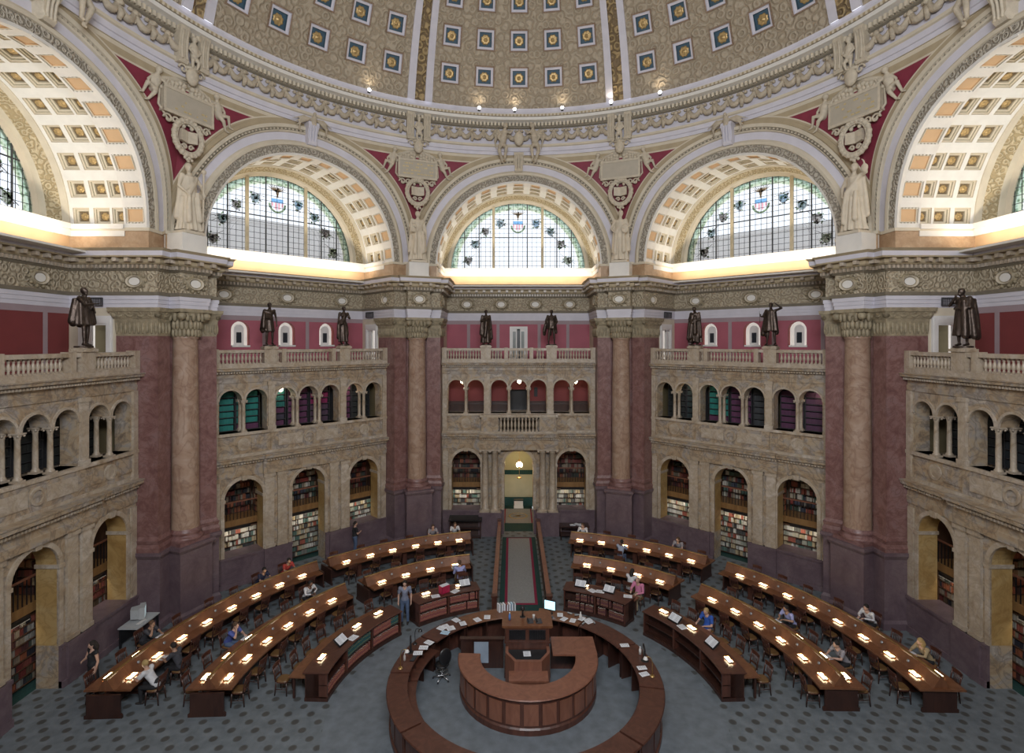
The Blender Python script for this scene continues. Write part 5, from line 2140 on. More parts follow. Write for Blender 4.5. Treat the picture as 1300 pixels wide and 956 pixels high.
G = [('plaster_statue', -67.5, dict(elL=(-.33, .02, 1.26), wrL=(-.32, .14, 1.04), hdL=(0, .2, -1), elR=(.28, 0, 1.14), wrR=(.2, .16, .98), head=(.03, .02, 1.65), face=(.3, 1, 0)), 21, e_staff,
      'ivory plaster woman holding a staff, above the big pier near the left edge'),
     ('plaster_statue', -22.5, dict(elR=(.29, .04, 1.18), wrR=(.2, .26, 1.14), hdR=(-.3, 1, 0), elL=(-.28, -.02, 1.12), wrL=(-.28, .06, .86)), 31, e_book,
      'ivory plaster woman with a book on her arm, above the pier left of centre'),
     ('plaster_statue', 22.5, dict(elL=(-.28, .06, 1.16), wrL=(-.2, .26, 1.1), hdL=(.3, 1, 0), elR=(.32, .0, 1.16), wrR=(.2, .16, 1.02), head=(-.02, .02, 1.66), face=(-.2, 1, 0)), 41, e_lute,
      'ivory plaster woman holding an instrument, above the pier right of centre'),
     ('plaster_statue', 67.5, dict(elL=(-.36, .06, 1.44), wrL=(-.34, .1, 1.66), hdL=(.2, .2, 1), elR=(.34, -.02, 1.2), wrR=(.24, .12, .98), head=(-.02, .02, 1.66), face=(-.3, 1, .1)), 51, e_mask,
      'ivory plaster woman with one hand raised, above the big pier near the right edge')]
for nm, ang, pose, seed, ex, lab in G:
    a = R(ang)
    p = (15.08 * math.sin(a), 15.08 * math.cos(a), 15.87)
    t = statue(nm, lab, 'statue', 'plaster statues on the piers', p, facing(ang), 1.62, lambda mb: g_base(mb, pose, seed, ex), M['statue'], plinth=.12, voxel=.02)


# ---- carved groups of the pendentives: tablet, wreath with an open book, two seated boys
def seated_child(mb, s, o, flip):
    """nude boy reclining against the tablet, in the plane x-z, facing -y"""
    o = Vector(o)
    q = lambda x, y, z: o + Vector((flip * x, y, z)) * s
    capsule(mb, [q(0, 0, 0), q(.1, -.05, .3), q(.12, -.05, .48)], [.15 * s, .16 * s, .1 * s], 10)
    mb.ball(q(.17, -.1, .68), .12 * s, 10, 8)
    capsule(mb, [q(.2, -.1, .42), q(.42, -.12, .3), q(.5, -.1, .5)], [.06 * s, .05 * s, .04 * s], 8)
    capsule(mb, [q(-.02, -.06, .42), q(-.2, -.08, .22), q(-.15, -.1, .0)], [.06 * s, .05 * s, .04 * s], 8)
    capsule(mb, [q(0, -.08, 0), q(-.28, -.18, .06), q(-.4, -.1, -.3)], [.1 * s, .08 * s, .045 * s], 9)
    capsule(mb, [q(.05, -.08, -.02), q(-.05, -.2, -.2), q(-.22, -.1, -.48)], [.1 * s, .08 * s, .045 * s], 9)
    capsule(mb, [q(-.4, -.1, -.3), q(-.52, -.14, -.34)], [.045 * s, .035 * s], 7)
    capsule(mb, [q(-.22, -.1, -.48), q(-.34, -.14, -.53)], [.045 * s, .035 * s], 7)


def scroll(mb, c, r, flip, m=0):
    pts = []
    for k in range(14):
        a = k * .55
        rr = r * (1 - k / 16)
        pts.append((c[0] + flip * rr * math.cos(a), c[1], c[2] + rr * math.sin(a)))
    mb.tube(pts, [.045] * 14, 6, m)


M['gilt_ink'] = plain('gilt_inscription', (.62, .50, .26), .5, .2, 14, metallic=.3)
M['tablet'] = plain('grey_tan_tablet', (.45, .40, .32), .6, .06, 3)


def pendentive_group(ang, label, words):
    a = R(ang)
    c = Vector(surf(DA * CX22, 21.2, .12))
    # corner point of the north bay turned to this corner
    rad = math.hypot(c.x, c.y)
    t = empty('relief_cartouche', (rad * math.sin(a), rad * math.cos(a), 21.2), facing(ang) + PI, label, 'relief', 'relief groups on the pendentives')
    tilt = R(-4)
    tb = MB()
    tb.box(-1.12, 1.12, -.16, .1, -.52, .52, 0)
    tb.box(-1.02, 1.02, -.19, -.15, -.42, .42, 1)
    for s in (-1, 1):
        tb.box(*sorted((s * 1.02, s * 1.12)), -.21, -.14, -.52, .52, 0)
    tb.box(-1.12, 1.12, -.22, -.14, .42, .54, 0)
    tb.box(-1.12, 1.12, -.22, -.14, -.54, -.42, 0)
    o = tb.build('tablet', [M['relief'], M['tablet']], t)
    rg = random.Random(int(ang * 10) + 500)
    ins = MB()
    for k in range(4):
        x = -.86 + rg.uniform(0, .15)
        while x < .82:
            w = rg.uniform(.05, .2)
            if rg.random() < words:
                ins.box(x, min(.88, x + w), -.197, -.19, .25 - k * .19, .32 - k * .19)
            x += w + .05
    if ins.v:
        ins.build('gilt_bars', M['gilt_ink'], o)  # plain gilt bars standing in for an unreadable inscription
    # oval wreath round an open book
    w = MB()
    for k in range(40):
        b = 2 * PI * k / 40
        w.ball((.62 * math.cos(b), -.1, -1.28 + .72 * math.sin(b)), .105 + .02 * (k % 2), 7, 5)
    w.tube([(.52 * math.cos(2 * PI * k / 30), -.12, -1.28 + .62 * math.sin(2 * PI * k / 30)) for k in range(31)], .05, 6)
    for q in range(4):
        w.ball((-.15 + .1 * q, -.1, -2.12 - .06 * (q % 2)), .07, 6, 5)
    w.tube([(0, -.1, -1.98), (0, -.1, -2.3)], .05, 6)
    wo = w.build('wreath', M['relief'], t)
    bk = MB()
    for s in (-1, 1):
        bk.add([(0, -.1, -1.0), (s * .36, -.2, -.98), (s * .36, -.2, -1.46), (0, -.1, -1.5), (0, .04, -1.0), (s * .36, .0, -.98), (s * .36, 0, -1.46), (0, .04, -1.5)],
               [(0, 1, 2, 3), (4, 5, 6, 7), (0, 1, 5, 4), (1, 2, 6, 5), (2, 3, 7, 6), (3, 0, 4, 7)])
    for s in (-1, 1):
        scroll(bk, (s * .14, -.06, -1.66), .12, s)
        bk.ball((s * .18, -.06, -.84), .09, 7, 5)
    bk.build('open_book', M['relief'], t)
    # scrolls and crest
    cr = MB()
    for s in (-1, 1):
        scroll(cr, (s * .85, -.06, -.75), .2, s)
        scroll(cr, (s * .55, -.06, -.72), .15, -s)
        for k in range(7):
            x = s * (.2 + .16 * k)
            cr.ball((x, -.08, .82 - .03 * k * k * .4 + .05 * (k % 2)), .13 - .008 * k, 7, 5)
            cr.ball((x, -.02, .66 + .04 * (k % 2)), .12, 7, 5)
        cr.tube([(s * .2, -.02, .84), (s * 1.16, -.02, .72), (s * 1.22, -.02, -.3), (s * .85, -.02, -.75), (s * .5, -.02, -.78), (0, -.02, -.7)], .05, 6)
        # broad shell moulding behind
        cr.tube([(0, .02, 1.02), (s * .5, .02, .98), (s * 1.0, .02, .8), (s * 1.3, .04, .5)], [.12, .12, .11, .07], 7)
    cr.build('crest_scrolls', M['relief'], t)
    for s in (-1, 1):
        b = MB()
        seated_child(b, 1.15, (s * 1.48, -.05, .2), -s)
        me = fuse(b, .035, 'boy_figure')
        me.materials.append(M['relief'])
        bo = bpy.data.objects.new('boy_figure', me)
        COL.objects.link(bo)
        bo.parent = t
    return t


for ang, w, lab in ((-67.5, .30, 'relief tablet with two boys and a wreathed book, red pendentive near the left edge'),
                    (-22.5, .75, 'relief tablet with two boys and a wreathed book, pendentive left of the central arch'),
                    (22.5, .0, 'blank-looking relief tablet with two boys and a wreath, right of the central arch'),
                    (67.5, .45, 'relief tablet with gilt flecks, boys and a wreath, pendentive near the right edge')):
    pendentive_group(ang, lab, w)

# ---- paired consoles with a small figure, under the dome ring over each pier
for i, ang in enumerate((-67.5, -22.5, 22.5, 67.5)):
    a = R(ang)
    t = empty('console_group', (15.0 * math.sin(a), 15.0 * math.cos(a), 22.42), facing(ang) + PI,
              'pair of plaster consoles with a small figure, above the %s pendentive tablet' % ['leftmost', 'second from left', 'third from left', 'rightmost'][i], 'console', 'consoles under the dome ring')
    for s in (-1, 1):
        c = MB()
        prof = [(.1, 1.86), (-.34, 1.86), (-.38, 1.7), (-.30, 1.5), (-.26, 1.1), (-.24, .7), (-.3, .5), (-.22, .38), (.1, .38)]
        extr_pts = prof
        c.add([(s * .47 - .2, y, z) for y, z in prof] + [(s * .47 + .2, y, z) for y, z in prof],
              [(k, (k + 1) % 9, 9 + (k + 1) % 9, 9 + k) for k in range(9)] + [tuple(range(8, -1, -1)), tuple(range(9, 18))])
        for q in (-.1, .1):
            c.tube([(s * .47 + q, -.4, 1.68), (s * .47 + q, -.31, 1.3), (s * .47 + q, -.28, .8), (s * .47 + q, -.32, .52)], .05, 6)
        c.build('console', M['relief'], t)
    b = MB()
    capsule(b, [(0, -.2, .75), (0, -.24, 1.1), (0, -.22, 1.35)], [.15, .16, .1], 10)
    b.ball((0, -.26, 1.55), .13, 10, 8)
    for s in (-1, 1):
        capsule(b, [(s * .12, -.22, 1.3), (s * .26, -.28, 1.05), (s * .12, -.34, .9)], [.06, .05, .045], 7)
        capsule(b, [(s * .08, -.22, .8), (s * .14, -.34, .6), (s * .1, -.28, .34)], [.09, .08, .05], 8)
    me = fuse(b, .035, 'small_figure')
    me.materials.append(M['relief'])
    bo = bpy.data.objects.new('small_figure', me)
    COL.objects.link(bo)
    bo.parent = t
    sh = MB()
    sh.ball((0, -.12, .02), .3, 12, 9, 0, (.9, .6, 1.25))
    sh.tube([(-.3, -.14, .3), (0, -.22, .36), (.3, -.14, .3)], .07, 7)
    for s in (-1, 1):
        scroll(sh, (s * .38, -.1, .2), .2, s)
    sh.build('shield', M['relief'], t)


# ---- keystones of the arches
def keystone(ang, label, kind):
    a = R(ang)
    z = ZS + 5.5
    p = surf(0, z, .12)
    rad = math.hypot(p[0], p[1])
    t = empty('keystone_ornament', (rad * math.sin(a), rad * math.cos(a), z), facing(ang) + PI, label, 'keystone', 'arch keystones')
    k = MB()
    prof = [(.2, 1.0), (-.42, 1.0), (-.46, .8), (-.3, .55), (-.26, .2), (-.32, .05), (-.2, -.1), (.2, -.1)]
    n = len(prof)
    k.add([(-.22 - .06 * max(0, z_), y, z_) for y, z_ in prof] + [(.22 + .06 * max(0, z_), y, z_) for y, z_ in prof],
          [(q, (q + 1) % n, n + (q + 1) % n, n + q) for q in range(n)] + [tuple(range(n - 1, -1, -1)), tuple(range(n, 2 * n))])
    for q in (-.14, 0, .14):
        k.tube([(q, -.46, .85), (q, -.34, .5), (q, -.3, .2), (q, -.3, .02)], .05, 6)
    k.build('keystone_block', M['lilac'] if kind != 'centre' else M['relief'], t)
    if kind == 'eagle':
        b = MB()
        capsule(b, [(0, -.35, .9), (0, -.42, 1.15), (0, -.46, 1.3)], [.16, .15, .09], 9)
        b.ball((0, -.52, 1.38), .09, 8, 6)
        for s in (-1, 1):
            for q in range(5):
                b.tube([(s * .12, -.36, 1.15), (s * (.5 + .05 * q), -.34, 1.2 - .1 * q), (s * (1.05 - .1 * q), -.26, .95 - .16 * q)], [.08, .09, .03], 7, 0, flat=.5)
        me = fuse(b, .03, 'eagle')
        me.materials.append(M['garland'])
        bo = bpy.data.objects.new('eagle', me)
        COL.objects.link(bo)
        bo.parent = t
    elif kind == 'centre':
        b = MB()
        b.ball((0, -.55, 1.75), .36, 14, 10, 0, (.8, .6, 1.15))
        b.build('globe', M['relief'], t)
        for s in (-1, 1):
            f = MB()
            q = lambda x, y, z: (s * x, y, z)
            capsule(f, [q(.95, -.45, 1.5), q(.88, -.5, 1.95), q(.82, -.5, 2.25)], [.2, .2, .12], 10)
            f.ball(q(.78, -.56, 2.5), .16, 10, 8)
            capsule(f, [q(.74, -.5, 2.2), q(.5, -.55, 2.05), q(.36, -.6, 2.2)], [.09, .075, .06], 8)
            capsule(f, [q(1.0, -.5, 2.15), q(1.22, -.5, 1.85), q(1.05, -.55, 1.6)], [.09, .075, .06], 8)
            capsule(f, [q(.95, -.5, 1.45), q(.72, -.72, 1.2), q(.82, -.6, .55)], [.14, .11, .07], 9)
            capsule(f, [q(1.05, -.5, 1.42), q(1.15, -.7, 1.05), q(.95, -.56, .4)], [.14, .11, .07], 9)
            capsule(f, [q(.82, -.6, .55), q(.8, -.7, .48)], [.06, .05], 7)
            capsule(f, [q(.95, -.56, .4), q(.93, -.66, .32)], [.06, .05], 7)
            for k2 in range(4):
                f.tube([q(.95, -.36, 2.1), q(1.25 + .05 * k2, -.3, 2.35 - .2 * k2), q(1.5 - .06 * k2, -.25, 2.1 - .3 * k2)], [.06, .08, .03], 6)
            me = fuse(f, .035, 'winged_figure')
            me.materials.append(M['garland'])
            bo = bpy.data.objects.new('winged_figure', me)
            COL.objects.link(bo)
            bo.parent = t


keystone(0, 'keystone with two winged figures and a globe over the central arch', 'centre')
keystone(-45, 'scrolled keystone with a spread eagle over the left diagonal arch', 'eagle')
keystone(45, 'scrolled keystone with a spread eagle over the right diagonal arch', 'eagle')
keystone(-90, 'scrolled keystone with figures at the top of the left edge arch', 'centre')
keystone(90, 'scrolled keystone with figures at the top of the right edge arch', 'centre')

# ---- spotlights standing on the dome ring
M['spot_glass'] = emitter('spotlight_lens', (1.0, .97, .92), 12.0)
SPOTS = [(468, 118), (608, 140), (653, 141), (714, 141), (776, 133), (838, 121)]
wds = ['leftmost of the row', 'second from the left', 'brightest, over the central keystone', 'fourth from the left', 'fifth from the left', 'rightmost of the row']
for (x, y), wd in zip(SPOTS, wds):
    # the ring's top edge is at radius 14.52, z 24.7: find the azimuth under that pixel column
    best = min((abs(CX + FPX * (14.56 * math.sin(R(q / 10)) - CAM.x) / (14.56 * math.cos(R(q / 10)) - CAM.y) - x), q / 10) for q in range(-800, 801))
    a = R(best[1])
    t = empty('spotlight', (14.56 * math.sin(a), 14.56 * math.cos(a), 24.70), -a, 'small white spotlight on the dome ring, ' + wd, 'spotlight', 'spotlights on the dome ring')
    b = MB()
    b.box(-.07, .07, -.06, .06, 0, .05)
    b.tube([(0, 0, .04), (0, 0, .14)], .018, 6)
    b.build('bracket', M['black'], t)
    h_ = MB()
    h_.tube([(0, .12, .13), (0, -.02, .16), (0, -.07, .17)], [.05, .09, .10], 12)
    ho = h_.build('housing', M['white_wood'], t)
    ln = MB()
    ln.ball((0, -.08, .17), .095, 12, 8, 0, (1, .35, 1))
    ln.build('lens', M['spot_glass'], t)

# ---- ventilation grilles beside the gallery doors
for side, ang, u, lab in (('west', -90, 4.5, 'dark ventilation grille above the gallery door at the left edge'), ('east', 90, -4.5, 'dark ventilation grille above the gallery door at the right edge'),
                          ('northwest', -45, 4.5, 'small dark grille at the right end of the left diagonal red wall'), ('northeast', 45, -4.5, 'small dark grille at the left end of the right diagonal red wall')):
    s = 1 if u > 0 else -1
    t = empty('ventilation_grille', bay_pt0(ang, (s * 4.49, 17.0, 12.97)), -R(ang) + (-PI / 2 if s > 0 else PI / 2), lab, 'vent', 'gallery ventilation grilles')
    g = MB()
    g.wall(rect(-.42, .42, -.17, .17), [rect(-.38, .38, -.13, .13)], -.03, .02)
    g.build('frame', M['grille'], t)
    g = MB()
    for k in range(6):
        g.box(-.38, .38, -.015, .0, -.12 + .045 * k, -.105 + .045 * k)
    for k in range(9):
        g.box(-.38 + .09 * k, -.37 + .09 * k, -.02, -.005, -.13, .13)
    g.build('louvres', M['grille'], t)
# ================================================================== FURNITURE
def pol(r, deg, z=0.0):
    a = R(deg)
    return (r * math.sin(a), r * math.cos(a), z)


def arc_box(mb, r0, r1, d0, d1, z0, z1, m=0, n=None, org=(0, 0), r0t=None, r1t=None):
    """curved slab between two radii and two bearings; r0t/r1t give the top radii"""
    n = n or max(2, int(abs(d1 - d0) / 2.5))
    r0t = r0 if r0t is None else r0t
    r1t = r1 if r1t is None else r1t
    vs = []
    for i in range(n + 1):
        d = d0 + (d1 - d0) * i / n
        for r, z in ((r0, z0), (r1, z0), (r1t, z1), (r0t, z1)):
            p = pol(r, d)
            vs.append((p[0] - org[0], p[1] - org[1], z))
    fs = []
    for i in range(n):
        b = i * 4
        for k in range(4):
            fs.append((b + k, b + (k + 1) % 4, b + 4 + (k + 1) % 4, b + 4 + k))
    fs.append((0, 1, 2, 3))
    fs.append((n * 4 + 3, n * 4 + 2, n * 4 + 1, n * 4))
    mb.add(vs, fs, m)


def ridge_prof(mb, prof, d0, d1, m=0, n=None, org=(0, 0)):
    """any (r,z) profile swept along an arc"""
    n = n or max(2, int(abs(d1 - d0) / 2.5))
    k = len(prof)
    vs = []
    for i in range(n + 1):
        d = d0 + (d1 - d0) * i / n
        for r, z in prof:
            p = pol(r, d)
            vs.append((p[0] - org[0], p[1] - org[1], z))
    fs = []
    for i in range(n):
        for q in range(k):
            fs.append((i * k + q, i * k + (q + 1) % k, (i + 1) * k + (q + 1) % k, (i + 1) * k + q))
    fs.append(tuple(range(k - 1, -1, -1)))
    fs.append(tuple(range(n * k, (n + 1) * k)))
    mb.add(vs, fs, m)


M['lamp_glow'] = emitter('desk_lamp_diffuser', (1.0, .86, .58), LAMP_S)
M['outlet'] = plain('brushed_steel_disc', (.4, .42, .46), .4, .1, 9, metallic=.6)


# ---- chair: one prototype, then copies
def make_chair():
    t = empty('reading_chair', (0, 0, 0))
    s = MB()
    n = 18
    pl = [(.22 * math.copysign(abs(math.cos(2 * PI * i / n)) ** .6, math.cos(2 * PI * i / n)), .21 * math.copysign(abs(math.sin(2 * PI * i / n)) ** .6, math.sin(2 * PI * i / n))) for i in range(n)]
    s.prism(pl, .42, .445, 1)
    s.prism(offset_poly(pl, -.012), .445, .475, 0, poly1=offset_poly(pl, -.035))
    s.build('seat', [M['leather'], M['mahogany']], t)
    for sx in (-1, 1):
        l = MB()
        l.tube([(sx * .18, .17, .42), (sx * .195, .19, 0)], [.026, .018], 8)
        l.build('leg', M['mahogany_dark'], t)
        l = MB()
        l.tube([(sx * .175, -.17, .44), (sx * .19, -.215, 0)], [.026, .019], 8)
        l.build('leg', M['mahogany_dark'], t)
    b = MB()
    for sx in (-1, 1):
        b.tube([(sx * .18, -.18, .42), (sx * .19, -.215, .66), (sx * .2, -.27, .88)], [.024, .021, .018], 8)
    rail = [(-.215 + .43 * k / 6, -.262 - .035 * math.sin(PI * k / 6), .86) for k in range(7)]
    for (z0, z1, f) in ((.80, .93, 1.0), (.52, .57, .93)):
        vs = []
        for k in range(7):
            x, y, _ = rail[k]
            yy = y + (.0 if z0 > .7 else .055)
            vs += [(x * f, yy - .012, z0), (x * f, yy + .012, z0), (x * f, yy + .008, z1), (x * f, yy - .016, z1)]
        fs = []
        for k in range(6):
            for q in range(4):
                fs.append((k * 4 + q, k * 4 + (q + 1) % 4, k * 4 + 4 + (q + 1) % 4, k * 4 + 4 + q))
        fs += [(0, 1, 2, 3), (27, 26, 25, 24)]
        b.add(vs, fs)
    for k in range(5):
        x = -.12 + .06 * k
        b.tube([(x, -.235, .56), (x, -.285, .82)], .011, 6)
    b.build('backrest', M['mahogany'], t)
    st = MB()
    st.tube([(-.188, .182, .2), (-.186, -.195, .2)], .012, 6)
    st.tube([(.188, .182, .2), (.186, -.195, .2)], .012, 6)
    st.tube([(-.187, 0, .2), (.187, 0, .2)], .012, 6)
    st.build('stretcher', M['mahogany_dark'], t)
    return t


CHAIR = make_chair()
USED = [False]
SEATS = []          # (bearing, radius, side) -> chair object
rc = random.Random(5)


def place_chair(r, deg, turn, label, group):
    """turn = 0: back of the chair away from the centre; 180: facing outwards"""
    o = CHAIR if not USED[0] else copy_tree(CHAIR)
    USED[0] = True
    p = pol(r, deg)
    o.location = p
    # built facing +Y; facing the centre means heading -radial
    o.rotation_euler = (0, 0, -R(deg) + (PI if turn == 0 else 0) + rc.uniform(-.12, .12))
    o['label'] = label
    o['category'] = 'chair'
    o['group'] = group
    SEATS.append((r, deg, o))
    return o


# ---- desk lamp: low louvred fixture with two short tubes
def make_lamp():
    t = empty('desk_lamp', (0, 0, 0))
    b = MB()
    b.box(-.03, .03, .05, .095, 0.001, .09)
    b.tube([(0, .08, .085), (0, .04, .10), (0, .0, .085)], .012, 6)
    b.build('bracket', M['brass'], t)
    s = MB()
    s.box(-.175, .175, -.085, -.078, .03, .075)
    s.box(-.175, .175, .072, .08, .06, .085)
    for sx in (-1, 1):
        s.box(*sorted((sx * .17, sx * .18)), -.085, .08, .03, .085)
    s.box(-.17, .17, -.012, .004, .03, .085)
    s.build('shade_frame', M['brass'], t)
    for sy in (-.045, .038):
        g = MB()
        g.box(-.165, .165, sy - .03, sy + .03, .034, .072)
        g.build('lit_tube', M['lamp_glow'], t)
    return t


LAMP = make_lamp()
LUSED = [False]


def place_lamp(r, deg, inner, z, label, group):
    o = LAMP if not LUSED[0] else copy_tree(LAMP)
    LUSED[0] = True
    o.location = pol(r, deg, z)
    o.rotation_euler = (0, 0, -R(deg) + (0 if inner else PI))
    tag(o, label, 'desk lamp', group)
    return o


ORD = ['first', 'second', 'third', 'fourth', 'fifth', 'sixth', 'seventh', 'eighth', 'ninth', 'tenth']


def reading_table(r_l, d0, d1, lamps, label, where):
    """double-sided curved desk, sloping ridge in the middle; r_l = radius of the inner lamps"""
    rc_ = r_l + .36
    ra, rb_ = r_l - .34, r_l + 1.06
    dm = (d0 + d1) / 2
    org = pol(rc_, dm)
    t = empty('reading_table', org, 0, label, 'table', 'curved reading tables')
    og = (org[0], org[1])
    m = MB()
    ridge_prof(m, [(ra, .715), (rb_, .715), (rb_, .765), (rb_ - .02, .775), (ra + .02, .775), (ra, .765)], d0, d1, 0, None, og)
    m.build('desktop', M['mahogany_top'], t)
    m = MB()
    ridge_prof(m, [(rc_ - .25, .775), (rc_ + .25, .775), (rc_ + .22, .82), (rc_ + .06, 1.08), (rc_ + .06, 1.12), (rc_ - .06, 1.12), (rc_ - .06, 1.08), (rc_ - .22, .82)], d0 + .3, d1 - .3, 0, None, og)
    ro = m.build('ridge', M['mahogany_top'], t)
    # brass cap of the ridge and discs between the lamps
    m = MB()
    ridge_prof(m, [(rc_ - .04, 1.12), (rc_ + .04, 1.12), (rc_ + .03, 1.135), (rc_ - .03, 1.135)], d0 + .4, d1 - .4, 0, None, og)
    m.build('brass_rail', M['brass'], ro)
    for i in range(len(lamps) - 1):
        dd = (lamps[i] + lamps[i + 1]) / 2
        q = pol(rc_ - .15, dd)
        m = MB()
        th = R(58)
        nrm = Vector((-math.sin(R(dd)) * math.sin(th), -math.cos(R(dd)) * math.sin(th), math.cos(th)))
        c = Vector((q[0] - og[0], q[1] - og[1], .94))
        m.tube([c, c + nrm * .03], [.05, .045], 12)
        m.build('outlet_disc', M['outlet'], ro)
    # supports: two ends and a panelled pedestal between every pair of seats
    m = MB()
    for (a, b) in ((d0 + .5, d0 + .5 + 3.2 / r_l), (d1 - .5 - 3.2 / r_l, d1 - .5)):
        e = MB()
        ridge_prof(e, [(ra + .14, 0), (rb_ - .14, 0), (rb_ - .14, .1), (rb_ - .2, .14), (rb_ - .2, .715), (ra + .2, .715), (ra + .2, .14), (ra + .14, .1)], a, b, 0, 2, og)
        e.build('end_panel', M['mahogany_dark'], t)
    for i in range(0, len(lamps) - 1):
        dd = (lamps[i] + lamps[i + 1]) / 2
        if i % 2 == (0 if len(lamps) % 2 == 0 else 1):
            w = 13 / r_l
            e = MB()
            ridge_prof(e, [(ra + .24, .06), (rb_ - .24, .06), (rb_ - .24, .715), (ra + .24, .715)], dd - w / 2, dd + w / 2, 0, 2, og)
            ridge_prof(e, [(ra + .2, 0), (rb_ - .2, 0), (rb_ - .2, .08), (ra + .2, .08)], dd - w / 2 - .1, dd + w / 2 + .1, 0, 2, og)
            e.build('pedestal', M['mahogany'], t)
    sp = MB()
    ridge_prof(sp, [(rc_ - .03, .1), (rc_ + .03, .1), (rc_ + .03, .72), (rc_ - .03, .72)], d0 + .6, d1 - .6, 0, None, og)
    sp.build('modesty_panel', M['mahogany_dark'], t)
    for i, dd in enumerate(lamps):
        k = ORD[i]
        place_lamp(r_l, dd, True, .776, 'glowing desk lamp, %s along the centre side of the %s' % (k, where), 'desk lamps')
        place_lamp(r_l + .72, dd, False, .776, 'glowing desk lamp, %s along the wall side of the %s' % (k, where), 'desk lamps')
    return ra, rb_


TABLES = [
    ('outer_left', 12.33, -12.4, -45.8, [-15.1, -20.4, -25.9, -31.5, -36.9, -42.6], 'outer table left of the aisle'),
    ('inner_left', 9.22, -15.2, -45.2, [-19.4, -27.0, -34.4, -41.6], 'inner table left of the aisle'),
    ('outer_right', 12.33, 12.4, 45.2, [15.1, 20.4, 26.0, 31.4, 36.7, 41.9], 'outer table right of the aisle'),
    ('inner_right', 9.25, 15.4, 45.2, [19.9, 27.0, 34.8, 41.4], 'inner table right of the aisle'),
    ('outer_far_left', 12.40, -48.8, -91.8, [-52.7, -57.8, -63.0, -68.3, -73.6, -78.9, -84.0, -89.2], 'long outer table at left'),
    ('inner_far_left', 9.32, -51.2, -92.0, [-56.2, -62.9, -69.6, -76.2, -82.8, -89.2], 'long inner table at left'),
    ('outer_far_right', 12.40, 48.8, 91.8, [52.8, 57.9, 63.1, 68.3, 73.6, 78.7, 83.8, 88.7], 'long outer table at right'),
    ('inner_far_right', 9.40, 51.2, 91.8, [56.0, 62.7, 69.5, 76.1, 82.7, 89.0], 'long inner table at right')]
LABT = {
    'outer_left': 'curved mahogany reading table by the wall, just left of the carpeted aisle',
    'inner_left': 'shorter curved reading table behind the bookcase desk left of the carpeted aisle',
    'outer_right': 'curved mahogany reading table by the wall, just right of the carpeted aisle',
    'inner_right': 'shorter curved reading table behind the bookcase desk right of the carpeted aisle',
    'outer_far_left': 'longest curved reading table along the left wall with eight lamps a side',
    'inner_far_left': 'long curved reading table with six lamps a side, left half of the room',
    'outer_far_right': 'longest curved reading table along the right wall with eight lamps a side',
    'inner_far_right': 'long curved reading table with six lamps a side, right half of the room'}
# seats that the photo shows empty of a chair or turned
for key, r_l, d0, d1, lamps, where in TABLES:
    ra, rb_ = reading_table(r_l, d0, d1, lamps, LABT[key], where)
    for i, dd in enumerate(lamps):
        j = rc.uniform(-.25, .25)
        place_chair(ra - .02 + rc.uniform(-.1, .08), dd + j, 180, 'wooden chair, %s along the centre side of the %s' % (ORD[i], where), 'reading chairs')
        place_chair(rb_ + .04 + rc.uniform(-.05, .15), dd + j, 0, 'wooden chair, %s along the wall side of the %s' % (ORD[i], where), 'reading chairs')


# ---- bookcase desks of the inner ring
M['vol_red'] = plain('faded_red_buckram', (.27, .085, .075), .65, .2, 20)
M['vol_dark'] = plain('dark_maroon_buckram', (.14, .05, .05), .65, .2, 20)
M['vol_teal'] = plain('teal_buckram', (.03, .10, .10), .65, .2, 20)


def book_mb():
    """bound volume standing upright: boards, page block, rounded spine with raised bands; spine towards -y"""
    mb = MB()
    w, h, d = .052, .25, .17
    mb.box(-w / 2, -w / 2 + .004, -d / 2, d / 2, 0, h, 0)
    mb.box(w / 2 - .004, w / 2, -d / 2, d / 2, 0, h, 0)
    mb.box(-w / 2 + .004, w / 2 - .004, -d / 2 + .01, d / 2 - .008, .004, h - .004, 1)
    n = 6
    vs = []
    for k in range(n + 1):
        a = PI * k / n
        for z in (0, h):
            vs.append((-w / 2 * math.cos(a), -d / 2 - .012 * math.sin(a), z))
    mb.add(vs, [(2 * k, 2 * k + 2, 2 * k + 3, 2 * k + 1) for k in range(n)] + [tuple(range(0, 2 * n + 2, 2)), tuple(range(2 * n + 1, 0, -2))], 0, False)
    for z in (.05, .19):
        mb.box(-w / 2, w / 2, -d / 2 - .015, -d / 2, z, z + .008, 2)
    return mb


M['pages'] = plain('page_edges', (.55, .5, .4), .8, .08, 30)
M['gilt'] = plain('gilt_band', (.6, .42, .16), .4, .1, 20, metallic=.6)
BOOK = {k: None for k in ('vol_red', 'vol_dark', 'vol_teal')}
for k in BOOK:
    o = book_mb().build('bound_volume_' + k, [M[k], M['pages'], M['gilt']])
    BOOK[k] = o.data
    bpy.data.objects.remove(o)
BCOUNT = [0]


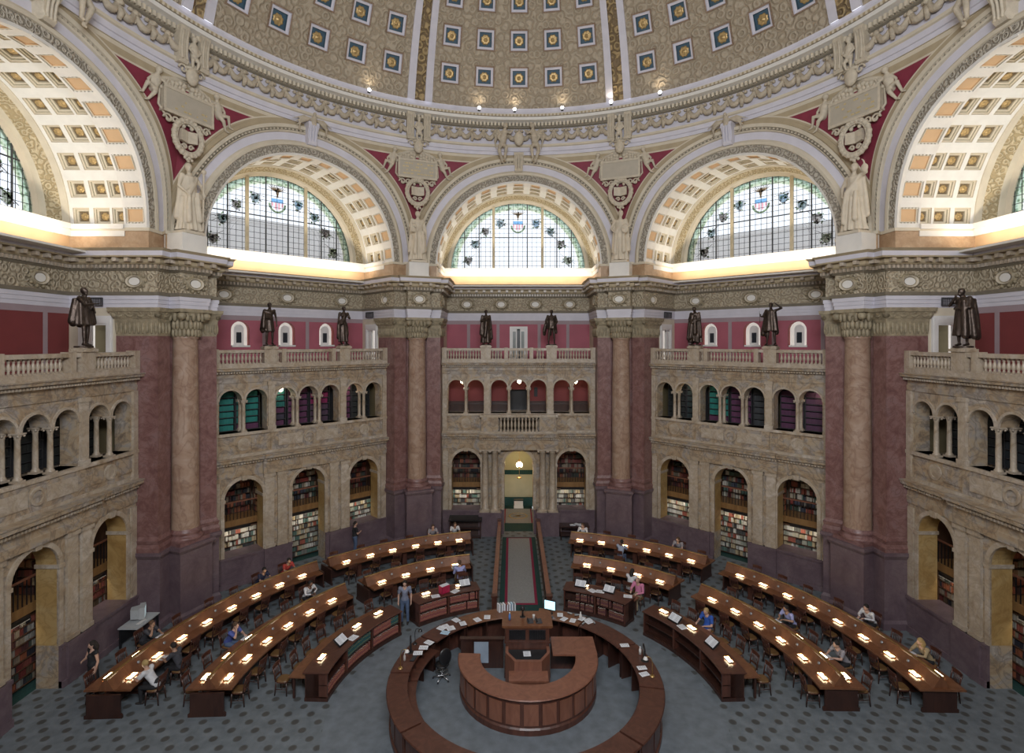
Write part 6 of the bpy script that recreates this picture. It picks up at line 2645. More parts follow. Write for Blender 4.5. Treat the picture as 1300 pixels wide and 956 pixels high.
def bookcase_desk(d0, d1, nsec, lamps, label, where, books):
    """curved double-tier bookcase facing the centre, with a reading ledge behind"""
    ra, rb_ = 6.27, 6.98
    dm = (d0 + d1) / 2
    org = pol(6.6, dm)
    og = (org[0], org[1])
    t = empty('bookcase_desk', org, 0, label, 'bookcase', 'curved bookcase desks')
    m = MB()
    ridge_prof(m, [(ra - .05, .88), (rb_ + .04, .88), (rb_ + .05, .91), (rb_ + .03, .925), (ra - .04, .925), (ra - .06, .91)], d0 - .3, d1 + .3, 0, None, og)
    m.build('top', M['mahogany'], t)
    m = MB()
    arc_box(m, ra + .25, ra + .27, d0, d1, .1, .88, 0, None, og)
    arc_box(m, ra + .27, rb_ - .03, d0, d1, .1, .88, 0, None, og)
    arc_box(m, ra - .04, rb_, d0 - .1, d1 + .1, 0, .11, 0, None, og)
    m.build('carcass', M['mahogany_dark'], t)
    for z in (.11, .49, .84):
        m = MB()
        arc_box(m, ra, ra + .25, d0, d1, z, z + .035, 0, None, og)
        m.build('shelf', M['mahogany_dark'], t)
    w = .75 * 60 / 57.3
    for k in range(nsec + 1):
        dd = d0 + (d1 - d0) * k / nsec
        end = k in (0, nsec)
        hw = .5 if end else .35
        a, b = (dd - (hw if k == nsec else (0 if k == 0 else hw)), dd + (hw if k == 0 else (0 if k == nsec else hw)))
        m = MB()
        arc_box(m, ra - .02, (rb_ - .02) if end else ra + .25, min(a, b), max(a, b), .1, .88, 0, 2, og)
        m.build('end_panel' if end else 'divider', M['mahogany'], t)
    # reading ledge on the outer side
    m = MB()
    ridge_prof(m, [(rb_ - .02, .70), (rb_ + .52, .70), (rb_ + .54, .72), (rb_ + .52, .735), (rb_ - .02, .735)], d0 + .2, d1 - .2, 0, None, og)
    m.build('reading_ledge', M['mahogany_top'], t)
    for dd in (d0 + 1.2, d1 - 1.2):
        q = pol(rb_ + .4, dd)
        m = MB()
        m.box(q[0] - og[0] - .035, q[0] - og[0] + .035, q[1] - og[1] - .035, q[1] - og[1] + .035, 0, .70)
        m.build('leg', M['mahogany_dark'], t)
    for i, dd in enumerate(lamps):
        place_lamp(6.74, dd, True, .926, 'low lamp on top of the %s, %s of its row' % (where, ORD[i]), 'bookcase desk lamps')
    # volumes, one by one
    for (shelf, a, b, key, fillp, look) in books:
        z = .149 if shelf == 0 else .529
        step = math.degrees(.0545 / 6.36)
        dd = a
        while dd < b:
            near = min(abs(dd - (d0 + (d1 - d0) * k / nsec)) for k in range(nsec + 1))
            if near > .85 and rc.random() < fillp and BCOUNT[0] < 298:
                o = bpy.data.objects.new('bound_volume', BOOK[key])
                COL.objects.link(o)
                o.location = pol(6.375 + rc.uniform(0, .012), dd, z)
                o.rotation_euler = (0, 0, -R(dd))
                o.scale = (1, 1, rc.uniform(.93, 1.16))
                tag(o, '%s bound volume on the %s shelf of the %s' % (look, 'lower' if shelf == 0 else 'upper', where), 'book', 'volumes on the %s shelf, %s' % ('lower' if shelf == 0 else 'upper', where))
                BCOUNT[0] += 1
            dd += step


DESKS = [
    (-41.2, -16.6, 2, [-23.0, -36.0], 'bookcase desk full of faded red volumes, just left of the carpeted aisle', 'bookcase desk left of the aisle',
     [(0, -40.6, -17.2, 'vol_red', .97, 'faded red'), (1, -40.6, -17.2, 'vol_red', .97, 'faded red')]),
    (-88.0, -48.8, 3, [-55.2, -64.5, -82.0], 'long curved bookcase desk with red and teal volumes at left', 'long bookcase desk at left',
     [(0, -87.4, -49.4, 'vol_red', .98, 'faded red'), (1, -62.0, -53.0, 'vol_red', .98, 'faded red'), (1, -53.0, -49.4, 'vol_teal', 1, 'dark teal'), (1, -75.0, -62.6, 'vol_teal', .98, 'dark teal')]),
    (16.6, 41.2, 2, [23.6], 'dark bookcase desk with maroon volumes, just right of the carpeted aisle', 'bookcase desk right of the aisle',
     [(0, 18.4, 40.6, 'vol_dark', .9, 'maroon'), (1, 21.0, 40.0, 'vol_dark', .75, 'maroon')]),
    (48.8, 88.0, 3, [54.0, 65.7, 83.2], 'long curved bookcase desk with bare dark shelves at right', 'long bookcase desk at right', [])]
for d in DESKS:
    bookcase_desk(*d)
    n = 4 if abs(d[1] - d[0]) < 30 else 7
    for k in range(n):
        dd = d[0] + (d[1] - d[0]) * (k + .5) / n
        place_chair(7.7 + rc.uniform(-.05, .15), dd + rc.uniform(-.6, .6), 0, 'wooden chair, %s along the outer side of the %s' % (ORD[k], d[5]), 'reading chairs')

# ---- carpeted aisle between low panelled partitions
mb = MB()
mb.box(-.95, .95, 4.6, 14.6, .0, .012, 0)
mb.box(-.72, .72, 6.5, 14.5, .012, .016, 2)
mb.box(-.60, .60, 6.65, 14.4, .016, .02, 1)
o = mb.build('aisle_carpet', [M['green_carpet'], M['grey_carpet'], M['red_carpet']])
tag(o, 'grey aisle carpet with crimson and green borders leading to the doorway', 'carpet')
for s, wd in ((-1, 'left'), (1, 'right')):
    t = empty('aisle_barrier', (s * 1.12, 9.85, 0), 0, 'long low panelled mahogany barrier along the %s side of the carpeted aisle' % wd, 'barrier', 'aisle barriers')
    m = MB()
    m.box(-.05, .05, -4.7, 4.7, .0, .92)
    m.box(-.07, .07, -4.72, 4.72, .0, .14)
    for k in range(9):
        y = -4.55 + 1.02 * k
        for sx in (-1, 1):
            m.box(*sorted((sx * .05, sx * .062)), y + .08, y + .9, .24, .8)
    m.build('panel', M['mahogany_dark'], t)
    m = MB()
    m.prism([(-.1, -4.76), (.1, -4.76), (.1, 4.76), (-.1, 4.76)], .92, .97)
    m.build('handrail', M['mahogany_red'], t)
    for y in (-4.7, 4.7):
        m = MB()
        m.box(-.1, .1, y - .1, y + .1, 0, 1.02)
        m.box(-.13, .13, y - .13, y + .13, 1.02, 1.07)
        m.build('newel_post', M['mahogany'], t)

# ---- circulation desk: curved counters in a ring
CD = empty('circulation_desk', (0, 0, 0), 0, 'large ring-shaped mahogany circulation counter in the centre of the room', 'desk')
SECT = [(-172, -128), (-127, -90), (-89, -60), (-59, -36), (-35, -9), (9, 35), (36, 66), (67, 100), (101, 135), (136, 172)]
for i, (a, b) in enumerate(SECT):
    m = MB()
    low = i in (1, 2)
    # outer wall and raised shelf
    ridge_prof(m, [(4.06, .0), (4.14, .0), (4.14, .12), (4.1, .14), (4.1, 1.0), (4.06, 1.0)], a, b, 0, None)
    n = max(1, int((b - a) / 9))
    for k in range(n):
        x0, x1 = a + (b - a) * (k + .12) / n, a + (b - a) * (k + .88) / n
        ridge_prof(m, [(4.1, .24), (4.115, .24), (4.115, .86), (4.1, .86)], x0, x1, 0, 2)
    for k in range(n + 1):
        x = a + (b - a) * k / n
        q0, q1 = (x, x + .5) if k == 0 else ((x - .5, x) if k == n else (x - .25, x + .25))
        ridge_prof(m, [(3.58, .0), (4.06, .0), (4.06, .9), (3.58, .9)], q0, q1, 1, 1)
    so = m.build('counter_panel', [M['mahogany'], M['mahogany_dark']], CD)
    m = MB()
    h = .95
    if low:
        ridge_prof(m, [(3.6, .98), (4.2, .98), (4.22, 1.01), (4.2, 1.03), (3.6, 1.03)], a, b, 0, None)
        ridge_prof(m, [(3.35, .74), (3.9, .74), (3.9, .78), (3.35, .78)], a, b, 0, None)
    else:
        ridge_prof(m, [(3.5, .97), (4.2, .97), (4.22, 1.0), (4.2, 1.03), (3.5, 1.03), (3.48, 1.0)], a, b, 0, None)
    m.build('counter_top', M['mahogany_top' if i in (4, 5) else 'mahogany'], CD)

# ---- superintendent's enclosure: tower desk, lectern, curved counter
SD = empty('superintendent_desk', (.12, 1.2, 0), 0, 'tall mahogany superintendent desk with lectern and horseshoe counter inside the ring', 'desk')
ox, oy = .12, 1.2


def sbox(m, x0, x1, y0, y1, z0, z1, k=0):
    m.box(x0 - ox, x1 - ox, y0 - oy, y1 - oy, z0, z1, k)


m = MB()
sbox(m, -.62, .86, 1.45, 2.38, 0, 1.68)
sbox(m, -.66, .90, 1.42, 2.42, 0, .18)
sbox(m, -.66, .90, 1.41, 2.42, 1.18, 1.24)
for x in (-.62, .06, .74):
    sbox(m, x, x + .12, 1.42, 1.47, 1.24, 1.66)
m.build('tower', M['mahogany'], SD)
m = MB()
sbox(m, -.70, .94, 1.42, 2.42, 1.68, 1.72)
sbox(m, -.74, .98, 1.40, 2.44, 1.72, 1.77)
m.build('tower_top', M['mahogany_top'], SD)
for x in (-.50, .18):
    m = MB()
    sbox(m, x, x + .56, 1.425, 1.455, 1.3, 1.62)
    for k in range(6):
        sbox(m, x + .05 + .08 * k, x + .055 + .08 * k, 1.41, 1.43, 1.31, 1.61)
    m.build('grille_panel', M['black'], SD)
# half-octagon lectern in front of the tower
m = MB()
oct_ = [(-.62, 1.42), (-.62, 1.05), (-.32, .55), (.56, .55), (.86, 1.05), (.86, 1.42)]
ol = [(x - ox, y - oy) for x, y in oct_]
oi = [(x - ox, y - oy) for x, y in ((-.52, 1.42), (-.52, 1.08), (-.27, .65), (.51, .65), (.76, 1.08), (.76, 1.42))]
for k in range(5):
    a, b, c, d = ol[k], ol[k + 1], oi[k + 1], oi[k]
    m.add([(*a, 0), (*b, 0), (*c, 0), (*d, 0), (*a, 1.08), (*b, 1.08), (*c, 1.08), (*d, 1.08)], [(0, 1, 5, 4), (1, 2, 6, 5), (2, 3, 7, 6), (3, 0, 4, 7), (4, 5, 6, 7)])
m.build('lectern', M['mahogany_red'], SD)
m = MB()
m.add([(*p, .93) for p in oi] + [(*p, .97) for p in oi], [tuple(range(6)), tuple(range(6, 12))] + [(k, (k + 1) % 6, 6 + (k + 1) % 6, 6 + k) for k in range(6)])
m.build('lectern_top', M['black'], SD)
m = MB()
sbox(m, -.5, .75, .02, .55, .72, .78)
sbox(m, -.46, .71, .06, .5, 0, .72)
m.build('front_shelf', M['mahogany_red'], SD)
# horseshoe counter
def ush(prof, a0, a1, name, mat, n=24):
    mb = MB()
    k = len(prof)
    vs = []
    for i in range(n + 1):
        a = R(a0 + (a1 - a0) * i / n)
        for r, z in prof:
            vs.append((r * math.cos(a), .95 - oy + r * math.sin(a), z))
    fs = [(i * k + q, i * k + (q + 1) % k, (i + 1) * k + (q + 1) % k, (i + 1) * k + q) for i in range(n) for q in range(k)]
    fs += [tuple(range(k - 1, -1, -1)), tuple(range(n * k, (n + 1) * k))]
    mb.add(vs, fs)
    return mb.build(name, mat, SD)


ush([(2.18, 0), (2.24, 0), (2.24, .16), (2.2, .2), (2.2, 1.0), (1.66, 1.0), (1.66, .9), (2.12, .9), (2.12, 0)], 178, 362, 'counter_panel', M['mahogany'])
for k in range(13):
    a0 = 180 + 14 * k
    ush([(2.2, .28), (2.225, .28), (2.225, .88), (2.2, .88)], a0 + 1.5, a0 + 12.5, 'panel_field', M['mahogany_red'], 3)
ush([(1.58, 1.0), (2.26, 1.0), (2.3, 1.03), (2.28, 1.06), (1.58, 1.06), (1.56, 1.03)], 177, 363, 'counter_top', M['mahogany_red'])
m = MB()
sbox(m, .95, 2.42, .96, 2.05, 1.012, 1.066)
m.build('return_counter_top', M['mahogany_red'], SD)
m = MB()
sbox(m, 2.26, 2.34, .95, 2.0, 0, 1.0)
sbox(m, .95, 2.3, 1.95, 2.0, 0, 1.0)
m.build('return_counter_panel', M['mahogany'], SD)
m = MB()
sbox(m, -2.18, -.7, 1.98, 2.05, 0, 1.0)
sbox(m, -2.22, -.68, 1.92, 2.1, 1.0, 1.05)
m.build('rear_screen', M['mahogany_dark'], SD)
m = MB()
sbox(m, -1.72, -1.22, 1.955, 1.978, .2, .92)
m.build('pale_gate_panel', M['steel_blue'] if 'steel_blue' in M else plain('pale_blue_panel', (.30, .36, .44), .5, .1, 3), SD)
# ================================================================== PEOPLE
def proj(p):
    D = p[1] - CAM.y
    return (CX + FPX * (p[0] - CAM.x) / D, CY + FPX * (CAM.z - p[2]) / D)


SKIN = [plain('skin_light', (.52, .32, .24), .55, .05, 9), plain('skin_tan', (.36, .21, .14), .55, .05, 9), plain('skin_dark', (.16, .085, .055), .55, .05, 9)]
CLOTH = {}


def cloth(name, col):
    if name not in CLOTH:
        CLOTH[name] = plain(name + '_cloth', col, .8, .12, 12, bump=.2, bscale=40)
    return CLOTH[name]


def sit_pose(lean=0.0, **kw):
    c = .10 + lean
    J = dict(pelvis=(0, -.04, .57), chest=(0, c - .04, .90), neck=(0, c + .02, 1.07), head=(0, c + .09, 1.20), face=(0, 1, -.55),
             shL=(-.19, c, 1.02), elL=(-.26, c + .14, .83), wrL=(-.13, c + .34, .835), shR=(.19, c, 1.02), elR=(.26, c + .14, .83), wrR=(.13, c + .34, .835),
             hdL=(.25, 1, 0), hdR=(-.25, 1, 0), pnL=(0, 0, -1), pnR=(0, 0, -1),
             hpL=(-.09, .0, .54), knL=(-.11, .40, .52), anL=(-.12, .36, .09), hpR=(.09, .0, .54), knR=(.11, .40, .52), anR=(.12, .36, .09))
    J.update(kw)
    return J


POSES = {
    'read': sit_pose(.06),
    'lean': sit_pose(.14, face=(.2, 1, -.8)),
    'chin': sit_pose(.10, elR=(.17, .40, .86), wrR=(.06, .36, 1.06), hdR=(-.2, -.2, 1), pnR=(0, -1, 0), curl=1.1),
    'write': sit_pose(.1, elL=(-.30, .26, .84), wrL=(-.06, .46, .835), wrR=(.10, .48, .84)),
    'stand': stand_pose(head=(0, .06, 1.62), face=(0, 1, -.5)),
    'stand2': stand_pose(elR=(.26, .08, 1.14), wrR=(.1, .26, 1.18), hdR=(-.6, .5, .2), elL=(-.24, -.03, 1.13), wrL=(-.23, .04, .88), head=(0, .03, 1.63), face=(.2, 1, -.2)),
    'sitback': sit_pose(-.12, face=(0, 1, -.2), wrL=(-.1, .3, .74), elL=(-.26, .06, .74), elR=(.28, .1, .76), wrR=(.12, .4, .84)),
}
PM = {}


def person_meshes(pose, skirt=False, long_hair=False, sleeve='short', bald=False):
    key = (pose, skirt, long_hair, sleeve, bald)
    if key in PM:
        return PM[key]
    J = POSES[pose]
    g = lambda k: Vector(J[k])
    sit = not pose.startswith('stand')
    b = MB()
    body(b, J, 1.0, curl=J.get('curl', .55), slim=.86)
    out = {'body': fuse(b, .0125, 'person_body')}
    s = MB()
    capsule(s, [g('pelvis') + Vector((0, 0, .02 if sit else .06)), (g('pelvis') + g('chest')) / 2, g('chest'), g('neck') + Vector((0, -.01, -.07))], [.158, .142, .163, .085], 14, .76)
    for L in 'LR':
        sh, el, wr = g('sh' + L), g('el' + L), g('wr' + L)
        capsule(s, [g('chest') + (sh - g('chest')) * .4, sh], [.09, .078], 9)
        if sleeve == 'short':
            capsule(s, [sh, sh + (el - sh) * .62], [.072, .062], 9)
        elif sleeve == 'long':
            capsule(s, [sh, el, el + (wr - el) * .9], [.072, .053, .038], 9)
    if skirt:
        if sit:
            capsule(s, [g('pelvis') + Vector((0, .02, 0)), (g('knL') + g('knR')) / 2 + Vector((0, -.02, .0))], [.17, .15], 12, .6)
            capsule(s, [(g('knL') + g('knR')) / 2, (g('knL') + g('knR')) / 2 + Vector((0, .0, -.22))], [.15, .16], 12, .7)
        else:
            robe(s, .5, 1.0, .2, .155, 9, .07, (0, 0), 3, .8)
    out['shirt'] = fuse(s, .018, 'shirt')
    if not skirt:
        t = MB()
        capsule(t, [g('pelvis') + Vector((0, 0, .04)), g('pelvis') - Vector((0, 0, .02))], [.152, .15], 12, .76)
        for L in 'LR':
            hp, kn, an = g('hp' + L), g('kn' + L), g('an' + L)
            capsule(t, [hp, hp + (kn - hp) * .4, kn], [.102, .09, .068], 10)
            capsule(t, [kn, kn + (an - kn) * .35, an + Vector((0, 0, .01))], [.067, .066, .055], 9)
        out['trousers'] = fuse(t, .018, 'trousers')
    f = Vector(J['face']).normalized()
    h = g('head')
    hb_ = MB()
    if not bald:
        hb_.ball(h - f * .022 + Vector((0, 0, .028)), .103, 12, 9, 0, (.88, 1.0, 1.0))
        hb_.ball(h - f * .07 + Vector((0, 0, -.01)), .07, 10, 7)
        if long_hair:
            hb_.tube([h - f * .06, h - f * .1 + Vector((0, -.01, -.14)), h - f * .09 + Vector((0, -.02, -.3))], [.09, .1, .06], 9)
    else:
        hb_.ball(h - f * .07 + Vector((0, 0, -.02)), .068, 10, 7)
    out['hair'] = fuse(hb_, .013, 'hair')
    sh_ = MB()
    for L in 'LR':
        an = g('an' + L)
        ft = Vector((0, 1, 0))
        capsule(sh_, [an + Vector((0, 0, -.025)) - ft * .045, an + ft * .09 + Vector((0, 0, -.046)), an + ft * .16 + Vector((0, 0, -.052))], [.05, .042, .032], 8)
    out['shoes'] = fuse(sh_, .013, 'shoes')
    for k, me in out.items():
        me.materials.append(SKIN[0])
    PM[key] = out
    return out


def person(label, loc, rotz, pose, mats, group=None, **kw):
    t = empty('person', loc, rotz, label, 'person', group)
    for k, me in person_meshes(pose, **kw).items():
        o = bpy.data.objects.new(k, me)
        COL.objects.link(o)
        o.parent = t
        o.material_slots[0].link = 'OBJECT'
        o.material_slots[0].material = mats[k]
    return t


HAIR = {'dark': cloth('dark_hair', (.018, .013, .011)), 'brown': cloth('brown_hair', (.09, .05, .028)), 'grey': cloth('grey_hair', (.34, .32, .3)), 'blond': cloth('blond_hair', (.42, .29, .12))}
BLACKC, JEANS, KHAKI = cloth('black', (.015, .015, .018)), cloth('denim', (.09, .13, .22)), cloth('khaki', (.27, .22, .15))
SHOE = cloth('shoe', (.03, .025, .022))


def mats_for(shirt, trousers=None, hair='dark', skin=0, shoes=None):
    return {'body': SKIN[skin], 'shirt': shirt, 'trousers': trousers or BLACKC, 'hair': HAIR[hair], 'shoes': shoes or SHOE}


TAKEN = set()
WHO = {}


def sit_at(px, py, label, pose, mats, pull=.42, rmin=0, rmax=99, **kw):
    """seat a person on the chair whose sitter's head falls nearest to the photo pixel"""
    best = None
    for (r, d, o) in SEATS:
        if id(o) in TAKEN or not (rmin < r < rmax):
            continue
        q = proj((o.location.x, o.location.y, 1.15))
        e = math.hypot(q[0] - px, q[1] - py)
        if best is None or e < best[0]:
            best = (e, r, d, o)
    e, r, d, o = best
    TAKEN.add(id(o))
    WHO[id(o)] = label
    rz = o.rotation_euler.z
    fw = Vector((-math.sin(rz), math.cos(rz), 0))
    o.location = Vector(o.location) - fw * pull
    return person(label, Vector(o.location) + Vector((0, 0, -.01)), rz, pose, mats, **kw)


white = cloth('white', (.62, .62, .64))
navy = cloth('navy', (.02, .025, .06))
blue = cloth('blue', (.08, .11, .36))
lav = cloth('lavender', (.36, .38, .66))
redc = cloth('red', (.40, .05, .04))
pink = cloth('pink', (.62, .22, .36))
greyb = cloth('grey_blue', (.20, .22, .30))
royal = cloth('royal_blue', (.03, .10, .42))
tanc = cloth('tan', (.40, .30, .17))
charc = cloth('charcoal', (.05, .05, .06))
patt = cloth('mottled_grey', (.30, .28, .30))

# left half
sit_at(189, 800, 'person in a dark shirt, chin on hand, wall side of the left outer table', 'chin', mats_for(charc, None, 'brown', 1), rmin=13)
sit_at(176, 838, 'blond person in white bent over papers, end of the long outer left table', 'lean', mats_for(white, None, 'blond'), rmax=13, rmin=11)
sit_at(207, 838, 'person in charcoal seen from behind, near end of the long outer left table', 'read', mats_for(charc, None, 'dark', 1), rmax=13, rmin=11)
sit_at(323, 728, 'dark-haired person in navy reading beside the big left pier', 'lean', mats_for(navy, None, 'dark', 1), rmin=13)
sit_at(384, 708, 'person in a red top reading near the open middle arch at left', 'lean', mats_for(redc, None, 'dark', 1), rmin=13)
sit_at(311, 775, 'person in a blue shirt, wall side of the long inner table at left', 'chin', mats_for(blue, JEANS, 'brown', 0), rmin=10, rmax=11)
sit_at(388, 746, 'dark-haired person in white writing at the long inner left table', 'write', mats_for(white, None, 'dark', 2), rmin=10, rmax=11, sleeve='long')
sit_at(584, 665, 'person in a white shirt, aisle end of the outer table left of the doorway', 'read', mats_for(white, None, 'brown', 1), rmin=13)
sit_at(566, 667, 'person in grey in the second wall side seat left of the doorway', 'read', mats_for(patt, None, 'brown', 0), rmin=13)
sit_at(590, 706, 'person in a lavender shirt using a laptop, aisle end of the inner left table', 'sitback', mats_for(lav, KHAKI, 'brown', 0), rmin=8, rmax=9.5, sleeve='long')
p = at(447, 700, 0)
p = p * ((p.length - .45) / p.length)
person('standing person in a black top and jeans beside the wall, left diagonal bay', p, R(-60), 'stand2', mats_for(BLACKC, JEANS, 'dark', 0))
p = at(514, 791, 0)
person('standing person in a grey-blue T-shirt between the two left bookcase desks', p, PI + .1, 'stand', mats_for(greyb, JEANS, 'dark', 0))
p = at(118, 882, 0)
person('standing person in a black dress by the wall in the bottom left corner', p, PI - .5, 'stand2', mats_for(BLACKC, None, 'dark', 0), skirt=True, long_hair=True, sleeve='none')
# right half
sit_at(741, 668, 'person in white bent over papers, aisle end of the outer right table', 'lean', mats_for(white, None, 'brown', 0), rmin=13, sleeve='long')
sit_at(787, 682, 'dark-haired person in pale blue seen from behind, outer table right of the aisle', 'read', mats_for(cloth('pale_blue', (.36, .40, .5)), JEANS, 'dark', 2), rmin=11, rmax=12.6)
sit_at(852, 684, 'brown-haired person reading on the wall side of the outer table, right', 'lean', mats_for(patt, None, 'brown', 0), rmin=13, long_hair=True)
sit_at(793, 712, 'long-haired person in a white top seen from behind at the inner right table', 'read', mats_for(white, KHAKI, 'dark', 0), rmin=8, rmax=9.3, long_hair=True)
sit_at(803, 738, 'grey-haired person in a pink shirt at the bookcase desk right of the aisle', 'sitback', mats_for(pink, KHAKI, 'grey', 0), rmin=7, rmax=8, pull=.2, sleeve='long', bald=True)
sit_at(890, 770, 'blond person in a bright blue dress behind the long bookcase desk at right', 'sitback', mats_for(royal, None, 'blond', 0), rmin=7, rmax=8, pull=.2, skirt=True)
sit_at(1003, 778, 'dark-haired person in a lavender shirt at the long inner table, right', 'write', mats_for(lav, None, 'dark', 1), rmin=10, rmax=11.3)
sit_at(1055, 818, 'dark-haired person in mottled grey at the near end of the inner right table', 'lean', mats_for(patt, None, 'dark', 0), rmin=10, rmax=11.3)
sit_at(1108, 778, 'person in a white shirt writing by the big right pier', 'write', mats_for(white, None, 'dark', 0), rmin=13, sleeve='long')
sit_at(1186, 825, 'person in a tan jacket hunched over the end of the outer right table', 'lean', mats_for(tanc, None, 'blond', 0), rmin=13, sleeve='long', long_hair=True)
# ================================================================== THINGS ON THE DESKS
M['paper'] = plain('white_paper', (.74, .76, .80), .7, .03, 20)
M['paper_blue'] = plain('pale_blue_paper', (.42, .60, .74), .7, .04, 20)
M['print'] = plain('grey_print', (.25, .26, .3), .7, .2, 30)
M['screen'] = emitter('lit_cyan_screen', (.35, .75, .95), 1.6)
M['crt_screen'] = emitter('pale_lit_screen', (.45, .62, .66), .5)
M['grey_plastic'] = plain('grey_plastic', (.42, .44, .45), .5, .05, 12)
M['red_cover'] = plain('crimson_book_cover', (.42, .02, .07), .5, .1, 12)
M['steel'] = plain('chrome_steel', (.55, .55, .56), .25, .05, 9, metallic=.9)
M['bottle_blue'] = plain('blue_bottle_plastic', (.10, .25, .62), .3, .1, 9)
rp_ = random.Random(3)


def sheet(px, py, z, rot, w, h, label, group='loose papers', mat=None, lines=True, name='paper_sheet', thick=.006):
    p = at(px, py, z)
    t = empty(name, p, rot, label, 'paper', group)
    m = MB()
    m.box(-w / 2, w / 2, -h / 2, h / 2, 0, thick * .5)
    m.box(-w / 2 + .006, w / 2 + .004, -h / 2 - .004, h / 2 - .006, thick * .5, thick)
    m.build('sheet', mat or M['paper'], t)
    if lines:
        m = MB()
        for k in range(4):
            y = h * (.32 - .2 * k)
            m.box(-w * .36, w * rp_.uniform(.1, .36), y - .006, y + .006, thick, thick + .001)
        m.build('printed_lines', M['print'], t)
    return t


def radial(p, face=0):
    """rotation so that an object's -Y side looks to the room's axis"""
    return -math.atan2(p.x, p.y) + face


# papers on the circulation counter (left side), photo pixels
LP = [(562, 793, 'near its black lamp'), (572, 798, 'the widest of the left cluster'), (565, 804, 'pale blue one in the left cluster'), (587.5, 792.5, 'just right of the left cluster'),
      (606, 787, 'left of the tower desk'), (619.5, 785.5, 'closest to the tower desk on the left'), (556.5, 796.5, 'leftmost of the left cluster'),
      (535, 831, 'lowest on the left counter'), (540.5, 823, 'second from the bottom of the left counter'), (547, 817, 'third from the bottom of the left counter'), (579, 788, 'beside a small tray')]
for i, (x, y, wd) in enumerate(LP):
    low = y > 810
    z = 1.032
    p = at(x, y, z)
    r = math.hypot(p.x, p.y)
    if r > 4.05:
        p *= 3.95 / r
    if r < 3.62:
        p *= 3.68 / r
    z += .004 + .008 * (i % 4)
    q = proj((p.x, p.y, z))
    sheet(q[0], q[1], z, radial(p) + rp_.uniform(-.4, .4), .23 + .06 * (i == 1), .30, 'sheet of paper on the ring counter, %s' % wd, mat=M['paper_blue'] if i == 2 else None)
RP = [(716, 786, 'just right of the tower desk'), (726, 789.5, 'second to the right of the tower desk'), (746.5, 788, 'near the white bottle at right'), (741.5, 783.5, 'tucked behind the right cluster'),
      (752, 787, 'rightmost of the right cluster'), (711, 781, 'below the cyan monitor'), (793, 820, 'alone on the right curve'), (815, 849, 'upper of two at the lower right'), (818, 856, 'lower of two at the lower right')]
for i, (x, y, wd) in enumerate(RP):
    z = 1.032
    p = at(x, y, z)
    r = math.hypot(p.x, p.y)
    if r > 4.05:
        p *= 3.95 / r
    if r < 3.62:
        p *= 3.68 / r
    z += .004 + .008 * (i % 4)
    q = proj((p.x, p.y, z))
    sheet(q[0], q[1], z, radial(p) + rp_.uniform(-.4, .4), .21, .29, 'sheet of paper on the ring counter, %s' % wd)
sheet(669, 830, .972, .05, .24, .30, 'white notice lying on the black lectern top')

# open books and papers on the bookcase desks


def book_stand(px, py, z, label, framed=False):
    p = at(px, py, z)
    t = empty('book_stand', p, radial(p), label, 'book stand', 'open books on stands')
    tilt = Matrix.Rotation(R(38), 3, 'X')
    m = MB()
    m.obox((0, .05, .12), (.52, .012, .34), Matrix.Rotation(R(-52), 3, 'X'))
    m.obox((0, -.08, .02), (.5, .05, .03))
    m.obox((0, .12, .10), (.03, .015, .2))
    m.build('stand', M['black'], t)
    b = MB()
    for s in (-1, 1):
        b.add([Matrix.Rotation(R(-52), 3, 'X') @ Vector(v) + Vector((0, .04, .13)) for v in
               ((0, -.012, -.14), (s * .22, -.03, -.14), (s * .22, -.03, .14), (0, -.012, .14), (0, -.004, -.14), (s * .22, -.008, -.14), (s * .22, -.008, .14), (0, -.004, .14))],
              [(0, 1, 2, 3), (4, 5, 6, 7), (0, 1, 5, 4), (1, 2, 6, 5), (2, 3, 7, 6), (3, 0, 4, 7)])
    b.build('open_pages', M['paper'], t)
    l = MB()
    for s in (-1, 1):
        for k in range(6):
            l.obox(Matrix.Rotation(R(-52), 3, 'X') @ Vector((s * .115, -.027, .10 - .04 * k)) + Vector((0, .04, .13)), (.14, .003, .008), Matrix.Rotation(R(-52), 3, 'X'))
    l.build('printed_lines', M['print'], t)


book_stand(590, 744, .926, 'open book on a black stand at the aisle end of the left bookcase desk')
book_stand(434, 817, .926, 'open framed document on the long bookcase desk at left')
book_stand(737, 745, .926, 'open book on a stand at the aisle end of the right bookcase desk')
book_stand(773, 752, .926, 'open book on a stand in the middle of the right bookcase desk')
book_stand(856, 789, .926, 'open book on a stand near the far end of the long bookcase desk at right')
book_stand(902.5, 820, .926, 'open book on a stand in the middle of the long bookcase desk at right')
for x, y, lab in ((578, 751, 'loose papers beside the crimson box on the left bookcase desk'), (553, 757, 'small white paper left of the crimson box on the left bookcase desk'),
                  (449, 810, 'small white sheet beside the framed document at left'), (752, 750, 'lit papers beside the left stand of the right bookcase desk'), (762, 751, 'white sheet between the two stands of the right bookcase desk'),
                  (797, 757, 'papers at the right end of the right bookcase desk, before the person in pink'), (866, 796, 'white papers by the lamp of the long right bookcase desk')):
    p = at(x, y, .926)
    r = math.hypot(p.x, p.y)
    p *= min(max(r, 6.42), 6.9) / r
    q = proj((p.x, p.y, .926))
    sheet(q[0], q[1], .927, radial(p) + rp_.uniform(-.5, .5), .34, .28, lab, 'papers on the bookcase desks')
p = at(564, 752, .926)
t = empty('magazine_box', p, radial(p) + .25, 'crimson magazine box with white pages on the left bookcase desk', 'box')
m = MB()
m.box(-.2, .2, -.12, .12, 0, .02)
m.box(-.2, .2, -.12, -.105, 0, .3)
m.box(-.2, .2, .105, .12, 0, .3)
m.box(-.2, -.185, -.12, .12, 0, .3)
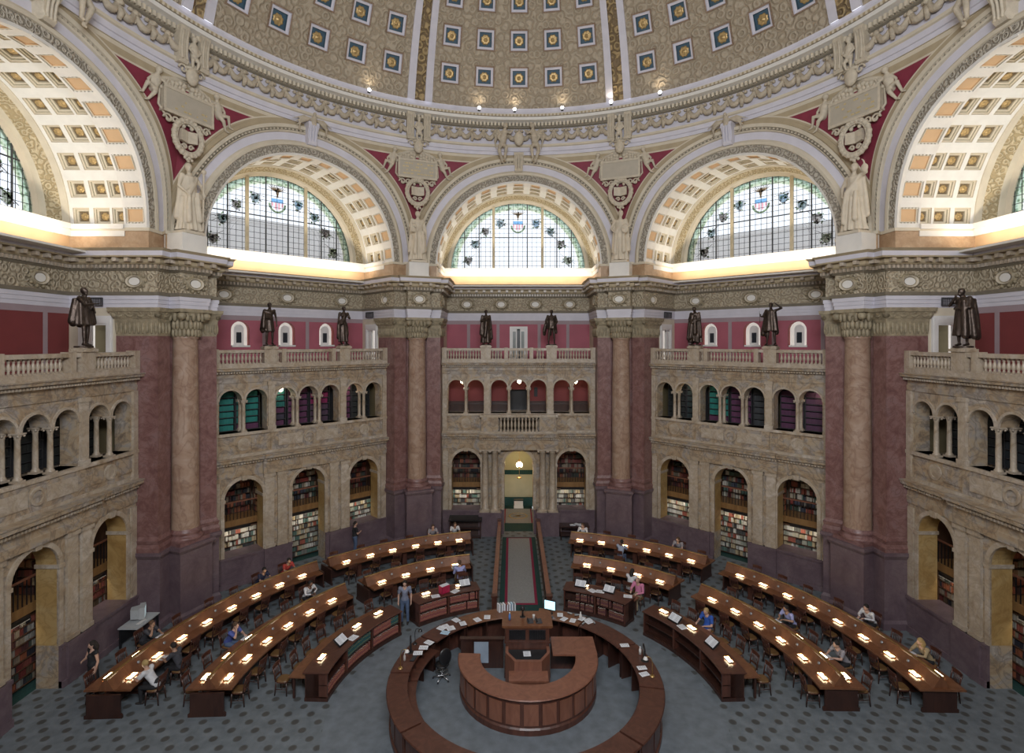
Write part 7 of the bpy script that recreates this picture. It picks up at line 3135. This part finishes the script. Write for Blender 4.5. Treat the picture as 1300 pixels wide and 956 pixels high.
m.build('case', M['red_cover'], t)
m = MB()
m.box(-.175, .19, -.1, .1, .022, .315)
m.build('pages', M['paper'], t)

# row of books standing on the counter behind the ring, left of the tower
for k in range(7):
    x = 607 + 3.6 * k
    p = Vector(pol(3.98, -13.2 + 1.45 * k, 1.032))
    mt = [M['paper'], M['grey_plastic'], M['paper'], M['vol_red'], M['paper'], M['paper_blue'], M['grey_plastic']][k]
    t = empty('standing_binder', p, radial(p) + .25, 'upright binder on the rear counter, %s in the row left of the tower' % ORD[k], 'binder', 'binders on the rear counter')
    m = MB()
    m.box(-.028, .028, -.1, .1, 0, .29)
    m.build('cover', mt, t)
    m = MB()
    m.box(-.022, .022, -.104, .096, .006, .284)
    m.build('pages', M['paper'], t)

# monitors


def monitor(p, rot, label, scr, w=.46, h=.36):
    t = empty('computer_monitor', p, rot, label, 'monitor', 'monitors')
    m = MB()
    m.lathe([(.001, .012), (.12, .012), (.13, 0)], 18)
    m.tube([(0, .02, .01), (0, .03, .16)], .025, 8)
    m.build('stand', M['black'], t)
    m = MB()
    m.box(-w / 2, w / 2, 0, .05, .12, .12 + h)
    m.build('casing', M['black'], t)
    m = MB()
    m.box(-w / 2 + .02, w / 2 - .02, -.004, .002, .14, .10 + h)
    m.build('screen', scr, t)


p = Vector(pol(3.9, 15.5, 1.032))
monitor(p, radial(p) - .15, 'computer monitor with a lit cyan screen on the right rear counter', M['screen'])
p = Vector(pol(3.98, -73, 1.032))
monitor(p, radial(p) + PI + .5, 'dark computer monitor turned away on the left of the ring counter', M['black'], .42, .32)
p = Vector(pol(3.98, 80, 1.032))
monitor(p, radial(p) + PI - .3, 'dark computer monitor turned away at the lower right of the ring counter', M['black'], .42, .32)


def keyboard(p, rot, label):
    t = empty('keyboard', p, rot, label, 'keyboard', 'keyboards')
    m = MB()
    m.box(-.21, .21, -.07, .07, 0, .018)
    m.build('case', M['black'], t)
    m = MB()
    for j in range(4):
        for i in range(12):
            m.box(-.2 + .0335 * i, -.2 + .0335 * i + .028, -.06 + .03 * j, -.036 + .03 * j, .018, .026)
    m.build('keys', M['grille'], t)


p = Vector(pol(3.7, -77, 1.032))
keyboard(p, radial(p), 'black keyboard on the left of the ring counter')
p = Vector(pol(3.6, 15, 1.032))
keyboard(p, radial(p), 'black keyboard below the cyan monitor')


def table_lamp(p, label, tall=.42, black=False):
    t = empty('gooseneck_lamp', p, radial(p), label, 'lamp', 'counter lamps')
    a, b = (M['black'], M['black']) if black else (M['brass'], M['white_wood'])
    m = MB()
    m.lathe([(.001, .03), (.07, .025), (.08, 0)], 16)
    m.build('base', a, t)
    m = MB()
    m.tube([(0, 0, .02), (0, 0, tall * .7), (0, -.04, tall * .93), (0, -.12, tall), (0, -.2, tall * .95)], .011, 7)
    m.build('stem', a, t)
    m = MB()
    m.lathe([(.02, .05), (.05, .03), (.075, -.03)], 14, (0, -.21, tall * .92))
    m.build('lamp_shade', b, t)


table_lamp(Vector(pol(3.95, -86, 1.032)), 'tall thin brass lamp at the lower left of the ring counter', .6)
table_lamp(Vector(pol(4.08, -66, 1.032)), 'black gooseneck lamp among the papers on the left counter', .55, True)
table_lamp(Vector(pol(3.95, 92, 1.032)), 'thin brass lamp at the lower right of the ring counter', .6)

# bottles, cups and a camera on the tower


def bottle(p, label, mat, h=.24, r=.035):
    t = empty('bottle', p, 0, label, 'bottle', 'bottles on the desks')
    m = MB()
    m.lathe([(.001, 0), (r, .004), (r, h * .62), (r * .45, h * .8), (r * .42, h * .9)], 14)
    m.build('bottle_body', mat, t)
    m = MB()
    m.lathe([(r * .5, h * .9), (r * .5, h), (.001, h)], 12)
    m.build('cap', M['white_wood'], t)


bottle(at(647, 787, 1.77), 'blue plastic bottle at the left of the tower desk top', M['bottle_blue'], .26, .04)
bottle(Vector(pol(3.9, 33.5, 1.032)), 'white bottle standing on the right rear counter', M['white_wood'], .3, .05)
bottle(Vector(pol(3.98, 75, 1.032)), 'small white bottle at the lower right of the ring counter', M['white_wood'], .26, .045)
bottle(Vector(pol(3.95, -80, 1.032)), 'small white bottle beside the tall brass lamp', M['white_wood'], .24, .04)
p = at(677.5, 787, 1.77)
t = empty('paper_cup', p, 0, 'white paper cup on the tower desk top', 'cup')
m = MB()
m.lathe([(.001, 0), (.035, 0), (.048, .17)], 16)
m.build('cup_body', M['white_wood'], t)
m = MB()
m.lathe([(.05, .165), (.05, .18), (.001, .185)], 16)
m.build('lid', M['white_wood'], t)
p = at(663.5, 783, 1.77)
t = empty('document_camera', p, 0, 'black desk camera standing at the back of the tower desk top', 'camera')
m = MB()
m.lathe([(.001, .02), (.09, .018), (.1, 0)], 16)
m.tube([(0, 0, .01), (0, 0, .22)], .03, 9)
m.build('base', M['black'], t)
m = MB()
m.ball((0, 0, .3), .09, 14, 10)
m.tube([(0, -.06, .3), (0, -.12, .29)], [.05, .04], 12)
m.build('camera_head', M['black'], t)
for dx, wd in ((673, 'left'), (684, 'right')):
    p = at(dx, 790, 1.77)
    t = empty('telephone', p, .2, 'black telephone on the tower desk top, %s of the pair' % wd, 'telephone', 'telephones')
    m = MB()
    m.add([(-.1, -.1, 0), (.1, -.1, 0), (.1, .1, 0), (-.1, .1, 0), (-.1, -.1, .03), (.1, -.1, .03), (.1, .1, .08), (-.1, .1, .08)], [(0, 1, 2, 3), (4, 5, 6, 7), (0, 1, 5, 4), (1, 2, 6, 5), (2, 3, 7, 6), (3, 0, 4, 7)])
    m.build('phone_body', M['grille'], t)
    m = MB()
    m.tube([(-.07, -.08, .07), (-.07, 0, .09), (-.07, .08, .11)], [.024, .017, .024], 8)
    m.build('handset', M['black'], t)
for k, (dd, r) in enumerate(((26, 4.1), (30, 4.1), (37, 3.7), (41, 4.0))):
    p = Vector(pol(r, dd, 1.032))
    t = empty('stapler', p, radial(p) + .8 * k, 'small dark stapler on the right rear counter, %s from the monitor' % ORD[k], 'stapler', 'staplers on the counter')
    m = MB()
    m.box(-.09, .09, -.022, .022, 0, .015)
    m.build('base', M['black'], t)
    m = MB()
    m.add([(-.085, -.018, .03), (.09, -.018, .016), (.09, .018, .016), (-.085, .018, .03), (-.085, -.018, .06), (.09, -.018, .045), (.09, .018, .045), (-.085, .018, .06)], [(0, 1, 2, 3), (4, 5, 6, 7), (0, 1, 5, 4), (1, 2, 6, 5), (2, 3, 7, 6), (3, 0, 4, 7)])
    m.build('arm', M['grey_plastic'], t)

# office chair inside the ring
p = at(561, 862, 0)
t = empty('office_chair', p, .6, 'black swivel office chair on a chrome star base inside the ring', 'chair')
m = MB()
for k in range(5):
    a = 2 * PI * k / 5
    m.tube([(0, 0, .12), (.3 * math.cos(a), .3 * math.sin(a), .07)], [.03, .018], 7)
m.tube([(0, 0, .1), (0, 0, .44)], .028, 10)
m.tube([(.2 * math.cos(2 * PI * k / 24), .2 * math.sin(2 * PI * k / 24), .24) for k in range(25)], .012, 6)
for k in range(3):
    a = 2 * PI * k / 3
    m.tube([(0, 0, .24), (.2 * math.cos(a), .2 * math.sin(a), .24)], .008, 5)
m.build('star_base', M['steel'], t)
for k in range(5):
    a = 2 * PI * k / 5
    c = MB()
    c.ball((.3 * math.cos(a), .3 * math.sin(a), .033), .033, 8, 6)
    c.build('caster', M['black'], t)
m = MB()
m.ball((0, 0, .5), .25, 16, 8, 0, (1, 1, .24))
m.build('seat', M['black'], t)
m = MB()
m.ball((0, -.24, .86), .25, 14, 10, 0, (.95, .22, 1.1), Matrix.Rotation(R(-8), 3, 'X'))
m.tube([(0, -.12, .46), (0, -.28, .5), (0, -.27, .8)], .022, 7)
m.build('backrest', M['black'], t)

# terminal desk at the left wall
t = empty('terminal_desk', (-14.62, 3.75, 0), R(90), 'small black computer desk with a pale top against the left wall', 'desk')
m = MB()
m.box(-.62, .62, -.38, .38, .72, .76)
m.build('desktop', M['grey_plastic'], t)
for sx in (-.56, .56):
    for sy in (-.32, .32):
        m = MB()
        m.box(sx - .03, sx + .03, sy - .03, sy + .03, 0, .72)
        m.build('leg', M['black'], t)
m = MB()
m.box(-.56, .56, .28, .32, .2, .72)
m.build('back_panel', M['black'], t)
t = empty('crt_monitor', (-14.7, 3.85, .76), R(90) + .5, 'old pale box monitor with a lit screen on the desk by the left wall', 'monitor')
m = MB()
m.lathe([(.12, 0), (.1, .04), (.06, .07)], 16)
m.build('stand', M['grey_plastic'], t)
m = MB()
m.box(-.25, .25, -.2, -.02, .06, .5)
m.prism([(-.24, -.02), (.24, -.02), (.16, .26), (-.16, .26)], .09, .44)
m.build('casing', M['grey_plastic'], t)
m = MB()
m.box(-.2, .2, -.206, -.198, .11, .45)
m.build('screen', M['crt_screen'], t)
t = empty('keyboard', (-14.45, 3.6, .76), R(90), 'grey keyboard in front of the old box monitor', 'keyboard', 'keyboards')
m = MB()
m.box(-.22, .22, -.08, .08, 0, .02)
m.build('case', M['grey_plastic'], t)
m = MB()
for j in range(4):
    for i in range(12):
        m.box(-.2 + .0335 * i, -.2 + .0335 * i + .028, -.065 + .033 * j, -.038 + .033 * j, .02, .028)
m.build('keys', M['white_wood'], t)

# black cabinet and paper table against the central bay
t = empty('return_cabinet', (-3.1, 14.62, 0), 0, 'black open-fronted cabinet with a sloping top under the left arch of the central bay', 'cabinet')
m = MB()
m.box(-.9, .9, .2, .25, 0, 1.12)
for x in (-.9, .84):
    m.box(x, x + .06, -.3, .25, 0, 1.12)
m.box(-.9, .9, -.3, .25, .04, .1)
m.build('carcass', M['mahogany_dark'], t)
m = MB()
m.box(-.84, .84, -.26, .2, .55, .59)
m.build('shelf', M['mahogany_dark'], t)
m = MB()
m.add([(-.96, -.36, 1.08), (.96, -.36, 1.08), (.96, .28, 1.2), (-.96, .28, 1.2), (-.96, -.36, 1.03), (.96, -.36, 1.03), (.96, .28, 1.12), (-.96, .28, 1.12)], [(0, 1, 2, 3), (4, 5, 6, 7), (0, 1, 5, 4), (1, 2, 6, 5), (2, 3, 7, 6), (3, 0, 4, 7)])
m.build('sloping_top', M['black'], t)
t = empty('paper_table', (3.2, 14.5, 0), 0, 'dark two-tier table holding papers under the right arch of the central bay', 'table')
m = MB()
m.box(-.85, .85, -.35, .35, .72, .77)
m.build('tabletop', M['mahogany_dark'], t)
for sx in (-.78, .78):
    for sy in (-.28, .28):
        m = MB()
        m.tube([(sx, sy, 0), (sx, sy, .72)], .035, 8)
        m.build('leg', M['mahogany_dark'], t)
m = MB()
m.box(-.78, .78, -.3, .3, .22, .25)
m.build('lower_shelf', M['mahogany_dark'], t)
for k, (dx, dy) in enumerate(((-.1, -.1), (.12, .02), (.35, -.08))):
    s_ = empty('paper_sheet', (3.2 + dx, 14.5 + dy, .771 + 0.0), .5 * k, 'rumpled white paper on the dark table, %s' % ['left', 'middle', 'right'][k], 'paper', 'papers on the wall table')
    m = MB()
    for j in range(3):
        m.obox((0, 0, .01 + .012 * j), (.3, .24, .008), Matrix.Rotation(.15 * j, 3, 'Z'))
    m.build('sheets', M['paper'], s_)

# black bag on the floor at the end of the inner right table
p = at(836, 762, 0)
t = empty('backpack', p, .4, 'black backpack on the floor at the end of the inner right table', 'bag')
m = MB()
m.ball((0, 0, .22), .22, 14, 10, 0, (.9, .6, 1.0))
m.box(-.17, .17, -.1, .1, .0, .12)
m.build('bag_body', M['black'], t)
m = MB()
m.ball((0, -.13, .16), .13, 12, 8, 0, (.95, .4, .8))
m.build('front_pocket', M['grille'], t)
for s in (-1, 1):
    m = MB()
    m.tube([(s * .08, .12, .08), (s * .12, .2, .2), (s * .08, .12, .36), (s * .04, .05, .45)], .016, 6)
    m.build('strap', M['grille'], t)
# laptop of the reader at the aisle end
p = Vector(pol(9.0, -19.9, .777))
t = empty('laptop', p, radial(p) + PI - .1, 'open laptop with a bright screen at the aisle end of the inner left table', 'laptop')
m = MB()
m.box(-.16, .16, -.11, .11, 0, .016)
m.build('keyboard_base', M['grey_plastic'], t)
m = MB()
m.obox((0, .14, .11), (.32, .01, .22), Matrix.Rotation(R(-18), 3, 'X'))
m.build('lid', M['grey_plastic'], t)
m = MB()
m.obox((0, .133, .11), (.29, .004, .19), Matrix.Rotation(R(-18), 3, 'X'))
m.build('screen', M['screen'], t)
# reading matter in front of the readers
for (r, d, o) in SEATS:
    if id(o) in TAKEN and r > 8:
        inner = r < 9.4 or (11 < r < 12.7)
        tab = min(TABLES, key=lambda q: abs((q[1] - .36 if inner else q[1] + 1.10) - r) + (0 if min(q[2], q[3]) <= d <= max(q[2], q[3]) else 9))
        rr = tab[1] - .215 if inner else tab[1] + .93
        if abs(d + 19.4) < 1 and r < 10:
            continue
        p = Vector(pol(rr, d, .777))
        q = proj(p)
        who = WHO[id(o)].split(',')[0].split(' seen ')[0]
        for cut in (' reading', ' bent', ' writing', ' using', ' hunched', ' beside', ' near', ' in the second', ' on the', ' at the', ' by the'):
            who = who.split(cut)[0]
        t = sheet(q[0], q[1], .777, radial(p), .28, .18, '', 'open papers before readers', name='open_notebook', thick=.014)
        t['label'] = 'white notebook lying before the ' + who + ', %s table, %s half' % ('outer' if r > 11 else 'inner', 'left' if d < 0 else 'right')
for side, ang, cen, text, doors in BAYS:
    o = area('cove_light', bay_pt(ang, 0, 17.3, 15.12), bay_pt(ang, 0, 17.9, 18.0), 8.6, .25, COVE_W, (1.0, .90, .75))
# daylight of the three windows behind the viewer
for ang, pw in ((180, BACK_W), (135, SIDE_W), (-135, SIDE_W)):
    dd = 17.9 if ang == 180 else DF - .15
    area('window_daylight', bay_pt(ang, 0, dd, 18.4), bay_pt(ang, 0, 0, 18.4 - 3.0), 9.0, 4.4, pw, (.93, .96, 1.0))
# the little spotlights of the dome ring wash the foot of the dome
for o in [q for q in bpy.data.objects if q.name.startswith('spotlight') and q.type == 'EMPTY']:
    p = Vector(o.location)
    rad = Vector((p.x, p.y, 0)).normalized()
    area('dome_wash', p - rad * .25 + Vector((0, 0, .35)), p - rad * 1.2 + Vector((0, 0, 4)), .2, .1, 3.5, (1, .85, .65))
w = bpy.data.worlds.new('sky')
SC.world = w
w.use_nodes = True
bg = w.node_tree.nodes['Background']
bg.inputs['Color'].default_value = (.90, .94, 1.0, 1)
bg.inputs['Strength'].default_value = WORLD_S
SC.view_settings.view_transform = 'Standard'
SC.view_settings.look = 'None'
SC.view_settings.gamma = 1
SC.view_settings.use_curve_mapping = False
SC.view_settings.exposure = EXPO
